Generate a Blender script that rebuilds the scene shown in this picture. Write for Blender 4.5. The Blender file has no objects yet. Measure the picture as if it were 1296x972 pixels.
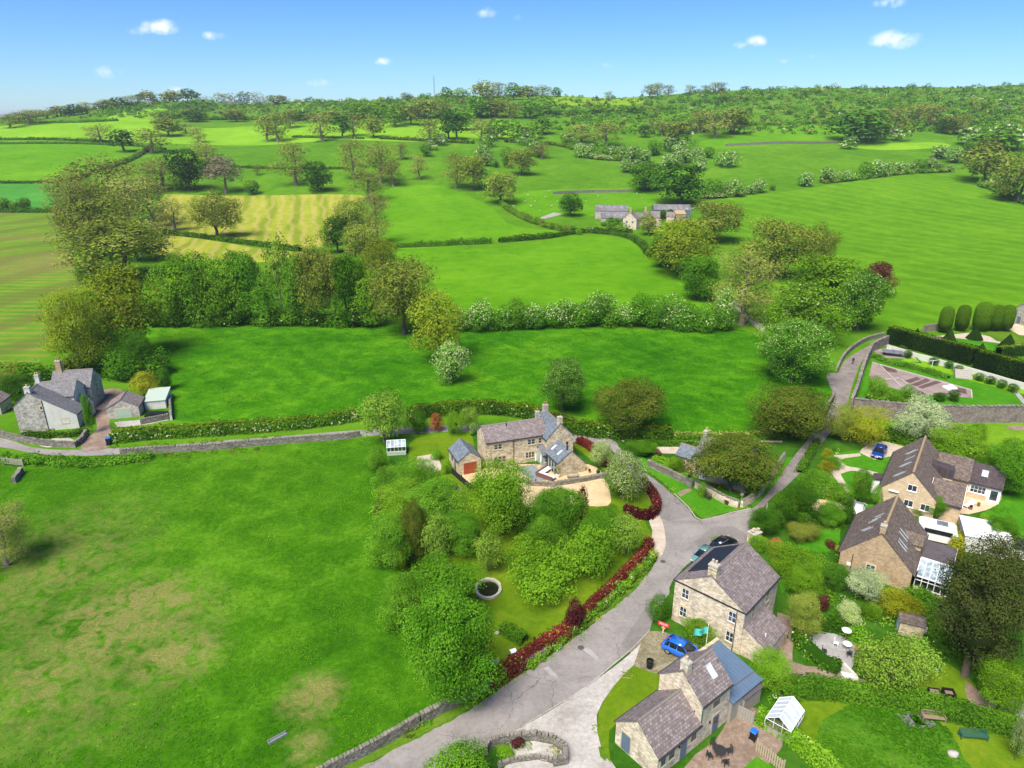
import bpy, math, random
import numpy as np
from mathutils import Vector, Matrix, geometry

# ------------------------------------------------------------------ camera, light, exposure
sc = bpy.context.scene
COL = sc.collection
F_PX, PITCH, CAM_H = 880.0, math.radians(20.9), 52.0     # photo is 1296 x 972
cam = bpy.data.cameras.new('camera')
cam.sensor_width = 36.0
cam.lens = 36.0 * F_PX / 1296.0
cam.clip_start = 0.5
cam.clip_end = 20000
camo = bpy.data.objects.new('camera', cam)
COL.objects.link(camo)
camo.location = (0, 0, CAM_H)
camo.rotation_euler = (math.radians(90) - PITCH, 0, 0)
sc.camera = camo

SUN_EL, SUN_AZ = math.radians(56), math.radians(-150)   # azimuth from +Y towards +X
sc.view_settings.view_transform = 'Standard'
sc.view_settings.look = 'None'
sc.view_settings.gamma = 1.0
sc.view_settings.use_curve_mapping = False
sc.view_settings.exposure = 0.90
sc.cycles.use_denoising = True
sc.cycles.max_bounces = 5
sc.cycles.diffuse_bounces = 2
sc.cycles.glossy_bounces = 2
sc.cycles.transmission_bounces = 4
sc.cycles.transparent_max_bounces = 6
sc.cycles.use_adaptive_sampling = True
sc.cycles.adaptive_threshold = 0.02
sc.cycles.caustics_reflective = False
sc.cycles.caustics_refractive = False

sun = bpy.data.lights.new('sun', 'SUN')
sun.energy = 4.3
sun.angle = math.radians(34)
sun.color = (1.0, 0.94, 0.80)
suno = bpy.data.objects.new('sun', sun)
COL.objects.link(suno)
sd = Vector((math.sin(SUN_AZ) * math.cos(SUN_EL), math.cos(SUN_AZ) * math.cos(SUN_EL), math.sin(SUN_EL)))
suno.rotation_euler = sd.to_track_quat('Z', 'Y').to_euler()

world = bpy.data.worlds.new('World')
sc.world = world
world.use_nodes = True


class NT:
    """small helper over a node tree"""
    def __init__(s, tree):
        s.t = tree
        tree.nodes.clear()

    def n(s, typ, ins=None, **kw):
        nd = s.t.nodes.new(typ)
        for k, v in kw.items():
            setattr(nd, k, v)
        for k, v in (ins or {}).items():
            s.put(nd.inputs[k], v)
        return nd

    def put(s, sock, v):
        if isinstance(v, bpy.types.NodeSocket):
            s.t.links.new(v, sock)
        elif isinstance(v, bpy.types.Node):
            s.t.links.new(v.outputs[0], sock)
        else:
            if isinstance(v, (tuple, list)) and len(v) == 3 and sock.type == 'RGBA':
                v = (*v, 1)
            sock.default_value = v

    def math(s, op, a, b=0.0, clamp=False):
        nd = s.n('ShaderNodeMath', operation=op, use_clamp=clamp)
        s.put(nd.inputs[0], a)
        s.put(nd.inputs[1], b)
        return nd.outputs[0]

    def mix(s, f, a, b, blend='MIX'):
        nd = s.n('ShaderNodeMix', data_type='RGBA', blend_type=blend)
        s.put(nd.inputs[0], f)
        s.put(nd.inputs[6], a)
        s.put(nd.inputs[7], b)
        return nd.outputs[2]

    def noise(s, vec, scale, detail=3, rough=.55, dist=0.0):
        nd = s.n('ShaderNodeTexNoise', {'Scale': scale, 'Detail': detail, 'Roughness': rough, 'Distortion': dist})
        if vec is not None:
            s.put(nd.inputs['Vector'], vec)
        return nd.outputs[0]

    def ramp(s, f, *stops, mode='LINEAR'):
        nd = s.n('ShaderNodeValToRGB')
        cr = nd.color_ramp
        cr.interpolation = mode
        while len(cr.elements) < len(stops):
            cr.elements.new(.5)
        for e, (p, c) in zip(cr.elements, stops):
            e.position = p
            e.color = (*c, 1) if isinstance(c, (tuple, list)) else (c, c, c, 1)
        s.put(nd.inputs[0], f)
        return nd.outputs[0]

    def mapr(s, v, a, b, c=0.0, d=1.0):
        nd = s.n('ShaderNodeMapRange', {0: v, 1: a, 2: b, 3: c, 4: d})
        return nd.outputs[0]

    def mapping(s, vec, loc=(0, 0, 0), rot=(0, 0, 0), scale=(1, 1, 1)):
        nd = s.n('ShaderNodeMapping', {'Vector': vec, 'Location': loc, 'Rotation': rot, 'Scale': scale})
        return nd.outputs[0]


# ---- sky: Nishita for light and colour, with a few small fair-weather clouds high up in it
w = NT(world.node_tree)
sky = w.n('ShaderNodeTexSky')
sky.sky_type = 'NISHITA'
sky.sun_disc = False
sky.sun_elevation = SUN_EL
sky.sun_rotation = SUN_AZ
sky.air_density = 1.0
sky.dust_density = 0.0
sky.ozone_density = 3.0
tc = w.n('ShaderNodeTexCoord')
sxyz = w.n('ShaderNodeSeparateXYZ', {0: tc.outputs['Generated']})
tintsky = w.ramp(w.mapr(sxyz.outputs[2], .0, .32), (.0, (.50, .74, 1.0)), (.45, (.35, .62, 1.0)), (1.0, (.22, .51, 1.0)))
skycol = w.mix(1.0, sky.outputs[0], tintsky, 'MULTIPLY')
SKYT = w.mapping(tc.outputs['Generated'], scale=(1, 1, 3.2))
nz = w.noise(SKYT, 9.0, 7, .62)


def pixdir(px, py):
    u, v = (px - 648) / F_PX, (486 - py) / F_PX
    return Vector((u, math.cos(PITCH) + v * math.sin(PITCH), -math.sin(PITCH) + v * math.cos(PITCH))).normalized()


mask = None
for (cx, cy, rad, amt) in [(205, 34, .030, 1), (182, 37, .022, .5), (270, 45, .019, .8), (484, 78, .017, .9), (403, 105, .018, .9),
                           (612, 15, .030, .5), (655, 22, .018, .4), (137, 91, .030, .45), (226, 115, .022, .6), (960, 52, .024, .8),
                           (940, 57, .018, .5), (1134, 50, .036, 1), (1118, 53, .022, .8), (1127, 3, .022, 1), (992, 77, .014, .5),
                           (1033, 72, .018, .4), (605, 110, .018, .8), (770, 83, .022, .3), (170, 40, .02, .4)]:
    d = pixdir(cx, cy)
    sub = w.n('ShaderNodeVectorMath', operation='SUBTRACT')
    w.put(sub.inputs[0], tc.outputs['Generated'])
    sub.inputs[1].default_value = d
    sc3 = w.n('ShaderNodeVectorMath', operation='MULTIPLY')
    w.put(sc3.inputs[0], sub.outputs[0])
    sc3.inputs[1].default_value = (1, 1, 2.6)
    ln = w.n('ShaderNodeVectorMath', operation='LENGTH')
    w.put(ln.inputs[0], sc3.outputs[0])
    m = w.mapr(ln.outputs['Value'], 0.0, rad, amt, 0.0)
    mask = m if mask is None else w.math('MAXIMUM', mask, m)
nf = w.noise(tc.outputs['Generated'], 60.0, 5, .6)
cl = w.math('MULTIPLY', mask, w.mapr(nf, .30, .62, 0.15, 1.5))
cl = w.mapr(cl, 0.20, 1.0, 0, .85)
skyc = w.mix(cl, skycol, (8.0, 8.3, 8.8))
bg = w.n('ShaderNodeBackground', {'Color': skyc, 'Strength': 0.084})
out = w.n('ShaderNodeOutputWorld')
w.t.links.new(bg.outputs[0], out.inputs[0])

# ------------------------------------------------------------------ terrain height and ray helper
_TY = np.array([0, 330, 400, 450, 500, 600, 700, 800, 900, 1000, 1100, 1200, 1350, 1600, 2500, 6000, 14000.])
_TZ = np.array([0, 0, 2, 7, 13, 25, 37, 50, 63, 75, 85, 90, 92, 80, 40, 0, 0.])
_RX = np.array([-3000, -1000, -820, -560, -300, -120, 150, 400, 900, 3000.])
_RZ = np.array([40, 46, 53, 74, 77, 84, 84, 94, 101, 95.])


def _curve(xs, zs):
    """smooth lookup table"""
    g = np.arange(xs[0], xs[-1], 10.0)
    z = np.interp(g, xs, zs)
    k = np.hanning(9)
    k /= k.sum()
    zp = np.pad(z, 4, mode='edge')
    return g, np.convolve(zp, k, 'valid')


_GY, _GZ = _curve(_TY, _TZ)
_GX, _GR = _curve(_RX, _RZ)


def hgt(x, y):
    t = np.interp(y, _GY, _GZ)
    s = np.clip((np.asarray(y) - 560) / 480, 0, 1)
    s = s * s * (3 - 2 * s)
    und = np.clip((np.asarray(y) - 240) / 300, 0, 1) * (1.6 * np.sin(x * .021 + y * .006) + 1.1 * np.sin(x * .008 - y * .019 + 1.3) + .5 * np.sin(x * .05 + y * .043))
    far = np.clip((np.asarray(y) - 620) / 300, 0, 1) * (2.0 * np.sin(x * .013 + 2.0) + 1.6 * np.sin(x * .031 + y * .01))
    return t * (1 + (np.interp(x, _GX, _GR) / 90 - 1) * s) + und + far


_TT = np.concatenate([np.arange(100., 1800., 3.), np.arange(1800., 3500., 40.)])


def G(px, py, z=None):
    """the spot on the ground (or on the level z) that the photo shows at this pixel"""
    u, v = (px - 648) / F_PX, (486 - py) / F_PX
    dx, dy, dz = u, math.cos(PITCH) + v * math.sin(PITCH), -math.sin(PITCH) + v * math.cos(PITCH)
    if z is not None or py > 300:
        t = ((z or 0.0) - CAM_H) / dz
        if z is not None or t * dy < 235:
            return Vector((dx * t, dy * t, z or 0.0))
    t = _TT
    f = CAM_H + dz * t - hgt(dx * t, dy * t)
    i = int(np.argmax(f <= 0)) if (f <= 0).any() else len(t) - 1
    i = max(i, 1)
    k = f[i - 1] / (f[i - 1] - f[i]) if f[i] < 0 else 1.0
    t = float(t[i - 1] + (t[i] - t[i - 1]) * k)
    return Vector((dx * t, dy * t, float(hgt(dx * t, dy * t))))


def top_z(loc, py):
    """height of a point above loc that shows at row py"""
    v = (486 - py) / F_PX
    # v = (y sinP + dz cosP) / (y cosP - dz sinP)
    y = loc.y
    dz = y * (v * math.cos(PITCH) - math.sin(PITCH)) / (math.cos(PITCH) + v * math.sin(PITCH))
    return CAM_H + dz - loc.z


def px_size(loc, n):
    """metres covered by n photo pixels at loc"""
    d = loc.y * math.cos(PITCH) - (loc.z - CAM_H) * math.sin(PITCH)
    return n * d / F_PX


# ------------------------------------------------------------------ object helpers
def tag(o, label=None, cat=None, group=None, kind=None):
    if label: o['label'] = label
    if cat: o['category'] = cat
    if group: o['group'] = group
    if kind: o['kind'] = kind
    return o


def empty(name, loc=(0, 0, 0), rz=0.0, label=None, cat=None, group=None):
    o = bpy.data.objects.new(name, None)
    COL.objects.link(o)
    o.location = loc
    o.rotation_euler = (0, 0, rz)
    o.empty_display_size = .3
    return tag(o, label, cat, group)


def link(name, me, parent=None):
    o = bpy.data.objects.new(name, me)
    COL.objects.link(o)
    if parent is not None:
        o.parent = parent
    return o


def copy_tree(o, parent=None):
    c = o.copy()
    COL.objects.link(c)
    c.parent = parent
    for ch in list(o.children):
        copy_tree(ch, c)
    return c


class MB:
    """collects solids and sheets, then becomes ONE mesh"""
    def __init__(s):
        s.v, s.f, s.m, s.M = [], [], [], Matrix.Identity(4)
        s.cm = 0

    def at(s, x=0, y=0, z=0, rz=0, rx=0, ry=0):
        s.M = Matrix.Translation((x, y, z)) @ Matrix.Rotation(rz, 4, 'Z') @ Matrix.Rotation(ry, 4, 'Y') @ Matrix.Rotation(rx, 4, 'X')
        return s

    def mat(s, i):
        s.cm = i
        return s

    def add(s, vs, fs):
        b = len(s.v)
        s.v += [tuple(s.M @ Vector(p)) for p in vs]
        s.f += [tuple(b + i for i in f) for f in fs]
        s.m += [s.cm] * len(fs)
        return s

    def box(s, x0, y0, z0, x1, y1, z1):
        vs = [(x0, y0, z0), (x1, y0, z0), (x1, y1, z0), (x0, y1, z0), (x0, y0, z1), (x1, y0, z1), (x1, y1, z1), (x0, y1, z1)]
        return s.add(vs, [(0, 3, 2, 1), (4, 5, 6, 7), (0, 1, 5, 4), (1, 2, 6, 5), (2, 3, 7, 6), (3, 0, 4, 7)])

    def cbox(s, cx, cy, cz, sx, sy, sz):
        return s.box(cx - sx / 2, cy - sy / 2, cz - sz / 2, cx + sx / 2, cy + sy / 2, cz + sz / 2)

    def prism(s, poly, z0, z1, axis='z'):
        """poly: 2-D outline; extruded along axis"""
        n = len(poly)
        if axis == 'z': q = lambda a, b, h: (a, b, h)
        elif axis == 'x': q = lambda a, b, h: (h, a, b)
        else: q = lambda a, b, h: (a, h, b)
        vs = [q(a, b, z0) for a, b in poly] + [q(a, b, z1) for a, b in poly]
        fs = [tuple(range(n))[::-1], tuple(range(n, 2 * n))] + [(i, (i + 1) % n, n + (i + 1) % n, n + i) for i in range(n)]
        return s.add(vs, fs)

    def tube(s, pts, rad, n=8, cap=True):
        pts = [Vector(p) for p in pts]
        if not isinstance(rad, (list, tuple)): rad = [rad] * len(pts)
        vs = []
        for i, p in enumerate(pts):
            a, b = pts[max(0, i - 1)], pts[min(len(pts) - 1, i + 1)]
            d = (b - a).normalized()
            ref = Vector((0, 0, 1)) if abs(d.z) < .9 else Vector((1, 0, 0))
            e1 = d.cross(ref).normalized()
            e2 = d.cross(e1)
            for k in range(n):
                t = 2 * math.pi * k / n
                vs.append(tuple(p + (e1 * math.cos(t) + e2 * math.sin(t)) * rad[i]))
        fs = []
        for i in range(len(pts) - 1):
            for k in range(n):
                fs.append((i * n + k, i * n + (k + 1) % n, (i + 1) * n + (k + 1) % n, (i + 1) * n + k))
        if cap:
            fs += [tuple(range(n)), tuple(range((len(pts) - 1) * n, len(pts) * n))[::-1]]
        return s.add(vs, fs)

    def lathe(s, prof, n=14, sx=1, sy=1):
        """prof: (radius, z) pairs"""
        vs = []
        for r, z in prof:
            for k in range(n):
                t = 2 * math.pi * k / n
                vs.append((r * sx * math.cos(t), r * sy * math.sin(t), z))
        m = len(prof)
        fs = [(i * n + k, i * n + (k + 1) % n, (i + 1) * n + (k + 1) % n, (i + 1) * n + k) for i in range(m - 1) for k in range(n)]
        fs += [tuple(range(n))[::-1], tuple(range((m - 1) * n, m * n))]
        return s.add(vs, fs)

    def build(s, name, mats, parent=None, smooth=False):
        me = bpy.data.meshes.new(name)
        me.from_pydata(s.v, [], s.f)
        if not isinstance(mats, (list, tuple)): mats = [mats]
        for m in mats: me.materials.append(m)
        if len(mats) > 1: me.polygons.foreach_set('material_index', s.m)
        if smooth: me.polygons.foreach_set('use_smooth', [True] * len(s.f))
        me.update()
        return link(name, me, parent)


# ------------------------------------------------------------------ materials
def newmat(name):
    m = bpy.data.materials.new(name)
    m.use_nodes = True
    return m, NT(m.node_tree)


def finish(t, col, rough=.85, metal=0.0, bump=None, bstr=.4, bdist=.05, spec=.3, **kw):
    p = t.n('ShaderNodeBsdfPrincipled', {'Base Color': col, 'Roughness': rough, 'Metallic': metal, 'Specular IOR Level': spec})
    for k, v in kw.items():
        t.put(p.inputs[k.replace('_', ' ')], v)
    if bump is not None:
        b = t.n('ShaderNodeBump', {'Strength': bstr, 'Distance': bdist, 'Height': bump})
        t.put(p.inputs['Normal'], b.outputs[0])
    o = t.n('ShaderNodeOutputMaterial')
    t.t.links.new(p.outputs[0], o.inputs[0])
    return p


def vmul(c, k): return tuple(a * k for a in c)


def plain(name, col, rough=.7, metal=0.0, var=.18, scale=3.0, **kw):
    m, t = newmat(name)
    tcn = t.n('ShaderNodeTexCoord')
    n = t.noise(tcn.outputs['Object'], scale, 4, .6)
    n2 = t.noise(tcn.outputs['Object'], scale * 7, 2, .6)
    nn = t.math('ADD', t.math('MULTIPLY', n, .65), t.math('MULTIPLY', n2, .35))
    c = t.ramp(nn, (.3, vmul(col, 1 - var)), (.7, vmul(col, 1 + var)))
    finish(t, c, rough, metal, **kw)
    return m
# ------------------------------------------------------------------ grass and ground materials
def grass(name, lo, mid, hi, s=1.0, bump=.5, stripes=None, patches=(), dry=None, dots=None, big=.5, rowcol=None):
    """stripes=(angle, period_m, strength, colour); patches=[(x,y,rx,ry,strength)] of dry growth"""
    m, t = newmat(name)
    tcn = t.n('ShaderNodeTexCoord')
    P = tcn.outputs['Object']
    nA = t.noise(P, .035 * s, 3, .55)
    nB = t.noise(P, .22 * s, 4, .6, .6)
    nC = t.noise(P, 1.6, 4, .65, .4)
    nD = t.noise(P, 6.0, 3, .7)
    v = t.math('ADD', t.math('MULTIPLY', nA, .30 * big * 2), t.math('MULTIPLY', nB, .30))
    v = t.math('ADD', v, t.math('MULTIPLY', nC, .25))
    v = t.math('ADD', v, t.math('MULTIPLY', nD, .15 + .30 * (1 - big * 2) if big < .5 else .15))
    k_ = .045 if 'near' in name or 'deep' in name else 0
    c = t.ramp(v, (.36 + k_, lo), (.50, mid), (.64 - k_, hi))
    if stripes:
        for (ang, per, st, colr, dist) in stripes:
            mp = t.mapping(P, rot=(0, 0, ang))
            wv = t.n('ShaderNodeTexWave', {'Vector': mp, 'Scale': 1 / per * .314, 'Distortion': dist, 'Detail': 3.0, 'Detail Scale': .6})
            wv.wave_profile = 'SIN'
            f = t.math('MULTIPLY', t.mapr(wv.outputs[1], .45, .9, 0, 1), st)
            f = t.math('MULTIPLY', f, t.mapr(nB, .3, .6, .35, 1.0))
            c = t.mix(f, c, colr)
    if patches and dry:
        mk = None
        for (x, y, rx, ry, st) in patches:
            sub = t.n('ShaderNodeVectorMath', operation='SUBTRACT')
            t.put(sub.inputs[0], P); sub.inputs[1].default_value = (x, y, 0)
            mu = t.n('ShaderNodeVectorMath', operation='MULTIPLY')
            t.put(mu.inputs[0], sub.outputs[0]); mu.inputs[1].default_value = (1 / rx, 1 / ry, 0)
            ln = t.n('ShaderNodeVectorMath', operation='LENGTH')
            t.put(ln.inputs[0], mu.outputs[0])
            q = t.mapr(ln.outputs['Value'], .1, 1.15, st, 0)
            mk = q if mk is None else t.math('MAXIMUM', mk, q)
        pn = t.noise(P, .55, 5, .68, 1.0)
        f = t.math('MULTIPLY', mk, t.mapr(pn, .36, .60, 0, 1.6), clamp=True)
        f = t.mapr(f, .05, 1.0, 0, .78)
        dn = t.noise(t.mapping(P, rot=(0, 0, .7), scale=(1, 3.5, 1)), 2.6, 4, .7, 1.5)
        dc = t.ramp(dn, (.3, vmul(dry, .6)), (.5, dry), (.7, tuple(min(1, a * 1.7) for a in dry)))
        c = t.mix(f, c, dc)
    if dots:
        vr = t.n('ShaderNodeTexVoronoi', {'Vector': P, 'Scale': dots[0]})
        f = t.math('LESS_THAN', vr.outputs['Distance'], dots[1])
        f = t.math('MULTIPLY', f, t.mapr(nB, .45, .6, 0, dots[2]))
        c = t.mix(f, c, dots[3])
    h = t.math('ADD', t.math('MULTIPLY', nC, .6), t.math('MULTIPLY', nD, .4))
    finish(t, c, .9, bump=h, bstr=bump, bdist=.35, spec=.0)
    return m


DRY = (.19, .175, .055)
c0 = G(150, 790); c1 = G(190, 760); c2 = G(395, 880); c3 = G(60, 720); c4 = G(60, 860); c5 = G(220, 830)
c6 = G(390, 945); c7 = G(90, 685); c8 = G(90, 930)
M = {}
M['g_front'] = grass('field_grass_near', (.022, .085, .003), (.044, .145, .004), (.095, .225, .010), patches=[
    (c0.x, c0.y, 13, 11, .85), (c1.x, c1.y, 7, 5, 1.3), (c2.x, c2.y, 3.6, 3.6, 1.1), (c3.x, c3.y, 14, 22, .52), (c4.x, c4.y, 15, 12, .60),
    (c5.x, c5.y, 6, 5, 1.0), (c6.x, c6.y, 2.5, 3, .8), (c7.x, c7.y, 3, 2, .5), (c8.x, c8.y, 12, 6, .25)], dry=DRY, dots=(.9, .10, .5, (.30, .34, .06)))
M['g_deep'] = grass('field_grass_deep', (.022, .105, .003), (.046, .175, .004), (.100, .250, .008), s=1.4, bump=.8, dots=(.5, .08, .4, (.14, .30, .03)))
M['g_bright'] = grass('field_grass_bright', (.052, .165, .004), (.088, .235, .006), (.140, .295, .012), s=.8)
M['g_mid'] = grass('hill_grass', (.040, .120, .006), (.075, .190, .008), (.130, .260, .016), s=.7)
M['g_blue'] = grass('field_grass_cool', (.035, .150, .018), (.055, .215, .028), (.080, .270, .036), s=.6)
M['g_lime'] = grass('field_grass_lime', (.110, .260, .010), (.160, .330, .014), (.230, .400, .025), s=.8)
M['g_yellow'] = grass('hilltop_crop', (.13, .25, .01), (.17, .29, .012), (.22, .33, .02), s=.8)
M['g_striped'] = grass('mown_hay_field', (.15, .22, .015), (.26, .29, .03), (.34, .34, .05), s=.8, stripes=[(math.radians(-16), 15, .8, (.13, .19, .012), 4.0), (math.radians(-16), 6.0, .6, (.38, .31, .10), 6.0)])
M['g_mown'] = grass('cut_silage_field', (.055, .16, .008), (.095, .21, .012), (.16, .26, .025), s=.8, stripes=[(math.radians(92), 4.5, .7, (.22, .20, .05), 2.5), (math.radians(15), 24, .6, (.10, .10, .03), 9.0)], patches=[(G(70, 330).x, G(70, 330).y, 30, 40, .8), (G(20, 300).x, G(20, 300).y, 40, 14, .5)], dry=(.20, .15, .06))
M['g_right'] = grass('pasture_rows', (.048, .145, .005), (.080, .205, .007), (.130, .270, .012), s=.8, stripes=[(math.radians(-34), 13.0, .38, (.14, .29, .012), 5.0)])
M['g_top'] = grass('rough_hill', (.045, .120, .008), (.080, .185, .012), (.13, .25, .02), s=.8)
M['g_garden'] = grass('garden_soil_and_green', (.015, .06, .005), (.035, .11, .008), (.07, .16, .015), s=2.0)
M['g_paddock'] = grass('paddock_grass', (.07, .17, .008), (.12, .25, .012), (.19, .31, .02), s=1.5)

FIELDS = [
    ('g_lime', [(135, 154), (165, 141), (228, 138), (212, 157)]),
    ('g_striped', [(205, 250), (250, 247), (455, 247), (440, 262), (425, 290), (410, 312), (330, 312), (265, 300), (200, 290)]),
    ('g_striped', [(205, 296), (265, 304), (340, 316), (420, 322), (400, 332), (210, 325)]),
    ('g_mown', [(-90, 270), (72, 270), (85, 290), (108, 330), (118, 380), (75, 440), (0, 478), (-90, 478)]),
    ('g_blue', [(-60, 232), (75, 232), (90, 245), (72, 265), (-60, 268)]),
    ('g_bright', [(-60, 181), (110, 181), (190, 188), (170, 200), (90, 230), (-60, 231)]),
    ('g_lime', [(-60, 177), (30, 156), (130, 154), (225, 160), (320, 160), (420, 158), (440, 176), (130, 178)]),
    ('g_lime', [(440, 176), (455, 158), (600, 156), (640, 160), (640, 177), (560, 179)]),
    ('g_bright', [(490, 240), (560, 236), (620, 262), (650, 285), (735, 296), (640, 307), (490, 314), (485, 280)]),
    ('g_bright', [(505, 318), (640, 311), (735, 298), (800, 305), (830, 330), (860, 350), (900, 392), (850, 395), (590, 392), (560, 372), (530, 335)]),
    ('g_bright', [(650, 248), (700, 240), (800, 238), (830, 258), (740, 275), (690, 275), (650, 268)]),
    ('g_right', [(890, 256), (980, 244), (1100, 226), (1203, 219), (1240, 235), (1296, 262), (1360, 285), (1450, 400), (1296, 392), (1180, 415), (1125, 418), (1085, 405), (1010, 390), (960, 350), (925, 300)]),
    ('g_bright', [(870, 186), (1000, 158), (1060, 158), (1058, 180), (1000, 184)]),
    ('g_lime', [(1075, 184), (1180, 180), (1200, 186), (1120, 190)]),
    ('g_deep', [(190, 413), (470, 412), (545, 425), (565, 450), (560, 490), (548, 517), (218, 532), (203, 480)]),
    ('g_deep', [(585, 418), (800, 416), (925, 416), (965, 430), (1040, 470), (1056, 500), (1046, 524), (1000, 548), (830, 548), (700, 522), (560, 520), (560, 460)]),
    ('g_yellow', [(695, 131), (700, 123), (800, 123), (810, 131), (740, 133)]),
    ('g_front', [(-400, 590), (60, 578), (440, 556), (478, 556), (500, 600), (520, 700), (600, 830), (620, 890), (450, 968), (380, 1300), (-900, 1300)]),
    ('g_paddock', [(1130, 536), (1600, 536), (1600, 760), (1296, 690), (1240, 610), (1130, 570)]),
    ('g_garden', [(470, 555), (1040, 545), (1110, 540), (1130, 570), (1240, 610), (1296, 690), (1600, 760), (1700, 1300), (450, 1300), (440, 980), (620, 893), (500, 700), (470, 600)]),
]


def densify(pts, step, closed=True, smooth=False):
    out = []
    n = len(pts)
    for i in range(n if closed else n - 1):
        a, b = pts[i], pts[(i + 1) % n]
        if smooth:
            p0 = pts[(i - 1) % n] if closed or i > 0 else a
            p3 = pts[(i + 2) % n] if closed or i + 2 < n else b
        k = max(1, int((Vector(b) - Vector(a)).length / step))
        for j in range(k):
            t = j / k
            if smooth:
                A, B, C, D = Vector(p0), Vector(a), Vector(b), Vector(p3)
                q = .5 * ((2 * B) + (C - A) * t + (2 * A - 5 * B + 4 * C - D) * t * t + (-A + 3 * B - 3 * C + D) * t ** 3)
            else:
                q = Vector(a).lerp(Vector(b), t)
            out.append(q)
    if not closed: out.append(Vector(pts[-1]))
    return out


def inside(P, poly):
    x, y = P[:, 0], P[:, 1]
    r = np.zeros(len(P), bool)
    n = len(poly)
    for i in range(n):
        x1, y1 = poly[i]; x2, y2 = poly[(i + 1) % n]
        c = ((y1 > y) != (y2 > y)) & (x < (x2 - x1) * (y - y1) / ((y2 - y1) + 1e-12) + x1)
        r ^= c
    return r


def build_ground():
    vs, es, polys = [], [], []
    ys = [-60.0]
    while ys[-1] < 13500:
        y = ys[-1]
        st = 8 if y < 400 else 9 if y < 1250 else 60 if y < 2500 else 1200
        ys.append(y + st)
    for y in ys:
        st = 14 if y < 400 else 16 if y < 1300 else 120 if y < 2500 else 2000
        xm = max(160, y * .95 + 60) if y < 1400 else (1800 if y < 2500 else 9000)
        for x in np.arange(-xm, xm + 1, st):
            vs.append(Vector((x + .37 * math.sin(y), y)))
    rnd = random.Random(5)
    for mn, pp in FIELDS:
        w_ = [G(*p).to_2d() for p in pp]
        d = max(2.5, min(12, sum(p.y for p in w_) / len(w_) * .012))
        w_ = densify(w_, d, True, smooth=True)
        w_ = [p + Vector((rnd.uniform(-1, 1), rnd.uniform(-1, 1))) * d * .05 for p in w_]
        b = len(vs)
        vs += w_
        es += [(b + i, b + (i + 1) % len(w_)) for i in range(len(w_))]
        polys.append((mn, w_))
    V, E_, Fc, *_ = geometry.delaunay_2d_cdt(vs, es, [], 0, 1e-4, False)
    P = np.array([(v.x, v.y) for v in V])
    Z = hgt(P[:, 0], P[:, 1])
    me = bpy.data.meshes.new('ground')
    me.from_pydata([(a, b, c) for (a, b), c in zip(P, Z)], [], [tuple(f) for f in Fc])
    names = ['g_mid', 'g_top'] + sorted({m for m, _ in polys} - {'g_mid', 'g_top'})
    for n in names: me.materials.append(M[n])
    cen = np.array([P[list(f)].mean(0) for f in Fc])
    zc = hgt(cen[:, 0], cen[:, 1])
    idx = np.where(cen[:, 1] > 860 + 40 * np.sin(cen[:, 0] * .012), 1, 0)
    for mn, w_ in polys[::-1]:
        idx[inside(cen, w_)] = names.index(mn)
    me.polygons.foreach_set('material_index', idx.astype(np.int32))
    me.polygons.foreach_set('use_smooth', np.ones(len(Fc), bool))
    me.update()
    # normals must point up
    if me.polygons[0].normal.z < 0: me.flip_normals()
    return tag(link('ground', me), kind='structure')


build_ground()

# ------------------------------------------------------------------ roads, paths, lawns: thin sheets above the ground
def speckled(name, a, b, c, s1=.25, s2=2.5, s3=18, rough=.9, bstr=.3):
    m, t = newmat(name)
    P = t.n('ShaderNodeTexCoord').outputs['Object']
    v = t.math('ADD', t.math('MULTIPLY', t.noise(P, s1, 4, .6, .5), .4), t.math('MULTIPLY', t.noise(P, s2, 4, .65), .35))
    v = t.math('ADD', v, t.math('MULTIPLY', t.noise(P, s3, 2, .6), .25))
    finish(t, t.ramp(v, (.36, a), (.5, b), (.63, c)), rough, bump=t.noise(P, s3, 2), bstr=bstr, bdist=.02, spec=.2)
    return m


def tarmac(name, a, b, c, s1=.25):
    m, t = newmat(name)
    P = t.n('ShaderNodeTexCoord').outputs['Object']
    v = t.math('ADD', t.math('MULTIPLY', t.noise(P, s1, 5, .65, .8), .5), t.math('MULTIPLY', t.noise(P, 2.5, 4, .65), .3))
    v = t.math('ADD', v, t.math('MULTIPLY', t.noise(P, 18, 2, .6), .2))
    col = t.ramp(v, (.36, a), (.5, b), (.64, c))
    wv = t.n('ShaderNodeTexNoise', {'Vector': P, 'Scale': 1.2, 'Detail': 4.0})
    mv = t.n('ShaderNodeVectorMath', operation='MULTIPLY_ADD')
    t.put(mv.inputs[0], wv.outputs[1]); mv.inputs[1].default_value = (1.2, 1.2, 0); t.put(mv.inputs[2], P)
    vo = t.n('ShaderNodeTexVoronoi', {'Vector': mv.outputs[0], 'Scale': .22})
    vo.feature = 'DISTANCE_TO_EDGE'
    ck = t.math('MULTIPLY', t.math('LESS_THAN', vo.outputs[0], .006), t.mapr(t.noise(P, .15, 2), .45, .6, 0, .65))
    col = t.mix(ck, col, vmul(a, .45))
    # mended areas: whole cells of a coarser pattern laid with newer or older stone
    vc = t.n('ShaderNodeTexVoronoi', {'Vector': P, 'Scale': .13})
    sp_ = t.n('ShaderNodeSeparateColor', {0: vc.outputs['Color']})
    col = t.mix(t.mapr(sp_.outputs[0], .80, .84, 0, .28), col, vmul(a, .6))
    dirt = t.mapr(t.noise(P, .6, 5, .7, 1.0), .56, .72, 0, .45)
    col = t.mix(dirt, col, (.20, .165, .12))
    finish(t, col, .88, bump=t.noise(P, 18, 2), bstr=.3, bdist=.02, spec=.2)
    return m


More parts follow.
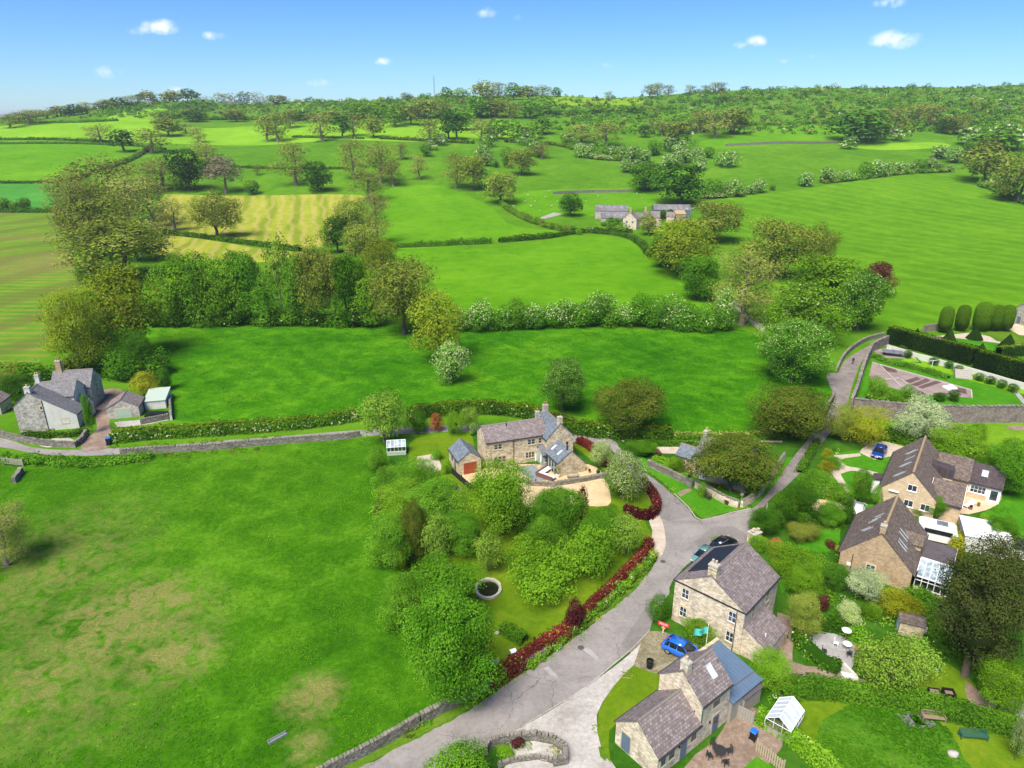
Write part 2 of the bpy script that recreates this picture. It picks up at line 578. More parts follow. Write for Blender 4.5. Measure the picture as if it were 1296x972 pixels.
M['asphalt'] = tarmac('worn_asphalt', (.165, .148, .138), (.235, .213, .200), (.300, .275, .255))
M['asphalt_old'] = tarmac('lane_asphalt', (.13, .110, .100), (.20, .172, .158), (.28, .25, .23), s1=.4)
M['limestone'] = speckled('limestone_gravel', (.24, .215, .185), (.36, .335, .305), (.50, .47, .44), s1=.3)
M['golden'] = speckled('golden_gravel', (.40, .29, .15), (.52, .39, .22), (.62, .48, .30), s1=.4)
M['cobble'] = speckled('mossy_cobbles', (.085, .085, .035), (.19, .165, .10), (.33, .29, .20), s1=.5, s2=3, s3=7, bstr=.8)
M['brownpath'] = speckled('earth_path', (.13, .09, .06), (.22, .16, .12), (.33, .25, .20), s1=.5)
M['flag'] = speckled('grey_paving', (.22, .21, .20), (.30, .285, .275), (.38, .36, .35), s1=.8)
M['slateflag'] = speckled('blue_grey_flagstones', (.13, .15, .16), (.20, .22, .235), (.28, .30, .31), s1=.8)
M['palepath'] = speckled('pale_gravel_path', (.34, .28, .21), (.44, .37, .29), (.52, .45, .37), s1=.8)
M['terrace'] = speckled('peach_terrace_paving', (.46, .33, .21), (.56, .42, .28), (.64, .50, .36), s1=.8)
M['kerb'] = speckled('kerb_stone', (.22, .20, .17), (.34, .31, .27), (.45, .42, .38))
M['soil'] = speckled('dug_soil', (.06, .035, .03), (.105, .065, .055), (.15, .10, .085), s2=5)
M['veg_soil'] = speckled('pale_dry_soil', (.17, .125, .11), (.26, .20, .18), (.36, .29, .26), s2=5)
M['lawn'] = grass('garden_lawn', (.060, .125, .005), (.100, .175, .007), (.165, .225, .014), s=2.5, bump=.2)
M['lawn_green'] = grass('clipped_lawn', (.03, .13, .006), (.05, .19, .008), (.09, .24, .012), s=2.5, bump=.2)
M['verge'] = grass('verge_grass', (.04, .11, .006), (.085, .17, .012), (.16, .21, .03), s=3, bump=.5)
M['meadow'] = grass('long_meadow_grass', (.03, .11, .006), (.065, .18, .010), (.12, .24, .02), s=3, bump=1.0, dots=(1.5, .12, .5, (.20, .28, .05)))


def sheet(name, pp, mat, z=.02, smooth=False, jit=.06, step=1.2, label=None, px=True):
    pts = [G(*p).to_2d() for p in pp] if px else [Vector(p) for p in pp]
    pts = densify(pts, step, True, smooth)
    r = random.Random(len(pts))
    pts = [p + Vector((r.uniform(-jit, jit), r.uniform(-jit, jit))) for p in pts]
    n = len(pts)
    V, E_, Fc, *_ = geometry.delaunay_2d_cdt(pts, [(i, (i + 1) % n) for i in range(n)], [], 0, 1e-4, False)
    ok = inside(np.array([sum((V[i] for i in f), Vector((0, 0))) / len(f) for f in Fc]), [tuple(p) for p in pts])
    Fc = [f for f, k in zip(Fc, ok) if k]
    me = bpy.data.meshes.new(name)
    me.from_pydata([(v.x, v.y, z + (float(hgt(v.x, v.y)) if v.y > 235 else 0)) for v in V], [], [tuple(f) for f in Fc])
    me.materials.append(M[mat])
    me.update()
    if me.polygons and me.polygons[0].normal.z < 0: me.flip_normals()
    return tag(link(name, me), kind='structure')


ROAD_L = [(400, 1000), (457, 972), (505, 947), (550, 923), (586, 904), (625, 878), (664, 851), (700, 827), (730, 806), (760, 782), (800, 750), (819, 728), (831, 709), (838, 686),
          (836, 665), (832, 650), (820.5, 629), (807, 606), (783, 578.5), (769, 568), (752, 563), (729, 561)]
ROAD_R = [(725, 551), (756, 553), (775, 557), (783, 565), (790, 577), (803.5, 592), (827, 605.6), (851, 626), (869, 642), (886, 659), (924, 651), (951, 645), (947, 669), (948, 690),
          (905, 705), (875, 711), (851, 737), (846, 753), (828, 779), (822, 798), (799, 822), (773.8, 843), (748, 865), (719, 884.6), (700, 896), (640, 932), (610, 947), (570, 972), (540, 1000)]
sheet('road', ROAD_L + ROAD_R, 'asphalt', .040, True, .10, .5)
sheet('lane', [(886, 659.5), (924, 650.7), (951, 644), (968, 628.7), (981, 612), (992, 594.7), (1002, 581), (1025, 553), (1046, 524), (1056, 503), (1049, 486), (1046, 472), (1060, 473), (1070, 456), (1090, 443), (1108, 434), (1126, 430), (1128, 436), (1112, 440), (1101, 446), (1090, 459), (1083, 475), (1078, 490),
               (1071, 513), (1056, 540), (1041, 561), (1019, 591), (992, 618.5), (971.5, 635.5), (952, 665), (949, 692), (900, 692)], 'asphalt_old', .034, True, .05, 1.0)
sheet('back_road', [(-60, 548), (0, 554), (41, 566), (81, 569.6), (149, 567), (217, 563), (282, 557.7), (373, 551), (440, 545.5), (520, 541), (600, 538), (680, 540), (727, 550), (730, 561), (690, 552), (600, 546), (520, 549), (440, 553.5), (373, 558.5), (300, 564.5), (258, 568),
                    (190, 571.5), (153, 575), (102, 577), (51, 574.7), (0, 566), (-60, 560)], 'asphalt', .028, True, .04, 1.2)
sheet('cottage_drive', [(103, 569), (112, 552), (122, 545), (121, 520), (124, 500), (135, 492), (155, 494), (150, 505), (137, 520), (140, 545), (134, 568)], 'brownpath', .030, True)
sheet('parking_apron', [(640, 934), (700, 897), (748, 866), (799, 826), (811, 815), (806, 830), (801, 845), (777, 868), (763, 888), (756, 905), (755, 925), (764, 950), (775, 990), (640, 990), (650, 955)], 'limestone', .024, True, .08)
sheet('cobbled_parking', [(796, 824), (822, 799), (840, 800), (870, 812), (905, 822), (880, 838), (856, 846), (836, 855), (815, 850), (801, 842)], 'cobble', .020, True, .08)
sheet('grass_verge', [(801, 843), (815, 848), (838, 856), (836, 880), (800, 902), (772, 925), (772, 965), (764, 955), (755, 925), (757, 900), (765, 886), (778, 868)], 'lawn', .030, True, .10)
sheet('gravel_tuft', [(757, 946), (763, 945), (769, 958), (766, 964), (760, 958)], 'verge', .032, True, .05, .5)
sheet('roadside_verge', [(457, 970), (505, 945), (550, 921), (586, 902), (625, 876), (664, 849), (700, 825), (730, 804), (760, 780), (800, 748), (819, 726), (828, 700), (810, 712), (790, 735), (760, 764), (730, 786), (690, 818), (650, 850), (600, 884), (540, 916), (480, 945), (420, 972), (390, 990), (420, 990)], 'verge', .030, True, .15)
sheet('layby', [(826, 642), (834, 652), (841, 668), (842, 690), (834, 708), (824, 690), (826, 672), (822, 660)], 'palepath', .048, True, .08)
sheet('green_triangle', [(788, 574), (806, 590), (830, 603), (853, 624), (871, 641), (888, 657), (925, 648), (948, 643), (940, 630), (920, 622), (890, 605), (862, 600), (830, 590), (808, 575), (795, 568)], 'lawn_green', .060, False, .05)
sheet('green_crossing', [(856, 624), (872, 618), (876, 621), (861, 629)], 'brownpath', .066, False, .05, .6)
sheet('lane_verge', [(953, 642), (970, 625), (983, 610), (993, 593), (1003, 579), (992, 578), (984, 590), (974, 608), (960, 622), (945, 634)], 'lawn_green', .052, True, .1)
sheet('lawn', [(520, 560), (545, 551), (590, 549), (600, 560), (600, 600), (640, 640), (665, 660), (700, 640), (790, 620), (828, 625), (834, 640), (815, 655), (826, 680), (815, 700), (790, 730), (760, 757), (735, 778), (705, 805), (670, 828), (628, 850), (600, 860), (560, 760), (520, 700), (500, 640), (515, 600)], 'lawn', .016, True, .1)
sheet('terrace', [(584, 596), (607, 594), (640, 588), (690, 588), (745, 588), (762, 600), (745, 604), (700, 610), (662, 610), (640, 605), (610, 607), (593, 612)], 'golden', .024, True, .05)
sheet('gravel_court', [(655, 612), (700, 614), (745, 607), (764, 606), (772, 622), (770, 640), (740, 640), (700, 642), (665, 640)], 'golden', .022, True, .05)
sheet('flagstone_patio', [(652, 592), (674, 588), (690, 598), (706, 607), (675, 609)], 'slateflag', .030, False, .02)
sheet('round_terrace', [(528, 578), (545, 575), (556, 583), (558, 595), (545, 600), (532, 597)], 'palepath', .028, True, .04)
sheet('stepping_path', [(558, 624), (566, 624), (574, 636), (566, 638)], 'palepath', .028, True, .03)
sheet('lawn_edge_bank', [(755, 556), (790, 590), (830, 630), (815, 622), (790, 606), (765, 596), (740, 575), (726, 562)], 'lawn', .020, True, .06)
# the gardens on the right
sheet('house_lawn', [(1056, 575), (1112, 570), (1140, 583), (1128, 620), (1090, 645), (1060, 620), (1045, 600)], 'lawn_green', .018, True, .05)
sheet('garden_path', [(1051, 577), (1062, 576), (1088, 574), (1090, 577), (1070, 580), (1064, 582), (1072, 590), (1084, 592), (1112, 599), (1112, 603), (1082, 596), (1070, 598), (1064, 600), (1076, 622), (1072, 624), (1052, 600), (1046, 596), (1056, 594), (1064, 590), (1060, 583)], 'palepath', .036, True, .02, .6)
sheet('car_drive', [(1088, 573), (1096, 564), (1108, 557), (1135, 563), (1152, 568), (1150, 576), (1125, 578), (1108, 582), (1100, 579)], 'palepath', .034, True, .04)
sheet('sandy_drive', [(1030, 632), (1062, 637), (1092, 655), (1085, 662), (1060, 650), (1030, 646)], 'golden', .030, True, .05)
sheet('peach_terrace', [(1215, 625), (1262, 612), (1268, 628), (1260, 640), (1240, 648), (1215, 650)], 'terrace', .030, True, .03)
sheet('back_lawn', [(1240, 652), (1262, 640), (1272, 618), (1320, 620), (1400, 690), (1296, 690), (1270, 672)], 'lawn_green', .018, True, .05)
sheet('side_yard', [(1150, 665), (1215, 640), (1222, 660), (1200, 720), (1185, 745), (1160, 740)], 'brownpath', .018, False, .05)
sheet('upper_garden_lawn', [(1010, 690), (1040, 672), (1062, 665), (1060, 690), (1040, 700)], 'lawn_green', .020, True, .08)
sheet('cottage_garden_lawn', [(975, 690), (995, 700), (1000, 730), (990, 752), (986, 735)], 'lawn_green', .018, True, .08)
sheet('gravel_patio', [(1006, 801), (1040, 799), (1062, 803), (1085, 815), (1101, 832), (1094, 838), (1082, 838), (1075, 852), (1066, 852), (1062, 838), (1045, 830), (1030, 815)], 'flag', .030, True, .05)
sheet('garden_walk', [(984, 775), (1000, 780), (1004, 810), (1004, 838), (1040, 845), (1075, 856), (1130, 870), (1125, 876), (1070, 864), (1010, 860), (990, 850), (986, 820)], 'brownpath', .026, True, .06)
sheet('orchard_lawn', [(1150, 830), (1200, 840), (1235, 868), (1235, 888), (1180, 880), (1140, 860), (1100, 845)], 'lawn', .018, True, .06)
sheet('shed_path', [(1222, 862), (1236, 872), (1262, 896), (1250, 902), (1226, 888)], 'brownpath', .024, True, .05)
sheet('bottom_lawn', [(985, 890), (1030, 880), (1120, 895), (1220, 905), (1300, 925), (1420, 940), (1420, 1010), (1080, 1010), (1040, 960), (1010, 935), (968, 905)], 'lawn', .018, True, .06)
sheet('mown_path_mound', [(1032, 935), (1045, 910), (1075, 892), (1110, 890), (1140, 897), (1180, 905), (1205, 930), (1220, 960), (1240, 1000), (1060, 1000), (1030, 960)], 'meadow', .024, True, .12)
sheet('yard_patio', [(905, 938), (925, 905), (950, 895), (990, 905), (990, 945), (955, 990), (850, 990), (880, 955)], 'brownpath', .026, False, .03)
sheet('terrace_lawn_corner', [(941, 972), (958, 958), (1010, 990), (930, 990)], 'lawn_green', .032, False, .03)
# walled garden
sheet('walled_garden_grass', [(1100, 462), (1118, 448), (1150, 446), (1296, 505), (1340, 530), (1296, 535), (1078, 512), (1085, 480)], 'lawn_green', .016, False, .05)
sheet('grass_walk', [(1140, 456), (1152, 452), (1296, 490), (1296, 499), (1240, 485)], 'g_lime', .024, False, .05)
sheet('vegetable_plot', [(1104, 459), (1112, 461), (1200, 484), (1229, 494), (1231, 503), (1215, 503), (1150, 498), (1105, 483), (1100, 475)], 'veg_soil', .028, False, .03)
for a in ([(1113, 462), (1134, 468), (1136, 472), (1120, 470)], [(1145, 482), (1160, 477), (1166, 480), (1152, 485)], [(1152, 487), (1172, 479), (1178, 482), (1160, 489)], [(1161, 490), (1186, 481), (1192, 484), (1168, 492)], [(1208, 490), (1222, 492), (1224, 499), (1212, 496)], [(1158, 493), (1168, 496), (1172, 500), (1160, 498)]):
    sheet('soil_bed', a, 'soil', .036, False, .02)
sheet('far_garden_path', [(1281, 494), (1288, 495), (1296, 505), (1310, 520), (1303, 520), (1292, 508)], 'flag', .034, False, .02)
sheet('table_terrace', [(1104, 444), (1120, 441), (1150, 449), (1145, 454), (1118, 453)], 'veg_soil', .034, False, .02)
sheet('topiary_lawn', [(1170, 430), (1200, 424), (1262, 436), (1300, 448), (1300, 452), (1240, 448), (1205, 440)], 'lawn_green', .024, False, .04)
sheet('topiary_path', [(1160, 428), (1230, 421), (1262, 428), (1330, 445), (1330, 450), (1262, 434), (1210, 428), (1172, 432)], 'palepath', .032, False, .04)
sheet('topiary_bed', [(1240, 418), (1280, 418), (1310, 430), (1310, 438), (1262, 432)], 'verge', .040, False, .04)
sheet('manor_forecourt', [(1268, 412), (1300, 408), (1360, 420), (1360, 432), (1290, 424)], 'terrace', .044, False, .04)
sheet('dig_strip', [(1195, 541), (1215, 539), (1230, 541), (1212, 549)], 'brownpath', .022, True, .1)
sheet('dig_strip', [(1270, 539), (1320, 540), (1320, 545), (1280, 544)], 'brownpath', .022, True, .1)
# behind the junction
sheet('strip_path', [(786, 557.5), (880, 556), (990, 558), (990, 560), (880, 559), (790, 560)], 'palepath', .034, False, .03)
sheet('cottage_yard', [(830, 566), (885, 567), (900, 572), (860, 574), (832, 573)], 'palepath', .028, True, .04)
# farm
sheet('farm_track', [(829, 563), (830, 563), (831, 564)], 'flag', .1) if False else None
sheet('farm_track', [(735, 291), (752, 288), (765, 290), (768, 293), (745, 294)], 'flag', .10, False, .1, 6)
sheet('farm_track', [(680, 277), (700, 269), (712, 271), (690, 277)], 'flag', .10, False, .1, 6)
# kerbs: real steps beside the apron and the cobbles
def kerb(pp, w_=.14, h_=.12):
    pts = densify([G(*p).to_2d() for p in pp], 1.0, False, True)
    mb = MB()
    for a, b in zip(pts[:-1], pts[1:]):
        d = (b - a)
        mb.at(a.x, a.y, 0, math.atan2(d.y, d.x)).box(0, -w_ / 2, 0, d.length - .02, w_ / 2, h_)
    return tag(mb.build('kerb', M['kerb']), kind='structure')


kerb([(822, 798), (799, 822), (773.8, 843), (748, 865), (719, 884.6), (700, 896), (660, 920)], .12, .06)
kerb([(853, 625), (871, 642), (887, 658.5), (925, 649.5), (950, 644)], .14, .11)
# patched repairs in the asphalt
for a in ([(738, 822), (744, 819), (762, 836), (756, 838)], [(688, 846), (694, 843), (708, 858), (702, 860)]):
    sheet('road', a, 'flag', .046, False, .05)
# ------------------------------------------------------------------ building materials
def masonry(name, a, b, c, mortar, bw=.42, bh=.19, stain=(.10, .085, .06), stain_amt=.5, msz=.018, warp=.06):
    m, t = newmat(name)
    P = t.n('ShaderNodeTexCoord').outputs['Object']
    sp = t.n('ShaderNodeSeparateXYZ', {0: P})
    u = t.math('ADD', sp.outputs[0], sp.outputs[1])
    cb = t.n('ShaderNodeCombineXYZ', {0: u, 1: sp.outputs[2], 2: 0.0})
    wn = t.n('ShaderNodeTexNoise', {'Vector': P, 'Scale': 1.4, 'Detail': 2.0})
    wv = t.n('ShaderNodeVectorMath', operation='MULTIPLY_ADD')
    t.put(wv.inputs[0], wn.outputs[1]); wv.inputs[1].default_value = (warp * 2, warp, 0); t.put(wv.inputs[2], cb.outputs[0])
    br = t.n('ShaderNodeTexBrick', {'Vector': wv.outputs[0], 'Color1': (0, 0, 0), 'Color2': (1, 1, 1), 'Mortar': (.5, .5, .5), 'Scale': 1.0, 'Mortar Size': msz, 'Mortar Smooth': .3, 'Bias': 0.0, 'Brick Width': bw, 'Row Height': bh})
    n1 = t.noise(P, .8, 4, .65)
    n2 = t.noise(P, 5, 3, .6)
    v = t.math('ADD', t.math('MULTIPLY', br.outputs[0], .45), t.math('MULTIPLY', n2, .55))
    col = t.ramp(v, (.2, a), (.5, b), (.8, c))
    col = t.mix(t.math('MULTIPLY', br.outputs[1], .55), col, mortar)
    st = t.mapr(n1, .48, .68, 0, stain_amt)
    col = t.mix(st, col, stain)
    h = t.math('SUBTRACT', n2, t.math('MULTIPLY', br.outputs[1], .8))
    finish(t, col, .92, bump=h, bstr=.5, bdist=.03, spec=.15)
    return m


def slates(name, a, b, c, bw=.32, bh=.26, moss=None, moss_amt=.5, rough=.62):
    """x runs along the ridge, y across it"""
    m, t = newmat(name)
    P = t.n('ShaderNodeTexCoord').outputs['Object']
    mp = t.mapping(P, scale=(1, 1.25, 0))
    br = t.n('ShaderNodeTexBrick', {'Vector': mp, 'Color1': (0, 0, 0), 'Color2': (1, 1, 1), 'Mortar': (0, 0, 0), 'Scale': 1.0, 'Mortar Size': .018, 'Mortar Smooth': .2, 'Bias': 0.0, 'Brick Width': bw, 'Row Height': bh})
    n1 = t.noise(P, .7, 4, .6)
    n2 = t.noise(P, 4, 3, .65)
    n3 = t.noise(t.mapping(P, scale=(2.2, .35, 1)), 1.6, 3, .6)
    v = t.math('ADD', t.math('MULTIPLY', br.outputs[0], .35), t.math('MULTIPLY', n2, .35))
    v = t.math('ADD', v, t.math('MULTIPLY', n3, .30))
    col = t.ramp(v, (.25, a), (.5, b), (.75, c))
    col = t.mix(t.math('MULTIPLY', br.outputs[1], .6), col, vmul(a, .45))
    if moss:
        col = t.mix(t.mapr(n1, .5, .7, 0, moss_amt), col, moss)
    h = t.math('SUBTRACT', t.math('MULTIPLY', br.outputs[0], .4), br.outputs[1])
    finish(t, col, rough, bump=h, bstr=.5, bdist=.02, spec=.18)
    return m


M['st_tan'] = masonry('tan_rubble_stone', (.32, .245, .145), (.60, .49, .32), (.78, .67, .48), (.45, .38, .28))
M['st_cream'] = masonry('cream_limestone_rubble', (.38, .30, .20), (.63, .53, .39), (.80, .72, .58), (.48, .42, .33), bw=.36, bh=.17, stain=(.16, .12, .09), stain_amt=.5)
M['st_grey'] = masonry('grey_limestone_rubble', (.20, .18, .15), (.42, .39, .34), (.62, .58, .52), (.42, .40, .35), bw=.38, bh=.2)
M['st_buff'] = masonry('buff_coursed_stone', (.48, .35, .21), (.60, .46, .29), (.68, .55, .37), (.44, .34, .22), bw=.4, bh=.15, stain=(.36, .26, .15), stain_amt=.3)
M['st_golden'] = masonry('golden_brickwork', (.30, .20, .11), (.47, .34, .20), (.60, .46, .30), (.30, .23, .16), bw=.3, bh=.10, stain=(.17, .11, .07), stain_amt=.45)
M['st_wall'] = masonry('dry_stone', (.09, .08, .065), (.22, .20, .17), (.38, .35, .30), (.05, .045, .035), bw=.4, bh=.16, msz=.03, stain=(.07, .08, .04), stain_amt=.6, warp=.12)
M['st_garden'] = masonry('old_garden_wall', (.13, .10, .09), (.22, .18, .16), (.33, .28, .26), (.18, .15, .13), bw=.35, bh=.14, stain=(.09, .07, .06), stain_amt=.7)
M['render'] = plain('pale_render', (.62, .60, .53), .9, var=.08, scale=1.2)
M['limewash'] = plain('grey_limewash', (.55, .53, .47), .9, var=.14, scale=1.0)
M['quoin'] = plain('dressed_sandstone', (.52, .43, .29), .85, var=.12, scale=2)
M['r_purple'] = slates('purple_slate', (.135, .105, .100), (.220, .180, .175), (.315, .270, .262), moss=(.13, .11, .10), moss_amt=.5)
M['r_grey'] = slates('grey_slate', (.115, .11, .115), (.175, .17, .18), (.25, .245, .25), moss=(.13, .12, .10))
M['r_blue'] = slates('blue_grey_slate', (.095, .115, .14), (.15, .175, .205), (.22, .25, .28))
M['r_brown'] = slates('brown_stone_tiles', (.085, .062, .052), (.155, .120, .100), (.235, .19, .165), bw=.28, bh=.2, moss=(.10, .08, .055), moss_amt=.6, rough=.85)
M['r_dark'] = slates('dark_new_tiles', (.055, .040, .045), (.075, .058, .063), (.10, .08, .085), rough=.8)
M['ridge'] = plain('ridge_tile', (.20, .17, .15), .85)
M['ridge_tan'] = plain('tan_ridge_tile', (.36, .25, .14), .85)
M['lead'] = plain('lead_flashing', (.33, .35, .37), .5)
M['leaddark'] = plain('felt_roofing', (.095, .08, .082), .7, var=.25, scale=1.0)
M['white'] = plain('white_paint', (.80, .80, .78), .4, var=.03)
M['cream'] = plain('cream_paint', (.60, .55, .42), .5, var=.05)
M['gutter'] = plain('dark_gutter', (.03, .03, .03), .5)
M['pot'] = plain('terracotta_pot', (.38, .15, .08), .8)
M['pot_pale'] = plain('buff_chimney_pot', (.48, .40, .28), .8)
M['slatedoor'] = plain('slate_blue_paint', (.115, .155, .215), .5, var=.08)
M['redwood'] = plain('red_cedar_door', (.33, .065, .030), .5, var=.15, scale=4)
M['wood'] = plain('weathered_wood', (.24, .18, .12), .85, var=.25, scale=5)
M['greywood'] = plain('grey_weathered_wood', (.32, .29, .24), .85, var=.2, scale=5)
M['darkwood'] = plain('dark_stained_wood', (.05, .035, .028), .7)
M['black'] = plain('black_plastic', (.012, .012, .013), .45, var=.05)
M['metal'] = plain('galvanised_metal', (.42, .43, .44), .4, metal=.6, var=.06)
M['aluminium'] = plain('white_aluminium', (.72, .74, .76), .35, var=.04)
M['bluemetal'] = plain('blue_grey_seam_metal', (.125, .185, .265), .45, metal=.25, var=.08, scale=1.2)
M['solar'] = plain('solar_cells', (.018, .022, .035), .5, var=.2, spec=.15)
M['greenpaint'] = plain('green_paint', (.03, .11, .08), .5)
M['palegreen'] = plain('pale_green_paint', (.36, .43, .36), .6)
M['teal'] = plain('faded_teal_paint', (.30, .50, .52), .6)
M['stone_trim'] = plain('pale_coping_stone', (.40, .37, .32), .9, var=.2)
M['barnroof'] = slates('fibre_cement_sheets', (.12, .105, .112), (.17, .155, .162), (.23, .21, .22), bw=1.1, bh=2.5)


def glassmat(name, col, rough=.06, metal=0.0):
    m, t = newmat(name)
    P = t.n('ShaderNodeTexCoord').outputs['Object']
    finish(t, t.ramp(t.noise(P, 1.3, 2), (.35, vmul(col, .6)), (.65, vmul(col, 1.5))), rough, spec=.8)
    return m


M['glass'] = glassmat('window_glass', (.035, .042, .055))
M['skylight'] = glassmat('bright_skylight_glass', (.60, .64, .68), .15)
M['ghglass'] = glassmat('greenhouse_glass', (.30, .36, .38), .1)
m, t = newmat('clear_glazing')
tr = t.n('ShaderNodeBsdfTransparent', {'Color': (.86, .92, .92)})
gl = t.n('ShaderNodeBsdfGlossy', {'Color': (.85, .9, .95), 'Roughness': .08})
mx = t.n('ShaderNodeMixShader', {0: .38, 1: tr.outputs[0], 2: gl.outputs[0]})
t.t.links.new(mx.outputs[0], t.n('ShaderNodeOutputMaterial').inputs[0])
M['clear'] = m


# ------------------------------------------------------------------ building kit
class Block:
    """a gabled block: local x along the ridge, y across it; corner (0,0) at (ox,oy)"""
    def __init__(s, root, ox, oy, ang, L, W, eave, ridge, eave2=None, ry=None, wall='st_tan', roof='r_grey', over=.18, gov=.10, th=.14,
                 z0=-.1, cap='ridge', wall_name='wall', walls=True, gutter=True, barge=None):
        s.root, s.L, s.W, s.eave, s.eave2, s.ridge = root, L, W, eave, eave if eave2 is None else eave2, ridge
        s.ry = W / 2 if ry is None else ry
        s.Mw = Matrix.Translation((ox, oy, 0)) @ Matrix.Rotation(math.radians(ang), 4, 'Z')
        e2 = s.eave2
        if walls:
            mb = MB().prism([(0, z0), (W, z0), (W, e2), (s.ry, ridge), (0, eave)], 0, L, 'x')
            s.put(mb, wall_name, M[wall])
        # the roof: two slabs resting on the walls
        mb = MB()
        s1 = (ridge - eave) / s.ry
        s2 = (ridge - e2) / (W - s.ry)
        g = .004
        def slab(y0, za, y1, zb):
            mb.prism([(y0, za + g), (y1, zb + g), (y1, zb + g + th), (y0, za + g + th)], -gov, L + gov, 'x')
        slab(-over, eave - over * s1, s.ry, ridge)
        slab(s.ry, ridge, W + over, e2 - over * s2)
        s.s1, s.s2, s.th, s.over, s.gov = s1, s2, th, over, gov
        s.roof = s.put(mb, 'roof', M[roof])
        if cap:
            mb = MB()
            n = max(2, int((L + 2 * gov) / .45))
            st = (L + 2 * gov) / n
            for i in range(n):
                a = -gov + i * st
                zz = ridge + th + .006
                mb.prism([(s.ry - .16, zz - .10 + .02), (s.ry, zz - .02), (s.ry + .16, zz - .10 + .02), (s.ry + .10, zz + .04), (s.ry, zz + .11), (s.ry - .10, zz + .04)], a + .01, a + st - .01, 'x')
            s.put(mb, 'ridge_cap', M[cap], s.roof)
        if gutter:
            mb = MB()
            for (yy, zz) in ((-over - .09, eave - over * s1 + .01), (W + over + .09, e2 - over * s2 + .01)):
                mb.tube([(-gov, yy, zz), (L + gov, yy, zz)], .07, 6)
            s.put(mb, 'gutter', M['gutter'], s.roof)
        if barge:
            mb = MB()
            for xa in (-gov - .05, L + gov + .005):
                mb.prism([(-over, eave - over * s1 - .10), (s.ry, ridge - .10), (s.ry, ridge + th * .6), (-over, eave - over * s1 + th * .6)], xa, xa + .045, 'x')
                mb.prism([(s.ry, ridge - .10), (W + over, e2 - over * s2 - .10), (W + over, e2 - over * s2 + th * .6), (s.ry, ridge + th * .6)], xa, xa + .045, 'x')
            s.put(mb, 'bargeboard', M[barge], s.roof)

    def put(s, mb, name, mats, parent=None, Ml=None, smooth=False):
        """link a mesh built in block space under the house (or under a part of it)"""
        o = mb.build(name, mats, None, smooth)
        Mx = s.Mw @ (Ml or Matrix.Identity(4))
        par = parent or s.root
        o.parent = par
        o.matrix_parent_inverse = Matrix.Identity(4)
        pw = s.root.matrix_basis.copy()
        if par is not s.root: pw = pw @ par.matrix_basis
        o.matrix_basis = pw.inverted() @ Mx
        return o

    def side(s, side, u, z):
        """frame on a wall: x to the right seen from outside, -y out of the wall"""
        if side == '-y': return Matrix.Translation((u, 0, z))
        if side == '+y': return Matrix.Translation((s.L - u, s.W, z)) @ Matrix.Rotation(math.pi, 4, 'Z')
        if side == '-x': return Matrix.Translation((0, s.W - u, z)) @ Matrix.Rotation(-math.pi / 2, 4, 'Z')
        return Matrix.Translation((s.L, u, z)) @ Matrix.Rotation(math.pi / 2, 4, 'Z')

    def window(s, side, u, z, w=.9, h=1.2, cols=2, rows=1, frame='white', sill='quoin', lintel=True, mull=False, glass='glass', label=None):
        Ml = s.side(side, u, z)
        mb = MB()
        f = .06
        mb.mat(0)
        mb.box(-w / 2, -.035, 0, -w / 2 + f, .02, h).box(w / 2 - f, -.035, 0, w / 2, .02, h)
        mb.box(-w / 2 + f, -.035, 0, w / 2 - f, .02, f).box(-w / 2 + f, -.035, h - f, w / 2 - f, .02, h)
        for c in range(1, cols):
            x = -w / 2 + w * c / cols
            if mull: mb.mat(1); mb.box(x - .07, -.045, f, x + .07, .02, h - f); mb.mat(0)
            else: mb.box(x - .025, -.03, f, x + .025, .02, h - f)
        for r in range(1, rows):
            z_ = h * r / rows
            mb.box(-w / 2 + f, -.028, z_ - .02, w / 2 - f, .015, z_ + .02)
        mb.mat(1)
        if sill: mb.box(-w / 2 - .1, -.09, -.13, w / 2 + .1, .02, -.002)
        if lintel: mb.box(-w / 2 - .12, -.05, h + .002, w / 2 + .12, .02, h + .20)
        if mull or lintel:
            mb.box(-w / 2 - .12, -.05, 0, -w / 2 - .002, .02, h).box(w / 2 + .002, -.05, 0, w / 2 + .12, .02, h)
        fo = s.put(mb, 'window', [M[frame], M[sill or 'quoin']], Ml=Ml)
        if label: fo['label'] = label
        pm = MB().box(-w / 2 + .03, -.012, .03, w / 2 - .03, .01, h - .03)
        s.put(pm, 'pane', M[glass], fo, Ml)
        return fo

    def door(s, side, u, w=.9, h=2.05, mat='slatedoor', z=.02, name='door', planks=5, lintel='quoin', label=None, handle=True, glazed=0):
        Ml = s.side(side, u, z)
        mb = MB()
        pw = w / planks
        for i in range(planks):
            mb.box(-w / 2 + i * pw + .006, -.06, 0, -w / 2 + (i + 1) * pw - .006, .02, h)
        mb.box(-w / 2, -.045, .01, w / 2, .02, h - .01)
        mb.mat(1)
        mb.box(-w / 2 - .14, -.05, h + .002, w / 2 + .14, .02, h + .22)
        mb.box(-w / 2 - .12, -.04, 0, -w / 2 - .004, .02, h).box(w / 2 + .004, -.04, 0, w / 2 + .12, .02, h)
        o = s.put(mb, name, [M[mat], M[lintel]], Ml=Ml)
        if label: o['label'] = label
        if glazed:
            s.put(MB().box(-w / 2 + .12, -.068, h * (1 - glazed), w / 2 - .12, -.05, h - .12), 'pane', M['glass'], o, Ml)
        if handle:
            s.put(MB().tube([(w / 2 - .12, -.11, h * .45), (w / 2 - .12, -.11, h * .45 + .14)], .018, 6).box(w / 2 - .13, -.11, h * .5 - .02, w / 2 - .11, -.05, h * .5), 'handle', M['black'], o, Ml)
        return o

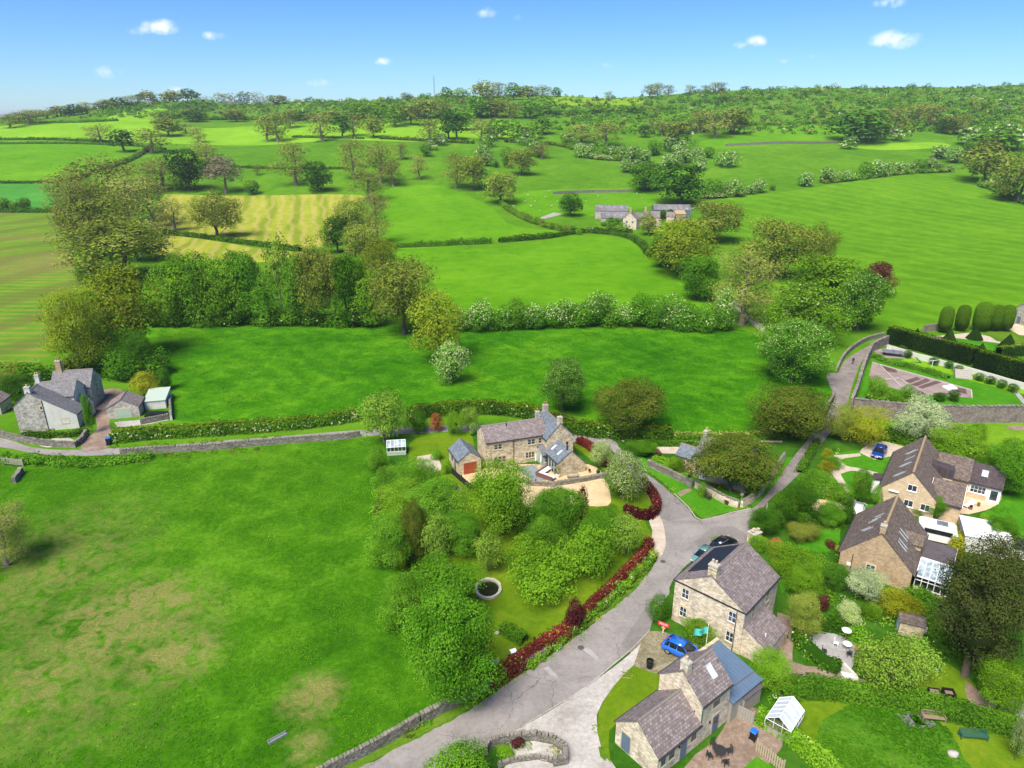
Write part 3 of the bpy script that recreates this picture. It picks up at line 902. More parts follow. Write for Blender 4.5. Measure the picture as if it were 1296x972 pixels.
    def chimney(s, x, y, zb, zt, sx=.8, sy=.6, pots=2, wall='st_tan', pot='pot', label=None, row='x'):
        mb = MB().box(x - sx / 2, y - sy / 2, zb, x + sx / 2, y + sy / 2, zt)
        mb.mat(1)
        mb.box(x - sx / 2 - .06, y - sy / 2 - .06, zt, x + sx / 2 + .06, y + sy / 2 + .06, zt + .10)
        mb.box(x - sx / 2 - .02, y - sy / 2 - .02, zt + .101, x + sx / 2 + .02, y + sy / 2 + .02, zt + .17)
        mb.box(x - sx / 2 - .03, y - sy / 2 - .03, zt - .35, x + sx / 2 + .03, y + sy / 2 + .03, zt - .28)
        ch = s.put(mb, 'chimney', [M[wall], M['stone_trim']])
        for i in range(pots):
            d = (i - (pots - 1) / 2) * .36
            px_, py_ = (x + d, y) if row == 'x' else (x, y + d)
            p = MB().at(px_, py_, zt + .165).lathe([(.13, 0), (.13, .06), (.10, .09), (.105, .38), (.13, .40), (.13, .46), (.09, .46)], 10)
            s.put(p, 'chimney_pot', M[pot], ch)
        return ch

    def on_roof(s, side, x, d):
        """frame lying on the slope: side 0 = towards y 0, 1 = towards y W; d metres below the ridge along the slope"""
        if side == 0:
            a = math.atan(s.s1)
            return Matrix.Translation((x, s.ry, s.ridge + s.th + .01)) @ Matrix.Rotation(math.pi, 4, 'Z') @ Matrix.Rotation(-a, 4, 'X') @ Matrix.Translation((0, d, 0))
        a = math.atan(s.s2)
        return Matrix.Translation((x, s.ry, s.ridge + s.th + .01)) @ Matrix.Rotation(-a, 4, 'X') @ Matrix.Translation((0, d, 0))

    def rooflight(s, side, x, d, w=.7, h=1.1, glass='skylight', frame='lead', name='skylight'):
        Ml = s.on_roof(side, x, d)
        mb = MB().box(-w / 2, 0, -.02, w / 2, h, .05)
        mb.mat(1)
        f = s.put(mb, name, [M[frame], M[frame]], Ml=Ml)
        s.put(MB().box(-w / 2 + .07, .07, .03, w / 2 - .07, h - .07, .062), 'pane', M[glass], f, Ml)
        return f

    def pipe(s, side, u, z0, z1):
        s.put(MB().tube([(0, -.08, 0), (0, -.08, z1 - z0), (0, .12, z1 - z0 + .15)], .045, 6), 'drainpipe', M['gutter'], Ml=s.side(side, u, z0))


def monopitch(s, x0, x1, y0, y1, zl, zh, wall, roof, z0=-.1, th=.12, ov=.15, name='lean_to', low='y0', seams=0):
    """a lean-to in block s's space; low edge at y0 or y1"""
    a, b = (zl, zh) if low == 'y0' else (zh, zl)
    s.put(MB().prism([(y0, z0), (y1, z0), (y1, b), (y0, a)], x0, x1, 'x'), name + '_wall', M[wall])
    g = (b - a) / (y1 - y0)
    o0 = ov if low == 'y0' else 0
    o1 = ov if low == 'y1' else 0
    mb = MB().prism([(y0 - o0, a - g * o0 + .004), (y1 + o1, b + g * o1 + .004), (y1 + o1, b + g * o1 + th), (y0 - o0, a - g * o0 + th)], x0 - .08, x1 + .08, 'x')
    if seams:
        n = int((x1 - x0 + .16) / seams)
        for i in range(n + 1):
            x = x0 - .08 + (x1 - x0 + .16) * i / n
            mb.prism([(y0 - o0, a - g * o0 + th), (y1 + o1, b + g * o1 + th), (y1 + o1, b + g * o1 + th + .06), (y0 - o0, a - g * o0 + th + .06)], x - .025, x + .025, 'x')
    return s.put(mb, name + '_roof', M[roof])


def house(name, ox, oy, ang, label, cat='house', group=None):
    return empty(name, (ox, oy, 0), math.radians(ang), label, cat, group)


# ================= B: the two-storey house beside the bend =================
B = house('stone_house', 23.56, 57.38, 47, 'two storey cream stone house at the road bend with solar panels on its roof')
b = Block(B, 23.56, 57.38, 47, 8.1, 8.0, 5.3, 7.75, wall='st_cream', roof='r_purple', over=.12, gov=.06)
b.chimney(.42, 4.0, 7.3, 8.9, .75, .95, 2, 'st_tan', 'pot_pale', row='y')
for u, z, c in ((1.35, 3.55, 2), (6.75, 3.5, 2), (1.3, 1.15, 2), (6.75, 1.0, 2)):
    b.window('-x', u, z, .85, 1.25, 2, 2)
for u, z in ((2.2, 3.5), (5.6, 3.5), (6.1, 1.0)):
    b.window('-y', u, z, .75, 1.3, 2, 2, 'cream')
b.pipe('-x', 7.4 - .2, .0, 5.0)
b.put(MB().box(-.10, -.15, 5.2, -.004, 8.15, 5.32), 'string_course', M['gutter'])
pan = MB()
for i in range(6):
    for j in range(3):
        pan.box(-.0 + i * 1.02, j * 1.1, 0, i * 1.02 + 1.0, j * 1.1 + 1.08, .05)
sp_ = b.put(pan, 'solar_panel', M['solar'], Ml=b.on_roof(1, 1.55, .75))
monopitch(b, .1, 4.6, -2.7, -.002, 2.15, 3.55, 'st_cream', 'r_purple', low='y0')
b.put(MB().at(1.3, -1.9, 2.5).tube([(0, 0, 0), (0, 0, .55)], .06, 8), 'flue', M['white'])
B2 = MB().at(0, -.01, 0)

# ================= C: the long cottage at the bottom =================
C = house('stone_cottage', 12.13, 42.8, 38.5, 'long low stone cottage at the bottom edge with stepped purple slate roofs and blue shutters')
c1 = Block(C, 12.13, 42.8, 38.5, 5.6, 4.75, 2.45, 4.45, wall='st_cream', roof='r_purple', over=.12, gov=.08, cap='ridge')
c2 = Block(C, 12.13 + 5.602 * math.cos(math.radians(38.5)), 42.8 + 5.602 * math.sin(math.radians(38.5)), 38.5, 4.15, 4.75, 4.5, 6.55, wall='st_cream', roof='r_purple', over=.12, gov=.06)
c2.chimney(.4, 2.375, 6.1, 7.35, .6, .8, 1, 'st_cream', 'pot_pale')
c1.door('-x', 1.25, 1.0, 1.9, 'slatedoor', .15, 'shutter', handle=False)
c1.door('-y', 3.4, .85, 1.95, 'slatedoor', glazed=.0)
c1.window('-y', 4.75, 1.05, .75, .85, 2, 1, 'slatedoor')
c1.window('-y', 1.8, 1.05, .75, .85, 2, 1, 'slatedoor')
c1.window('-y', .7, 1.05, .6, .85, 2, 1, 'slatedoor')
c2.door('-y', 2.3, .85, 1.95, 'slatedoor', glazed=.45)
c2.window('-y', 2.1, 3.1, 1.0, .75, 2, 1, 'slatedoor')
c2.window('+y', 2.3, 2.6, .8, .9, 2, 1, 'slatedoor')
c2.window('-x', 3.9, 2.9, .0001 + .6, .6, 2, 1, 'white')
c2.rooflight(0, 2.75, .75, .75, 1.35)
c2.put(MB().at(.0, -.08, 2.6).tube([(0, 0, 0), (0, 0, 1.8)], .05, 6), 'drainpipe', M['greenpaint'])
c2.put(MB().at(1.35, -.06, 1.7).lathe([(.02, 0), (.09, .02), (.09, .18), (.03, .24)], 8), 'wall_lamp', M['black'])
c1.put(MB().at(2.75, -.06, 1.7).lathe([(.02, 0), (.09, .02), (.09, .18), (.03, .24)], 8), 'wall_lamp', M['black'])
bb = Block(C, 12.13, 42.8, 38.5, .1, .1, 1, 1.1, walls=False, cap=None, gutter=False) if False else c1
ro = monopitch(c1, 9.82, 14.4, -.3, 4.6, 2.35, 3.35, 'greywood', 'bluemetal', low='y0', seams=.42, name='metal_roofed_wing')
c1.put(MB().box(9.75, 4.62, -.1, 14.5, 4.95, 3.75), 'parapet_wall', M['st_tan'])
f_ = c1.put(MB().box(14.0 - 2.4, -.34, 1.15, 14.0, -.28, 1.95), 'window', M['palegreen'])
pn = MB()
for i in range(5): pn.box(14.0 - 2.34 + i * .47, -.36, 1.22, 14.0 - 2.34 + i * .47 + .38, -.342, 1.88)
c1.put(pn, 'pane', M['glass'], f_)

# ================= D1: brown-roofed cottage with conservatory =================
D = house('brick_cottage', 46.6, 67.7, 54, 'buff cottage with a brown tiled roof and glass conservatory beside the big pine')
d1 = Block(D, 46.6, 67.7, 54, 10.8, 7.8, 2.5, 6.4, wall='st_golden', roof='r_brown', over=.3, gov=.06, cap='ridge_tan', ry=3.9)
d1.chimney(.45, 3.9, 5.6, 7.3, .55, .6, 1, 'st_golden', 'pot_pale')
d1.window('-x', 3.5, 1.0, 1.0, .95, 2, 1)
d1.put(MB().box(.0, 0, 0, .5, .04, .45), 'meter_box', M['white'], Ml=d1.side('-x', .9, .9) @ Matrix.Translation((0, -.06, 0)))
d1.pipe('-x', 1.4, .0, 2.6)
for x in (4.2, 5.0, 2.9, 2.2):
    d1.rooflight(0, x, 2.0 if x > 4 else 2.3, .22, 1.5, 'ghglass')
for x, d_ in ((3.2, 1.9), (3.6, 2.3), (5.2, 1.7), (5.6, 1.3), (6.3, 1.0)):
    d1.rooflight(1, x, d_, .22, 1.25, 'ghglass')
# dormer on the yard side
dm = MB().prism([(4.9, 2.9), (6.9, 2.9), (6.9, 3.6), (5.9, 4.5), (4.9, 3.6)], -.1, 2.2, 'y')
d1.put(dm, 'dormer', M['st_golden'])
dr = MB().prism([(4.75, 3.5), (5.9, 4.53), (5.9, 4.65), (4.75, 3.62)], -.25, 2.9, 'y').prism([(5.9, 4.53), (7.05, 3.5), (7.05, 3.62), (5.9, 4.65)], -.25, 2.9, 'y')
d1.put(dr, 'dormer_roof', M['r_brown'])
d1.put(MB().box(5.3, -.14, 3.0, 6.5, -.105, 3.55), 'dormer_window', M['glass'])
# flat-roofed garage, reached from d1's yard side
gx0, gx1, gy0, gy1 = 4.2, 8.6, -3.6, -.34
d1.put(MB().box(gx0, gy0, -.1, gx1, gy1, 2.45), 'garage_wall', M['st_golden'])
d1.put(MB().box(gx0 - .12, gy0 - .12, 2.452, gx1 + .12, gy1, 2.62), 'garage_roof', M['leaddark'])
d1.put(MB().box(gx0 - .15, gy0 - .15, 2.44, gx1 + .15, gy0 - .122, 2.66), 'fascia', M['white'])
# conservatory
cx0, cx1, cy0, cy1 = .6, 4.05, -3.7, -.36
d1.put(MB().box(cx0, cy0, -.1, cx1, cy1, .55), 'conservatory_plinth', M['st_golden'])
fr = MB()
nx, ny = 4, 5
for j in range(ny + 1):                       # rafters run down towards the garden (-x)
    y = cy0 + (cy1 - cy0) * j / ny
    fr.box(cx0, y - .035, .552, cx0 + .07, y + .035, 2.05)
    fr.prism([(cx0, 2.05), (cx1, 2.60), (cx1, 2.68), (cx0, 2.13)], y - .035, y + .035, 'y')
for i in range(nx + 1):
    x = cx0 + (cx1 - cx0) * i / nx
    zt = 2.05 + .55 * i / nx
    fr.box(x - .035, cy0 - .035, .552, x + .035, cy0 + .035, zt)
fr.box(cx0 - .03, cy0 - .04, 2.0, cx0 + .08, cy1 + .02, 2.12).box(cx0 - .02, cy0 - .04, .55, cx0 + .07, cy1, .63)
fr.box(cx0 - .02, cy0 - .03, 1.55, cx0 + .06, cy1, 1.60).box(cx0 + .08, cy0 - .04, 1.55, cx1, cy0 + .04, 1.60)
fr.box(cx1 - .06, cy0 - .04, 2.55, cx1 + .04, cy1, 2.72)
cf = d1.put(fr, 'conservatory_frame', M['white'])
gp = MB().prism([(cx0 + .02, 2.08), (cx1 - .07, 2.62), (cx1 - .07, 2.635), (cx0 + .02, 2.095)], cy0, cy1, 'y')
d1.put(gp, 'glass_roof', M['ghglass'], cf)
gp = MB().box(cx0 + .03, cy0, .63, cx0 + .04, cy1, 2.0).box(cx0 + .08, cy0 - .004, .63, cx1, cy0 + .004, 2.05)
d1.put(gp, 'pane', M['clear'], cf)

# ================= D2: the big pale house with three wings =================
E_ = house('large_pale_house', 58.15, 83.2, 55, 'large buff house with long brown roofs and wings towards a peach terrace')
e1 = Block(E_, 58.15, 83.2, 55, 14.0, 6.9, 3.0, 6.4, wall='st_buff', roof='r_brown', over=.25, gov=.08, cap='ridge_tan')
e1.window('-x', 3.75, 3.6, 1.15, .95, 2, 1, lintel=False, sill='white')
e1.window('-x', 3.7, 1.15, 1.15, 1.0, 2, 1, lintel=False, sill='white')
e1.window('-x', 5.75, 1.15, 1.15, 1.0, 2, 1, lintel=False, sill='white')
e1.put(MB().box(0, 0, 0, 1.3, .25, .12), 'satellite_box', M['white'], Ml=e1.side('-x', 1.6, 2.9) @ Matrix.Translation((-.6, -.27, 0)))
for x, d_ in ((1.6, 1.4), (2.0, 1.8), (4.6, .9), (5.0, 1.3), (6.8, .7), (9.2, .6), (9.6, 1.0)):
    e1.rooflight(1, x, d_, .22, 1.6, 'ghglass')
# porch on the garden side
e1.put(MB().box(3.6, 6.92, -.1, 5.4, 8.4, 2.2), 'porch_wall', M['white'])
e1.put(MB().prism([(6.92, 2.55), (8.6, 2.2), (8.6, 2.32), (6.92, 2.68)], 3.4, 5.6, 'x'), 'porch_roof', M['r_dark'])
A55 = math.radians(55)


def loc55(x, y): return (58.15 + x * math.cos(A55) - y * math.sin(A55), 83.2 + x * math.sin(A55) + y * math.cos(A55))


# wing 1, ridge across
wx = loc55(.95, .9)
w1 = Block(E_, wx[0], wx[1], -35, 3.8, 6.0, 2.7, 4.6, wall='st_buff', roof='r_brown', over=.2, gov=.1, cap=None, barge='white')
wx = loc55(9.8, 1.2)
w2 = Block(E_, wx[0], wx[1], -35, 4.5, 5.2, 2.8, 5.1, wall='st_buff', roof='r_brown', over=.2, gov=.02, cap=None)
wx = loc55(10.4, -3.35)
w3 = Block(E_, wx[0], wx[1], -35, 4.0, 5.0, 2.5, 4.5, wall='white', roof='r_dark', over=.2, gov=.1, cap=None)
w3.rooflight(0, 1.6, 1.0, .8, 1.1)
w3.window('-y', 1.2, .95, 1.9, 1.1, 4, 2, lintel=False, sill='white')
w3.door('-y', 3.2, 1.1, 2.0, 'white', planks=2, lintel='white', glazed=.8)
w3.put(MB().box(.02, -.03, -.1, 2.4, -.004, .72), 'plinth', M['st_buff'])
# dormer box between the wings
e1.put(MB().prism([(0.9, 3.2), (-1.2, 3.2), (-1.2, 4.6), (2.4, 5.0), (2.4, 3.2)], 7.8, 9.7, 'x'), 'dormer', M['r_dark'])
e1.put(MB().box(7.9, -1.26, 3.35, 9.6, -1.205, 4.35), 'dormer_window', M['glass'])
e1.put(MB().box(7.8, -1.22, -.1, 9.7, -.01, 3.19), 'dormer_wall', M['st_buff'])

# ================= A: the farmhouse in the middle =================
A = house('farmhouse', -4.1, 98.4, 19, 'L-shaped tan stone farmhouse in the centre with a blue slate extension and a patio')
a1 = Block(A, -4.1, 98.4, 19, 10.4, 4.8, 4.5, 6.25, wall='st_tan', roof='r_purple', over=.12, gov=.05, wall_name='wall')
for u, c_, w_ in ((2.0, 2, 1.35), (7.6, 2, 1.3), (9.4, 2, 1.2)):
    a1.window('-y', u, 3.1, w_, .95, c_, 2, 'cream', mull=True)
a1.window('-y', 2.3, .75, 2.0, 1.1, 3, 2, 'cream', mull=True)
a1.window('-y', 7.4, .75, 1.5, 1.05, 3, 2, 'cream', mull=True)
a1.pipe('-y', 4.6, 0, 4.3)
a1.put(MB().at(4.0, 1.9, 6.0).tube([(0, 0, 0), (0, 0, .7)], .07, 8), 'flue', M['black'])
a2 = Block(A, 9.9, 101.6, 111, 6.6, 4.7, 4.3, 6.7, wall='st_tan', roof='r_blue', over=.12, gov=.05, eave2=4.3)
a2.chimney(.35, 2.35, 6.3, 7.7, .6, .7, 0, 'st_tan')
a2.chimney(6.1, 2.35, 6.3, 7.6, .6, .8, 2, 'st_grey', 'pot', row='y')
a1.chimney(9.7, 2.9, 6.0, 7.3, .6, .6, 1, 'st_grey', 'pot')
a2.window('-x', 3.6, 2.9, .55, .6, 1, 1, 'cream')
a3 = Block(A, 11.55, 97.6, 114, 5.4, 4.9, 1.35, 4.0, eave2=2.35, ry=2.55, wall='st_tan', roof='r_blue', over=.1, gov=.06, wall_name='wall', cap=None)
# its glazed doors towards the patio are on +y
for i in range(5):
    a3.door('+y', 1.0 + i * .92, .84, 2.05, 'palegreen', z=.03, planks=1, lintel='palegreen', glazed=.93, handle=(i == 2), name='glazed_door')
a3.rooflight(1, 3.6, .9, .45, 1.1)
a3.rooflight(1, 1.6, .9, .45, 1.1)
a3.put(MB().at(.9, 2.9, 3.6).tube([(0, 0, 0), (0, 0, 1.5)], .11, 8), 'stove_flue', M['black'])
# porch in the corner
po = Block(A, 4.9, 98.9, 19, 2.2, 2.6, 2.2, 2.95, wall='palegreen', roof='r_grey', over=.25, gov=.15, cap=None, ry=1.9)
po.window('-y', 1.0, .8, 1.3, 1.1, 3, 2, 'palegreen', lintel=False, sill='cream')
# garage with the red door
AG = house('garage', -4.85, 97.5, 112, 'small stone garage with a blue slate roof and a red wooden door beside the farmhouse', 'garage')
ag = Block(AG, -4.85, 97.5, 112, 5.0, 3.7, 2.35, 3.75, wall='st_tan', roof='r_blue', over=.1, gov=.05, cap=None)
for i in range(2):
    ag.door('-x', 1.35 + i * 1.07, 1.06, 1.95, 'redwood', planks=6, name='garage_door', lintel='quoin', handle=False)
ag.door('+y', 3.4, .8, 1.95, 'slatedoor')
ag.window('+y', 1.8, 1.0, .9, .9, 2, 1, 'slatedoor')

# ================= E: the grey house on the left =================
L_ = house('grey_farmhouse', -87.1, 112.0, 12, 'rambling grey stone house at the far left with several slate gables beside the lane')
# the gable that faces the lane: its corner (0,0) is the right one, so the white catslide is towards y 0
A12 = math.radians(12)


def locL(u, v): return (-87.1 + u * math.cos(A12) - v * math.sin(A12), 112.0 + u * math.sin(A12) + v * math.cos(A12))


p = locL(9.6, 0)
l1 = Block(L_, p[0], p[1], 102, 4.2, 9.6, 2.6, 7.3, eave2=4.9, ry=6.9, wall='st_grey', roof='r_grey', over=.12, gov=.06)
l1.put(MB().prism([(.02, -.1), (5.0, -.1), (5.0, 5.85), (.02, 2.6)], -.03, -.004, 'x'), 'rendered_wall', M['limewash'])
l1.put(MB().at(-.06, 4.98, 0).box(-.05, -.05, 0, .05, .05, 5.8), 'drainpipe', M['gutter'])
l1.window('-x', 4.3, 4.0, .45, .7, 1, 1, 'cream')
l1.window('-x', 7.6, 1.2, 1.1, .8, 2, 1, 'cream')
l1.chimney(.4, 6.9, 6.9, 8.2, .7, .9, 1, 'limewash', 'pot_pale')
p = locL(1.2, 4.2)
l2 = Block(L_, p[0], p[1], 12, 6.9, 5.6, 4.7, 6.7, wall='limewash', roof='r_grey', over=.12, gov=.06)
l2.window('+x', 2.6, 3.2, .9, .9, 2, 1, 'cream')
p = locL(2.2, 9.6)
l3 = Block(L_, p[0], p[1], 12, 6.9, 6.0, 4.3, 6.8, wall='st_grey', roof='r_grey', over=.12, gov=.06)
l3.window('+x', 3.0, 3.2, .8, .9, 2, 1, 'cream')
l3.window('+x', 3.0, .9, .8, .9, 2, 1, 'cream')
l3.chimney(1.2, 3.0, 6.3, 8.9, .9, .8, 2, 'st_golden', 'pot')
l2.chimney(.5, 2.9, 6.6, 8.1, .7, .6, 2, 'limewash', 'pot_pale')
p = locL(9.62, .6)
l4 = Block(L_, p[0] - 1.6, p[1] + 3.2, 12, 1.3, 3.1, 2.4, 3.4, wall='limewash', roof='r_grey', over=.1, gov=.05, cap=None)
# stone garage with pale door
g0 = G(137, 531)
LG = house('garage', g0.x, g0.y, 15, 'grey stone garage with a pale green door and hipped slate roof beside the left driveway', 'garage')
g15 = math.radians(15)
lg = Block(LG, g0.x + 5.4 * math.cos(g15), g0.y + 5.4 * math.sin(g15), 105, 4.6, 5.4, 2.1, 3.6, wall='st_grey', roof='r_purple', over=.2, gov=.08)
lg.door('-x', 2.7, 2.6, 1.8, 'palegreen', planks=9, name='garage_door', handle=False)
# far-left outbuilding
g1 = G(-4, 524)
LO = house('outbuilding', g1.x, g1.y, 10, 'small stone outbuilding cut off by the left edge of the picture', 'shed')
lo = Block(LO, g1.x + 1.2, g1.y - .3, 100, 4, 5, 2.3, 4.0, wall='st_grey', roof='r_purple')
lo.door('-x', 3.2, 1.2, 1.8, 'darkwood')

# ================= F: the cottage behind the yew =================
q0, q1 = G(876, 603), G(911, 614)
fa = math.degrees(math.atan2(q1.y - q0.y, q1.x - q0.x))
Fh = house('yew_cottage', q0.x, q0.y, fa, 'pale stone cottage half hidden behind the dark yew at the road fork')
f1 = Block(Fh, q0.x, q0.y, fa, 8.5, 5.2, 3.9, 5.9, wall='st_buff', roof='r_grey', over=.12, gov=.05)
f1.door('-y', 1.55, .9, 2.0, 'white', glazed=.4)
f1.window('-y', .55, 1.3, .35, 1.0, 1, 1, 'darkwood')
f1.window('-y', 3.6, 1.2, .8, 1.1, 2, 2)
f1.window('-y', 3.6, 2.9, .8, .8, 2, 1)
f1.window('-y', 1.6, 2.9, .6, .8, 2, 1)
f1.chimney(7.9, 2.6, 5.5, 7.0, .7, .8, 2, 'stone_trim', 'pot_pale', row='y')
f1.chimney(.5, 2.6, 5.5, 6.9, .6, .7, 1, 'st_grey', 'pot_pale', row='y')
fb = math.radians(fa)
f2 = Block(Fh, q0.x - 3.4 * math.cos(fb) - 1.0 * math.sin(fb), q0.y - 3.4 * math.sin(fb) + 1.0 * math.cos(fb), fa, 3.38, 3.6, 2.3, 3.5, wall='st_golden', roof='r_blue', over=.1)
f2.window('-y', 1.5, 1.1, .5, .6, 1, 1)

# ================= the far farm =================
def far_block(nm, label, px0, py0, wpx, ang, W, eave, ridge, wall, roof, cat='barn', group=None, **kw):
    g = G(px0, py0)
    Lm = px_size(g, wpx)
    r = empty(nm, g, math.radians(ang), label, cat, group)
    k = Block(r, 0, 0, ang, Lm, W, eave, ridge, wall=wall, roof=roof, cap=None, **kw)
    # Block places children relative to the world: lift them on to the slope
    for ch in r.children:
        Mw = Matrix.Translation((g.x, g.y, g.z)) @ k.Mw
        ch.matrix_basis = r.matrix_basis.inverted() @ Mw
    k.Mw = Matrix.Translation((g.x, g.y, g.z)) @ k.Mw
    return k


k = far_block('barn', 'large grey barn at the back of the far farm, left of the farmhouse', 753, 277, 40, -5, 12, 4.2, 6.6, 'st_grey', 'barnroof', z0=-2, gutter=False)
for i in range(5): k.rooflight(0, 3 + i * 3.6, 2.0, 1.6, .6, 'ghglass')
k = far_block('barn', 'long low barn in front of the larger one at the far farm', 761, 284, 52, -5, 9, 3.2, 5.4, 'st_grey', 'barnroof', z0=-2, gutter=False)
for i in range(6): k.rooflight(0, 3 + i * 3.6, 2.0, 1.4, .6, 'ghglass')
k = far_block('barn', 'blue-grey gabled barn at the right end of the far farm', 827, 277, 46, -3, 9, 4.6, 7.0, 'slatedoor', 'barnroof', z0=-2, gutter=False)
for i in range(7): k.rooflight(0, 2.5 + i * 3.0, 3.2, 1.2, .6, 'ghglass')
k = far_block('farmhouse', 'pale stone farmhouse with a tall chimney among the barns of the far farm', 805, 291, 13, 62, 7, 5, 8, 'st_cream', 'r_purple', 'house', z0=-2, gutter=False)
k.chimney(1, 3.5, 7, 10.2, 1.0, 1.0, 2, 'st_golden')
k.window('-x', 2, 3, 1, 1.2); k.window('-x', 5, 3, 1, 1.2); k.window('-x', 3.5, .8, 1, 1.2)
k = far_block('farmhouse', 'tan stone farmhouse with its front to the valley at the far farm', 814, 288, 20, -8, 7, 5, 7.6, 'st_tan', 'r_purple', 'house', z0=-2, gutter=False)
for u in (2, 5, 8): k.window('-y', u, 3, 1, 1.1); k.window('-y', u, .9, 1, 1.1)
k.chimney(.8, 3.5, 7, 9.6, 1.0, 1.0, 2, 'st_golden')
k = far_block('farm_outbuilding', 'small grey-roofed outbuilding right of the far farmhouse', 843, 281, 10, -10, 6, 2.8, 4.8, 'st_tan', 'r_purple', 'shed', z0=-2, gutter=False)
k = far_block('farm_outbuilding', 'small rusty-roofed outbuilding at the right end of the far farm', 855, 280, 13, 8, 6, 3.6, 5.2, 'st_golden', 'ridge_tan', 'shed', z0=-2, gutter=False)
# house corner at the right edge, beyond the topiary
g2 = G(1300, 414)
MH = house('manor_wing', g2.x, g2.y, 20, 'grey stone building with a pale gable cut off by the right edge beyond the topiary')
mh = Block(MH, g2.x, g2.y, 10, 12, 6, 3.2, 5.6, wall='st_grey', roof='r_purple', over=.15)
mh.window('-y', 2, 1.0, .8, 1.0); mh.door('-x', 3, 1.2, 2.1, 'slatedoor')

# ================= white-roofed garage at the right edge =================
g3 = G(1224, 690)
WG = house('garage', g3.x, g3.y, -20, 'flat white-roofed garage behind the big pine at the right edge', 'garage')
wq = MB()
wg = Block(WG, 57.9, 76.0, -24, 5.1, 5.0, 2.3, 2.36, wall='limewash', roof='white', over=.12, gov=.12, cap=None, gutter=False)
g4 = G(1262, 706)
W2 = house('solar_shed', g4.x + 1.2, g4.y, -20, 'low shed roofed with dark panels beside the white-roofed garage', 'shed')
wg2 = Block(W2, 63.0, 74.6, -24, 3.2, 2.6, 1.4, 1.55, wall='limewash', roof='solar', over=.1, cap=None, gutter=False)
# ------------------------------------------------------------------ foliage materials
def leafmat(name, dark, mid, light, trans=.28, hue=.014):
    m, t = newmat(name)
    at = t.n('ShaderNodeAttribute', attribute_name='tint')
    oi = t.n('ShaderNodeObjectInfo')
    v = t.math('ADD', at.outputs['Fac'], t.math('MULTIPLY', t.math('SUBTRACT', oi.outputs['Random'], .5), .36))
    c = t.ramp(v, (.10, vmul(dark, .75)), (.5, (mid[0] * .98, mid[1] * 1.04, mid[2] * .7)), (.88, (light[0], light[1], light[2] * .75)))
    h = t.n('ShaderNodeHueSaturation', {'Hue': t.math('ADD', .5 - hue / 2, t.math('MULTIPLY', oi.outputs['Random'], hue)), 'Saturation': 1.0, 'Value': 1.0, 'Color': c})
    df = t.n('ShaderNodeBsdfDiffuse', {'Color': h.outputs[0], 'Roughness': .6})
    tr = t.n('ShaderNodeBsdfTranslucent', {'Color': h.outputs[0]})
    mx = t.n('ShaderNodeMixShader', {0: trans, 1: df.outputs[0], 2: tr.outputs[0]})
    t.t.links.new(mx.outputs[0], t.n('ShaderNodeOutputMaterial').inputs[0])
    return m


LM = {}
LM['green'] = leafmat('broad_leaf', (0.052, 0.143, 0.013), (0.124, 0.293, 0.021), (0.234, 0.455, 0.044))
LM['fresh'] = leafmat('fresh_leaf', (.060, .150, .008), (.145, .305, .018), (.265, .450, .040))
LM['lightg'] = leafmat('willow_leaf', (0.109, 0.196, 0.023), (0.207, 0.345, 0.046), (0.345, 0.494, 0.098))
LM['dark'] = leafmat('dark_leaf', (.018, .062, .006), (.048, .140, .012), (.105, .245, .025))
LM['deep'] = leafmat('deep_leaf', (.030, .105, .008), (.078, .215, .013), (.165, .360, .030))
LM['olive'] = leafmat('olive_leaf', (0.105, 0.147, 0.020), (0.203, 0.273, 0.036), (0.343, 0.427, 0.067))
LM['gold'] = leafmat('golden_olive_leaf', (0.117, 0.163, 0.013), (0.227, 0.293, 0.023), (0.377, 0.442, 0.047))
LM['brown'] = leafmat('budding_twig', (.120, .125, .035), (.235, .240, .070), (.370, .370, .125), .1)
LM['pink'] = leafmat('pinkish_blossom', (0.130, 0.100, 0.080), (0.220, 0.180, 0.150), (0.330, 0.280, 0.250), .1)
LM['yew'] = leafmat('yew_leaf', (0.042, 0.058, 0.012), (0.096, 0.114, 0.019), (0.180, 0.192, 0.034), .1)
LM['pine'] = leafmat('pine_needle', (.014, .022, .007), (.038, .050, .015), (.085, .100, .030), .08)
LM['copper'] = leafmat('copper_leaf', (0.035, 0.008, 0.012), (0.085, 0.020, 0.028), (0.160, 0.045, 0.050), .15)
LM['red'] = leafmat('copper_beech_hedge', (.045, .008, .010), (.135, .018, .026), (.27, .05, .045), .2)
LM['white'] = leafmat('may_blossom', (0.270, 0.320, 0.180), (0.440, 0.480, 0.320), (0.640, 0.670, 0.520), .2, 0)
LM['candle'] = leafmat('chestnut_candle', (0.260, 0.320, 0.170), (0.400, 0.450, 0.270), (0.580, 0.620, 0.420), .2, 0)
LM['silver'] = leafmat('silver_leaf', (0.240, 0.310, 0.190), (0.420, 0.500, 0.330), (0.640, 0.700, 0.540), .2, 0)
LM['yellow'] = leafmat('yellow_leaf', (0.150, 0.170, 0.010), (0.300, 0.320, 0.020), (0.460, 0.460, 0.050), .25)
LM['willow'] = leafmat('golden_weeping', (0.170, 0.200, 0.012), (0.310, 0.340, 0.020), (0.440, 0.460, 0.045), .25)
LM['hedge'] = leafmat('hedge_leaf', (0.036, 0.104, 0.010), (0.086, 0.202, 0.016), (0.169, 0.332, 0.031))
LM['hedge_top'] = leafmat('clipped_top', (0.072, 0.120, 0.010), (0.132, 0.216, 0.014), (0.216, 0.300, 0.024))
LM['hedge2'] = leafmat('clipped_green', (.05, .12, .010), (.11, .22, .018), (.19, .33, .03))
LM['hedge_dark'] = leafmat('clipped_yew', (0.008, 0.022, 0.006), (0.018, 0.042, 0.010), (0.035, 0.075, 0.014), .05)
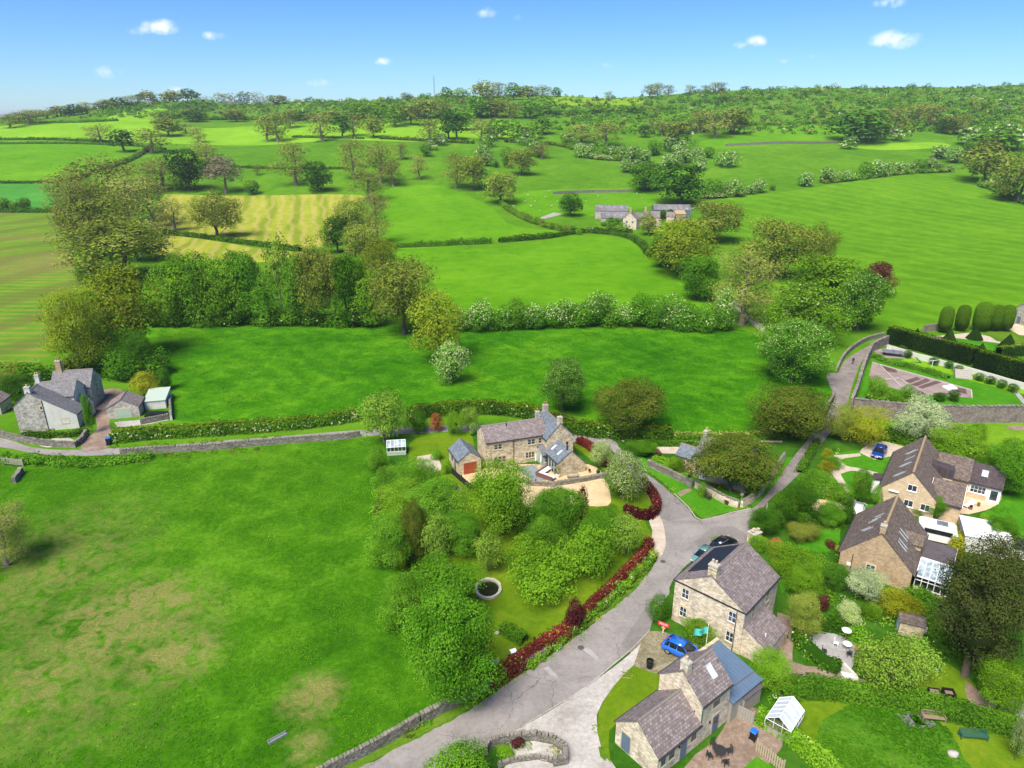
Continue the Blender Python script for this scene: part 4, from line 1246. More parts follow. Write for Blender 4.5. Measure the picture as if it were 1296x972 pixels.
LM['pink2'] = leafmat('orange_leaf', (0.250, 0.090, 0.030), (0.420, 0.170, 0.060), (0.600, 0.300, 0.140), .2)
LM['core'] = plain('shaded_twigs', (.014, .022, .008), .95, var=.3)
LM['bark'] = plain('bark', (.085, .066, .050), .95, var=.3, scale=2)
LM['bark_pale'] = plain('pale_bark', (.16, .13, .10), .95, var=.3, scale=2)


def leaf_mesh(name, C_, N_, size, tint, mats, midx=None, aspect=.75, droop=0.0, core=None, vary=.35, seed=0):
    """C_, N_: centres and facing of the leaf clumps; each becomes one small face"""
    r = np.random.default_rng(seed + len(C_))
    n = len(C_)
    N_ = N_ / (np.linalg.norm(N_, axis=1, keepdims=True) + 1e-9)
    T = r.normal(size=(n, 3))
    T -= N_ * (T * N_).sum(1, keepdims=True)
    T[:, 2] -= droop
    T /= np.linalg.norm(T, axis=1, keepdims=True) + 1e-9
    Bn = np.cross(N_, T)
    s = (size * (1 + r.uniform(-vary, vary, n)))[:, None] * .5
    lift = N_ * s * .35
    V = np.stack([C_ - T * s, C_ + Bn * s * aspect + lift, C_ + T * s, C_ - Bn * s * aspect + lift], 1).reshape(-1, 3)
    nv = len(V)
    L = np.arange(nv, dtype=np.int32)
    ls = np.arange(0, nv, 4, dtype=np.int32)
    mi = np.zeros(n, np.int32) if midx is None else midx.astype(np.int32)
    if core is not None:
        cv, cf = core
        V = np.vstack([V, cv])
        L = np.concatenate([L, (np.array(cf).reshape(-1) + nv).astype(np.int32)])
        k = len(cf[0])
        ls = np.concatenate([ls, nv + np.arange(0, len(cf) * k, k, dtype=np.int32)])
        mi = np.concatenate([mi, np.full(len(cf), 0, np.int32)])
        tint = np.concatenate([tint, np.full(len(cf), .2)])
    me = bpy.data.meshes.new(name)
    me.vertices.add(len(V)); me.vertices.foreach_set('co', V.astype(np.float32).ravel())
    me.loops.add(len(L)); me.loops.foreach_set('vertex_index', L)
    me.polygons.add(len(ls)); me.polygons.foreach_set('loop_start', ls)
    for m in mats: me.materials.append(LM[m])
    me.polygons.foreach_set('material_index', mi)
    a = me.attributes.new('tint', 'FLOAT', 'FACE')
    a.data.foreach_set('value', np.clip(tint, 0, 1).astype(np.float32))
    me.update(calc_edges=True)
    return me


def unit(r, n):
    v = r.normal(size=(n, 3))
    return v / np.linalg.norm(v, axis=1, keepdims=True)


def icore(c, rad, k=1):
    """a small closed lump for the inside of a crown or a bush"""
    r = np.random.default_rng(int(abs(c[0] * 99 + c[2] * 31)) + 3)
    n, m = 8, 5
    vs = []
    for i in range(m + 1):
        a = math.pi * i / m
        for j in range(n):
            b = 2 * math.pi * j / n
            q = 1 + r.uniform(-.15, .15)
            vs.append((c[0] + rad[0] * math.sin(a) * math.cos(b) * q, c[1] + rad[1] * math.sin(a) * math.sin(b) * q, c[2] + rad[2] * math.cos(a) * q))
    fs = [(i * n + j, i * n + (j + 1) % n, (i + 1) * n + (j + 1) % n, (i + 1) * n + j) for i in range(m) for j in range(n)]
    return np.array(vs), fs


def crown_points(seed, H, W, base, nl, lr, n, shape='round', flat=.85, fuzz=.12, inner=.12):
    """leaf clumps over the skins of many lobes that together fill the crown"""
    r = np.random.default_rng(seed)
    z0, R = H * base, W / 2
    hz = (H - z0) / 2
    cz = z0 + hz
    cen, rad = [], []
    i = 0
    while len(cen) < nl and i < 5000:
        i += 1
        d = unit(r, 1)[0]
        q = r.uniform(.35, 1) ** .6 * r.uniform(.70, .92)
        if shape == 'round':
            d = np.sign(d) * np.abs(d) ** .72
            d = d / max(1.0, np.linalg.norm(d)) * 1.0
        p = np.array([d[0] * R * q, d[1] * R * q, cz + d[2] * hz * q])
        f = (p[2] - z0) / (H - z0)
        if shape == 'cone':
            lim = R * (1.02 - f) * .95
            if math.hypot(p[0], p[1]) > lim: continue
            rr = lr * R * (1.15 - .75 * f) * r.uniform(.75, 1.2)
        elif shape == 'vase':
            if math.hypot(p[0], p[1]) > R * (.35 + .75 * f): continue
            rr = lr * R * r.uniform(.7, 1.25)
        elif shape == 'dome':
            if math.hypot(p[0], p[1]) > R * math.sqrt(max(0, 1 - max(0, f - .15) ** 2)): continue
            rr = lr * R * r.choice([.6, .8, 1.0, 1.15, 1.35])
        else:
            rr = lr * R * r.choice([.55, .75, 1.0, 1.2, 1.4])
        cen.append(p); rad.append(rr)
    if shape != 'cone':
        # always fill the middle and the top
        for (fx, fy, fz, k_) in ((0, 0, .62, 1.25), (.25, .1, .5, 1.2), (-.25, .15, .5, 1.2), (.05, -.28, .5, 1.2), (0, 0, .1, 1.5), (.3, -.2, .0, 1.3), (-.3, -.1, .0, 1.3), (.1, .3, .0, 1.3)):
            cen.append(np.array([fx * R, fy * R, cz + fz * hz])); rad.append(lr * R * k_)
    cen, rad = np.array(cen), np.array(rad)
    pr_ = rad ** 2 / (rad ** 2).sum()
    k = r.choice(len(cen), size=int(n * 1.9), p=pr_)
    d = unit(r, len(k))
    d[:, 2] = np.where(d[:, 2] < -.75, -d[:, 2], d[:, 2])
    q = 1 + r.normal(0, fuzz, len(k)) - (r.random(len(k)) < inner) * r.uniform(0, .6, len(k))
    P = cen[k] + d * rad[k][:, None] * q[:, None] * np.array([1, 1, flat])
    # drop clumps buried in another lobe
    keep = np.ones(len(P), bool)
    for j in range(len(cen)):
        ds = np.linalg.norm((P - cen[j]) / np.array([1, 1, flat]), axis=1)
        keep &= ~((ds < rad[j] * .62) & (k != j))
    keep &= P[:, 2] > min(z0 * .4, .3)
    P, k, d = P[keep][:n], k[keep][:n], d[keep][:n]
    out = (P - np.array([0, 0, cz])) / np.array([R, R, hz])
    N_ = d * .95 + out * .4 + unit(r, len(P)) * .55 + np.array([0, 0, .5])
    lt = r.uniform(-.2, .2, len(cen))
    depth = np.linalg.norm(out, axis=1)
    tint = .5 + lt[k] + r.normal(0, .14, len(P))
    return P, N_, tint, cen, rad, k


def limb_tubes(mb, seed, H, W, base, cen, tr, nlimb=10, twig=0, trunk_top=.72, lean=.0):
    r = random.Random(seed)
    tt = H * trunk_top
    pts = [(0, 0, -.3)]
    x = y = 0
    for i in range(1, 6):
        x += r.uniform(-.03, .03) * W; y += r.uniform(-.03, .03) * W
        pts.append((x, y, tt * i / 5))
    rad = [tr * 1.35, tr, tr * .85, tr * .68, tr * .48, tr * .2]
    mb.tube(pts, rad, 8)
    idx = list(range(len(cen)))
    r.shuffle(idx)
    for i in idx[:nlimb]:
        c = cen[i]
        zb = min(tt * .9, max(H * base * .7, c[2] - math.hypot(c[0], c[1]) * r.uniform(.7, 1.1)))
        f = zb / tt * 5
        j = min(4, int(f)); g = f - j
        b = [pts[j][q] * (1 - g) + pts[j + 1][q] * g for q in range(3)]
        m = [(b[0] * .5 + c[0] * .5) , (b[1] * .5 + c[1] * .5), b[2] * .4 + c[2] * .6 - .03 * H]
        rb = tr * r.uniform(.3, .45)
        mb.tube([b, m, tuple(c)], [rb, rb * .6, rb * .2], 5, cap=False)
        for _ in range(twig):
            a = r.random() * 6.28
            l = W * r.uniform(.08, .16)
            up = r.uniform(-.2, 1)
            s0 = [m[q] * .4 + c[q] * .6 for q in range(3)] if r.random() < .5 else list(c)
            e = (s0[0] + math.cos(a) * l, s0[1] + math.sin(a) * l, s0[2] + up * l)
            mb.tube([s0, e], [rb * .32, rb * .08], 3, cap=False)


PROTO = {}
KINDS = {
    # name: H W base nl lr  n   leaf shape mats              accent(share, top only)  limbs twigs bark  category-noun
    'broad':   (14, 11, .03, 46, .30, 'round', 'green', None, 8, 0, 'bark'),
    'fresh':   (13, 11, .03, 44, .30, 'round', 'fresh', None, 8, 0, 'bark'),
    'deep':    (15, 11, .02, 48, .29, 'round', 'deep', None, 6, 0, 'bark'),
    'darkt':   (14, 12, .04, 50, .28, 'dome', 'dark', None, 6, 0, 'bark'),
    'olive':   (16, 13, .05, 66, .25, 'round', 'olive', None, 14, 3, 'bark'),
    'gold':    (15, 13, .03, 66, .25, 'round', 'gold', None, 14, 3, 'bark'),
    'ash':     (18, 12, .02, 74, .21, 'round', 'brown', None, 26, 6, 'bark_pale'),
    'pinkt':   (15, 10, .04, 56, .22, 'round', 'pink', None, 22, 6, 'bark_pale'),
    'ivy':     (16, 9, .02, 34, .28, 'round', 'dark', None, 12, 3, 'bark'),
    'haw':     (6, 7, .0, 26, .36, 'dome', 'green', ('white', .30), 4, 0, 'bark'),
    'may':     (8, 9, .04, 34, .32, 'dome', 'lightg', ('white', .48), 4, 0, 'bark'),
    'bush':    (4, 5, .0, 20, .38, 'dome', 'green', None, 3, 0, 'bark'),
    'dbush':   (4, 5, .0, 20, .38, 'dome', 'dark', None, 3, 0, 'bark'),
    'fbush':   (4, 5, .0, 20, .38, 'dome', 'fresh', None, 3, 0, 'bark'),
    'chest':   (16, 14, .04, 60, .26, 'dome', 'deep', ('candle', .11), 6, 0, 'bark'),
    'lchest':  (16, 14, .04, 60, .26, 'dome', 'fresh', ('candle', .05), 6, 0, 'bark'),
    'yewt':    (11, 13, .14, 60, .25, 'dome', 'yew', None, 10, 0, 'bark'),
    'copper':  (12, 8, .05, 40, .30, 'round', 'copper', None, 5, 0, 'bark'),
    'willow':  (9, 9, .06, 40, .27, 'dome', 'willow', None, 8, 0, 'bark'),
    'silver':  (9, 10, .05, 40, .28, 'dome', 'silver', None, 6, 0, 'bark'),
    'pine':    (19, 13, .02, 110, .19, 'dome', 'pine', None, 30, 4, 'bark'),
    'apple':   (5, 10, .12, 60, .20, 'dome', 'fresh', None, 10, 0, 'bark'),
    'light':   (6, 7, .10, 36, .26, 'round', 'lightg', None, 12, 4, 'bark_pale'),
    'cyp':     (6, 2.4, .0, 26, .55, 'cone', 'dark', None, 2, 0, 'bark'),
    'yellow':  (4, 5, .04, 24, .34, 'dome', 'yellow', None, 4, 0, 'bark'),
    'redb':    (2, 2.4, .0, 16, .42, 'dome', 'copper', None, 2, 0, 'bark'),
    'orange':  (3, 3, .0, 16, .40, 'dome', 'pink2', None, 2, 0, 'bark'),
}
SPARSE = {'ash': .85, 'pinkt': .85, 'olive': .8, 'gold': .85, 'light': .7, 'ivy': .7}


def proto(kind, lod, var):
    """lod: 0 near, 1 middle distance, 2 far, 3 a speck on the hill"""
    key = (kind, lod, var)
    if key in PROTO: return PROTO[key]
    H, W, base, nl, lr, shape, mat, acc, nlimb, twig, bark = KINDS[kind]
    area = W * H * 1.0
    leaf = (.23, .37, .66, 1.15)[lod] * (1 if min(W, H) > 4 else .6)
    dens = (2.4, 2.1, 2.0, 1.9)[lod] * SPARSE.get(kind, 1)
    n = int(min(34000, max(160, area * 3.0 * dens * (1.5 if kind in ('pine', 'yewt', 'chest', 'deep') else 1) / leaf ** 2)))
    if kind in ('ash', 'pinkt'):
        leaf *= .85
    nl2 = nl if lod < 2 else max(10, int(nl * .6))
    seed = 17 * var + sum(map(ord, kind))
    P, N_, tint, cen, rad, k = crown_points(seed, H, W, base, nl2, lr if lod < 2 else lr * 1.15, n, shape,
                                            fuzz={'ash': .30, 'pinkt': .3, 'pine': .22, 'olive': .22, 'light': .26, 'gold': .19, 'apple': .22, 'fresh': .19, 'broad': .18, 'deep': .17}.get(kind, .14),
                                            inner=.30 if kind in SPARSE else .12)
    r = np.random.default_rng(seed + 5)
    mats = [mat]
    mi = None
    if acc:
        mats.append(acc[0])
        up = d_ = (P[:, 2] - H * base) / (H * (1 - base))
        clump = np.sin(P[:, 0] * 1.3 + var) * np.sin(P[:, 1] * 1.2 + 1) * .25
        mi = (r.random(len(P)) < acc[1] * (.45 + .8 * up + clump)).astype(int)
    elif kind == 'ash':
        mats.append('olive'); mi = (r.random(len(P)) < .28).astype(int)
    elif kind == 'olive':
        mats.append('brown'); mi = (r.random(len(P)) < .30).astype(int)
    elif kind == 'yewt':
        mats.append('dark'); mi = (r.random(len(P)) < .25).astype(int)
    asp = {'ash': .30, 'pinkt': .35, 'pine': .6, 'olive': .55, 'light': .5, 'willow': .3, 'yewt': .7, 'silver': .45}.get(kind, .75)
    size = leaf * (1.25 if asp < .6 else 1.0)
    core = None
    if kind not in SPARSE and lod < 3:
        core = icore((0, 0, H * base + H * (1 - base) * .40), (W * .20, W * .20, H * (1 - base) * .24))
        if shape == 'cone': core = icore((0, 0, H * .32), (W * .2, W * .2, H * .24))
    crown = leaf_mesh(kind + '_crown', P, N_, size, tint, mats, mi, asp, droop=1.2 if kind == 'willow' else .2, core=core, seed=seed)
    mb = MB()
    limb_tubes(mb, seed, H, W, base, cen, max(.10, H * .021), nlimb if lod < 2 else max(3, nlimb // 3), twig if lod < 1 else max(0, twig // 2) if lod < 2 else 0,
               trunk_top=.8 if shape in ('cone', 'round') else .6)
    tm = bpy.data.meshes.new(kind + '_trunk')
    tm.from_pydata(mb.v, [], mb.f)
    tm.materials.append(LM[bark])
    tm.polygons.foreach_set('use_smooth', [True] * len(mb.f))
    tm.update()
    PROTO[key] = (H, W, tm, crown)
    return PROTO[key]


RT = random.Random(11)
CAT = {'haw': 'shrub', 'may': 'tree', 'bush': 'shrub', 'dbush': 'shrub', 'fbush': 'shrub', 'yellow': 'shrub', 'redb': 'shrub', 'orange': 'shrub'}
NAME = {'broad': 'broadleaf_tree', 'fresh': 'broadleaf_tree', 'deep': 'broadleaf_tree', 'darkt': 'dark_tree', 'olive': 'budding_tree', 'gold': 'golden_tree', 'ash': 'ash_tree',
        'pinkt': 'blossom_tree', 'ivy': 'ivy_clad_tree', 'haw': 'hawthorn', 'may': 'hawthorn_tree', 'bush': 'bush', 'dbush': 'bush', 'fbush': 'bush', 'chest': 'chestnut_tree',
        'lchest': 'chestnut_tree', 'yewt': 'yew_tree', 'copper': 'copper_beech', 'willow': 'willow_tree', 'silver': 'silver_leaved_tree', 'pine': 'pine_tree', 'apple': 'apple_tree',
        'light': 'fruit_tree', 'cyp': 'cypress', 'yellow': 'yellow_shrub', 'redb': 'copper_shrub', 'orange': 'orange_shrub'}


def tree(kind, px, py, top, wpx, label, group=None, cat=None, name=None):
    g = G(px, py)
    if g.y < 232:
        # crown as an ellipsoid seen from above at the local viewing angle: py and top are its outline's bottom and top
        th = math.atan2(CAM_H, g.y)
        S = px_size(g, (py - top)) / 2
        a = px_size(g, wpx) / 2
        c = math.sqrt(max(S * S - (a * math.sin(th)) ** 2, (.42 * S) ** 2)) / math.cos(th)
        q = G(px, (py + top) / 2 + (0 if kind not in SPARSE else 0), c)
        g = Vector((q.x, q.y, 0))
        w_, h = px_size(Vector((q.x, q.y, c)), wpx) * 1.05, 2 * c * 1.05
    else:
        w_ = px_size(g, wpx) * ((1.3 if g.y > 330 else 1.14) if kind in SPARSE else 1.18)
        h = max(.5, top_z(g, top)) * (1.08 if g.y < 600 else 1.0)
    # stand the trunk under the middle of the crown, not at its near edge
    lod = 0 if g.y < 150 else 1 if g.y < 330 else 2 if g.y < 600 else 3
    var = RT.randrange(2 if lod < 2 else 3)
    H, W, tm, cm = proto(kind, lod, var)
    rz = RT.random() * 6.28
    e = empty(name or NAME[kind], g, rz, label, cat or CAT.get(kind, 'tree'), group)
    sx = w_ / W
    sq = RT.uniform(.93, 1.07)
    e.scale = (sx * sq, sx / sq, h / H)
    link('trunk', tm, e)
    link('crown' if CAT.get(kind, 'tree') == 'tree' else 'foliage', cm, e)
    return e


# ------------------------------------------------------------------ the trees, one by one
T_ = [
# left belt
('gold', 92, 478, 366, 84, 'golden olive tree just behind the grey stone house at the left'),
('gold', 160, 452, 336, 104, 'large golden olive tree above and right of the grey stone house'),
('olive', 158, 352, 278, 118, 'wide olive brown tree where the left belt meets the mown field'),
('ash', 112, 322, 222, 74, 'brownish bare-twigged tree at the left edge of the belt'),
('ash', 98, 290, 212, 56, 'grey-brown budding tree left of the belt, beside the cool green field'),
('ash', 140, 285, 196, 84, 'tallest grey-brown tree in the upper part of the left belt'),
('ash', 172, 300, 216, 70, 'brown budding tree in front of the dark round tree in the left belt'),
('olive', 128, 320, 242, 80, 'olive-green bushy tree in the middle of the left belt'),
('ash', 196, 288, 222, 48, 'slender brown tree with a visible trunk left of the striped hay field'),
('ash', 203, 240, 200, 60, 'low grey-brown tree just left of the dark round tree'),
('darkt', 241, 241, 190, 47, 'dark round evergreen above the left belt of trees', ),
('pinkt', 286, 245, 195, 40, 'pinkish grey blossoming tree right of the dark round evergreen'),
('ash', 262, 222, 176, 38, 'thin bare tree directly behind the pinkish blossom tree'),
('ash', 222, 292, 250, 30, 'small bare tree at the left corner of the striped hay field'),
('olive', 275, 301, 247, 58, 'isolated olive tree standing in front of the striped hay field'),
('olive', 176, 330, 282, 60, 'olive tree at the right rim of the belt below the small bare tree'),
('ash', 374, 234, 178, 44, 'tall ash with a pale trunk standing left of a dark round bush-like tree'),
('darkt', 404, 243, 205, 35, 'dark round tree below the tall ash above the striped hay field'),
('bush', 319, 246, 230, 20, 'small round green bush above the striped hay field'),
('ash', 326, 222, 207, 10, 'tiny sapling on the grass above the striped hay field'),
# upper left hedgerow trees
('ash', 38, 158, 136, 32, 'tree nearest the left edge on the skyline hedge'),
('ash', 12, 162, 143, 26, 'bare tree cut by the left edge below the skyline'),
('ash', 129, 181, 155, 30, 'grey tree on the long upper left hedge, leftmost of three'),
('ivy', 158, 192, 160, 28, 'dark ivy-clad tree, middle one of three on the upper left hedge'),
('ash', 191, 193, 160, 42, 'spreading grey tree, rightmost of three on the upper left hedge'),
('ash', 206, 162, 138, 28, 'grey tree at the foot of the lime green hill field'),
('olive', 214, 172, 148, 30, 'olive tree just in front of the grey one below the lime green field'),
('ash', 251, 180, 158, 22, 'slim grey tree on the lime green band, left of the twin ash'),
('ash', 338, 179, 141, 30, 'left of the two ashes growing together on the lime green band'),
('ash', 352, 180, 138, 30, 'right of the two ashes growing together on the lime green band'),
('ash', 368, 162, 136, 28, 'grey tree behind the two joined ashes'),
('ash', 409, 179, 140, 32, 'broad grey ash midway along the lime green band'),
('ivy', 433, 174, 143, 20, 'dark ivy-covered tree right of the broad grey ash'),
('ash', 449, 172, 142, 26, 'grey tree between two darker trees on the far hedge'),
('olive', 473, 174, 146, 28, 'olive tree at the right end of the far hedge row'),
('ash', 546, 184, 146, 30, 'tall ash at the right of the lime green band'),
('ivy', 568, 176, 136, 22, 'dark ivy-clad tree with a forked trunk, left of a pair'),
('ivy', 579, 177, 138, 24, 'dark ivy-clad tree with a broad top, right of a pair'),
# centre-left cluster
('ash', 449, 226, 174, 36, 'tall ash at the top of the central belt'),
('ash', 481, 232, 177, 40, 'pale bare tree right of the tall ash in the central belt'),
('ash', 466, 254, 214, 38, 'brown tree low in the upper central belt'),
('ash', 498, 236, 200, 26, 'thin tree at the right rim of the upper central belt'),
('ash', 508, 202, 180, 20, 'small bare tree on its own above the central belt'),
('ash', 531, 227, 194, 22, 'narrow bare tree standing alone right of the central belt'),
('darkt', 428, 320, 274, 40, 'dark green tree at the right end of the striped hay field'),
('olive', 446, 318, 254, 46, 'olive tree beside the dark one at the end of the hay field'),
('ash', 478, 308, 240, 40, 'tall pale-trunked ash left of the bright green field'),
('olive', 462, 340, 284, 50, 'brownish olive tree in the middle of the central belt'),
('gold', 482, 352, 302, 46, 'yellow-green tree above the big brown one in the central belt'),
('ash', 577, 238, 192, 32, 'left of the two ashes above the bright green field'),
('olive', 598, 241, 198, 34, 'right of the two ashes above the bright green field'),
('olive', 634, 258, 220, 38, 'squat olive tree at the head of the curving field hedge'),
('olive', 659, 222, 189, 30, 'olive tree between two lines of hawthorns'),
('ash', 686, 201, 180, 20, 'small grey tree at the foot of the right hawthorn line'),
('bush', 641, 203, 188, 14, 'small dark green bush between the hawthorn lines'),
('dbush', 643, 213, 201, 10, 'tiny dark bush below the small green one'),
('dbush', 628, 212, 205, 7, 'tiny bush at the foot of the left hawthorn line'),
# farm surroundings
('darkt', 722, 274, 245, 30, 'dark conical tree left of the far farm'),
('deep', 815, 242, 208, 38, 'grey-green willow-like tree in the field above the farm'),
('darkt', 862, 260, 210, 64, 'large dark round tree behind the far farm'),
('olive', 820, 298, 272, 22, 'pale budding tree in front of the far farmhouse'),
('fbush', 772, 292, 283, 12, 'round bush at the farm garden'),
('fbush', 787, 294, 284, 14, 'second round bush at the farm garden, right of the first'),
# middle distance right
('ash', 735, 182, 154, 34, 'grey tree left in the clump above the white hawthorn hedge'),
('ash', 766, 186, 150, 38, 'grey tree right in the clump above the white hawthorn hedge'),
('haw', 716, 180, 168, 16, 'dark hawthorn left of the grey clump'),
('ash', 838, 172, 150, 24, 'grey-brown tree right of centre below the scrubby hill'),
('olive', 858, 180, 152, 30, 'olive tree right of centre below the scrubby hill'),
('darkt', 816, 174, 158, 16, 'dark small tree below the scrubby hill'),
('ash', 884, 168, 138, 30, 'left tree of the grey group in front of the scrubby hill'),
('ash', 905, 174, 134, 36, 'middle tree of the grey group in front of the scrubby hill'),
('olive', 928, 170, 136, 34, 'right tree of the grey group in front of the scrubby hill'),
('darkt', 1085, 180, 138, 68, 'big dark green tree beyond the pale green field at the upper right'),
('ash', 1131, 172, 133, 30, 'pale brown tree right of the big dark one'),
('haw', 1110, 176, 166, 24, 'low dark bush under the pale brown tree'),
('haw', 1136, 178, 164, 22, 'low bush right of the pale brown tree trunk'),
('haw', 1073, 189, 174, 18, 'round hawthorn in front of the big dark tree'),
('ash', 1160, 152, 128, 30, 'grey tree at the left end of the upper right wood edge'),
('ash', 1180, 160, 130, 34, 'brown tree in the upper right wood edge'),
('darkt', 1196, 168, 148, 22, 'dark tree in the upper right wood edge'),
('ash', 1214, 170, 142, 32, 'brown spreading tree at the end of the upper right wood edge'),
('olive', 1243, 232, 183, 54, 'golden olive tree near the right edge above the row field'),
('olive', 1286, 256, 200, 52, 'brown tree at the right edge above the row field'),
('broad', 1259, 190, 164, 52, 'pale green rounded tree at the upper right edge'),
('haw', 1228, 184, 162, 34, 'white-topped hawthorn at the upper right'),
('haw', 1187, 201, 186, 24, 'left of two hawthorns at the top corner of the row field'),
('haw', 1208, 206, 190, 24, 'right of two hawthorns at the top corner of the row field'),
('haw', 1262, 238, 221, 26, 'white hawthorn at the foot of the golden olive tree'),
('haw', 1286, 190, 162, 26, 'hawthorn cut by the right edge below the hill'),
# right centre cluster
('olive', 906, 306, 256, 66, 'olive tree right of the far farm'),
('gold', 864, 350, 278, 84, 'golden brown tree below the far farm'),
('deep', 838, 338, 300, 34, 'green tree left of the golden brown one below the farm'),
('olive', 982, 352, 281, 84, 'brown rounded tree behind the big bare tree'),
('olive', 1030, 348, 288, 44, 'dark olive tree at the top of the right cluster'),
('deep', 884, 380, 322, 46, 'dark green round tree left of the big bare tree'),
('ash', 944, 412, 312, 98, 'big spreading bare-twigged tree at the end of the white hedge'),
('fresh', 1048, 382, 322, 84, 'mid green tree behind the chestnuts'),
('copper', 1112, 374, 330, 40, 'copper beech with purple leaves beside the row field'),
('chest', 1092, 420, 342, 62, 'horse chestnut with white candles next to the copper beech'),
('lchest', 1020, 438, 356, 98, 'pale green chestnut between two darker ones'),
('chest', 1006, 486, 402, 96, 'large dark horse chestnut covered in white candles above the lane'),
# the wood row
('fresh', 222, 411, 330, 56, 'leftmost green tree of the tall row behind the deep green field'),
('broad', 252, 411, 320, 60, 'second green tree from the left of the tall row'),
('fresh', 286, 412, 326, 54, 'third green tree from the left of the tall row'),
('deep', 312, 410, 319, 50, 'green tree of the tall row just left of the pale bare one'),
('broad', 332, 412, 346, 42, 'lower dark tree of the tall row, left of the pale bare one'),
('light', 352, 392, 312, 46, 'pale yellow bare-branched tree in the tall row'),
('broad', 377, 411, 324, 46, 'dark green tree right of the pale bare one in the tall row'),
('olive', 398, 410, 313, 50, 'green tree near the middle right of the tall row'),
('olive', 420, 408, 318, 44, 'olive-tinged tree in the right part of the tall row'),
('deep', 444, 412, 324, 46, 'dark tree towards the right end of the tall row'),
('fresh', 466, 413, 348, 40, 'low fresh green tree at the right end of the tall row'),
('olive', 508, 424, 330, 88, 'big brownish olive tree at the corner of the deep green field'),
('gold', 555, 458, 368, 84, 'big yellow-olive tree reaching into the deep green field'),
('haw', 571, 486, 437, 44, 'white blossoming hawthorn at the foot of the yellow-olive tree', None, 'tree'),
('deep', 150, 470, 418, 60, 'dark green bushy tree right of the golden tree behind the grey house'),
('darkt', 178, 476, 424, 44, 'dark thicket tree at the corner of the deep green field'),
('dbush', 110, 470, 446, 42, 'dark bush directly behind the grey house'),
# village green trees
('lightb', 484, 562, 498, 62, ''),
('chest', 714, 524, 452, 62, 'round chestnut alone in the deep green field behind the farmhouse'),
('yewt', 800, 553, 482, 92, 'brown-green yew with a bare trunk on the verge behind the road'),
('yewt', 1000, 562, 488, 104, 'large dark yew overhanging the lane'),
('yewt', 930, 632, 549, 106, 'dark yew in front of the pale cottage at the fork'),
('may', 790, 633, 574, 52, 'tree with pale blossom beside the red hedge and the road bend', None, 'tree'),
('may', 760, 592, 561, 28, 'smaller blossoming tree by the corner of the farmhouse'),
('willow', 1098, 568, 514, 62, 'golden weeping willow beside the blue car'),
('olive', 1070, 560, 514, 40, 'olive green tree between the big yew and the willow'),
('silver', 1166, 560, 504, 64, 'silvery white tree behind the large pale house'),
# orchard and garden of the farmhouse
('fresh', 632, 682, 584, 84, 'tall fresh green tree in front of the farmhouse garage'),
('deep', 708, 688, 614, 64, 'dense green tree in front of the gravel court'),
('broad', 530, 632, 578, 60, 'green tree at the field edge below the greenhouse'),
('fresh', 506, 664, 610, 66, 'bright green tree at the edge of the left field'),
('broad', 556, 676, 604, 70, 'broad green tree in the middle of the garden belt'),
('broad', 494, 720, 648, 74, 'spreading green tree leaning over the left field'),
('yewt', 524, 712, 640, 38, 'dark olive conifer inside the garden belt'),
('light', 551, 716, 656, 42, 'yellowish young tree beside the dark conifer'),
('deep', 586, 706, 648, 56, 'deep green tree left of the small apple tree'),
('light', 616, 726, 676, 44, 'small pale green apple tree on the lawn above the pond'),
('deep', 762, 694, 640, 58, 'green tree behind the red hedge gateway'),
('light', 792, 704, 654, 50, 'pale green tree beside the layby'),
('apple', 744, 734, 666, 76, 'spreading apple tree in the orchard beside the red hedge'),
('broad', 690, 708, 652, 56, 'rounded green tree above the two apple trees'),
('apple', 672, 734, 678, 70, 'bright green apple tree behind the largest one'),
('apple', 694, 768, 690, 112, 'largest apple tree on the orchard lawn right of the pond'),
('broad', 508, 802, 728, 60, 'green tree leaning into the field left of the biggest front tree'),
('deep', 556, 800, 706, 104, 'big green tree left of the pond'),
('deep', 568, 892, 752, 108, 'biggest green tree at the bottom end of the garden by the road wall'),
('redb', 727, 800, 764, 24, 'dark copper shrub in the orchard corner by the hedge'),
('redb', 737, 664, 622, 16, 'thin copper-leaved shrub at the gravel court'),
('yellow', 507, 722, 693, 22, 'yellow shrub on the field edge of the garden belt'),
('redb', 487, 640, 622, 20, 'upper dark purple shrub on the field edge'),
('redb', 482, 658, 640, 20, 'lower dark purple shrub on the field edge'),
('bush', 476, 596, 566, 26, 'yellow-green bush left of the small greenhouse'),
('bush', 500, 622, 590, 56, 'green bush below the small greenhouse'),
('dbush', 530, 548, 522, 28, 'dark copper-green shrub behind the garden lawn'),
('orange', 552, 546, 524, 18, 'orange-leaved shrub on the back lawn'),
('fbush', 574, 550, 524, 24, 'green shrub right of the orange-leaved one'),
('light', 594, 546, 516, 24, 'yellow-green young tree behind the farmhouse lawn'),
('haw', 599, 550, 536, 12, 'white flowering shrub by the farmhouse gable', None, 'shrub'),
('fbush', 565, 600, 584, 14, 'round bush at the corner of the small terrace'),
('bush', 552, 582, 568, 14, 'bush above the small round terrace'),
# right gardens
('deep', 1009, 664, 610, 52, 'dark green tree right of the lane opposite the fork'),
('dbush', 992, 668, 640, 30, 'dark shrub left of the dark tree at the lane'),
('darkt', 966, 678, 641, 44, 'round dark evergreen bush at the fork'),
('bush', 1036, 626, 596, 46, 'broad green shrub along the garden bed above the lane'),
('yellow', 1045, 600, 583, 20, 'clipped golden dome beside the lane', None, 'shrub'),
('yellow', 1048, 584, 569, 16, 'small golden shrub above the clipped golden dome', None, 'shrub'),
('bush', 1056, 594, 578, 22, 'green shrub in the small bed beside the winding path'),
('lightb2', 1091, 626, 596, 26, ''),
('dbush', 1096, 636, 622, 20, 'dark low shrub beside the pale clipped dome'),
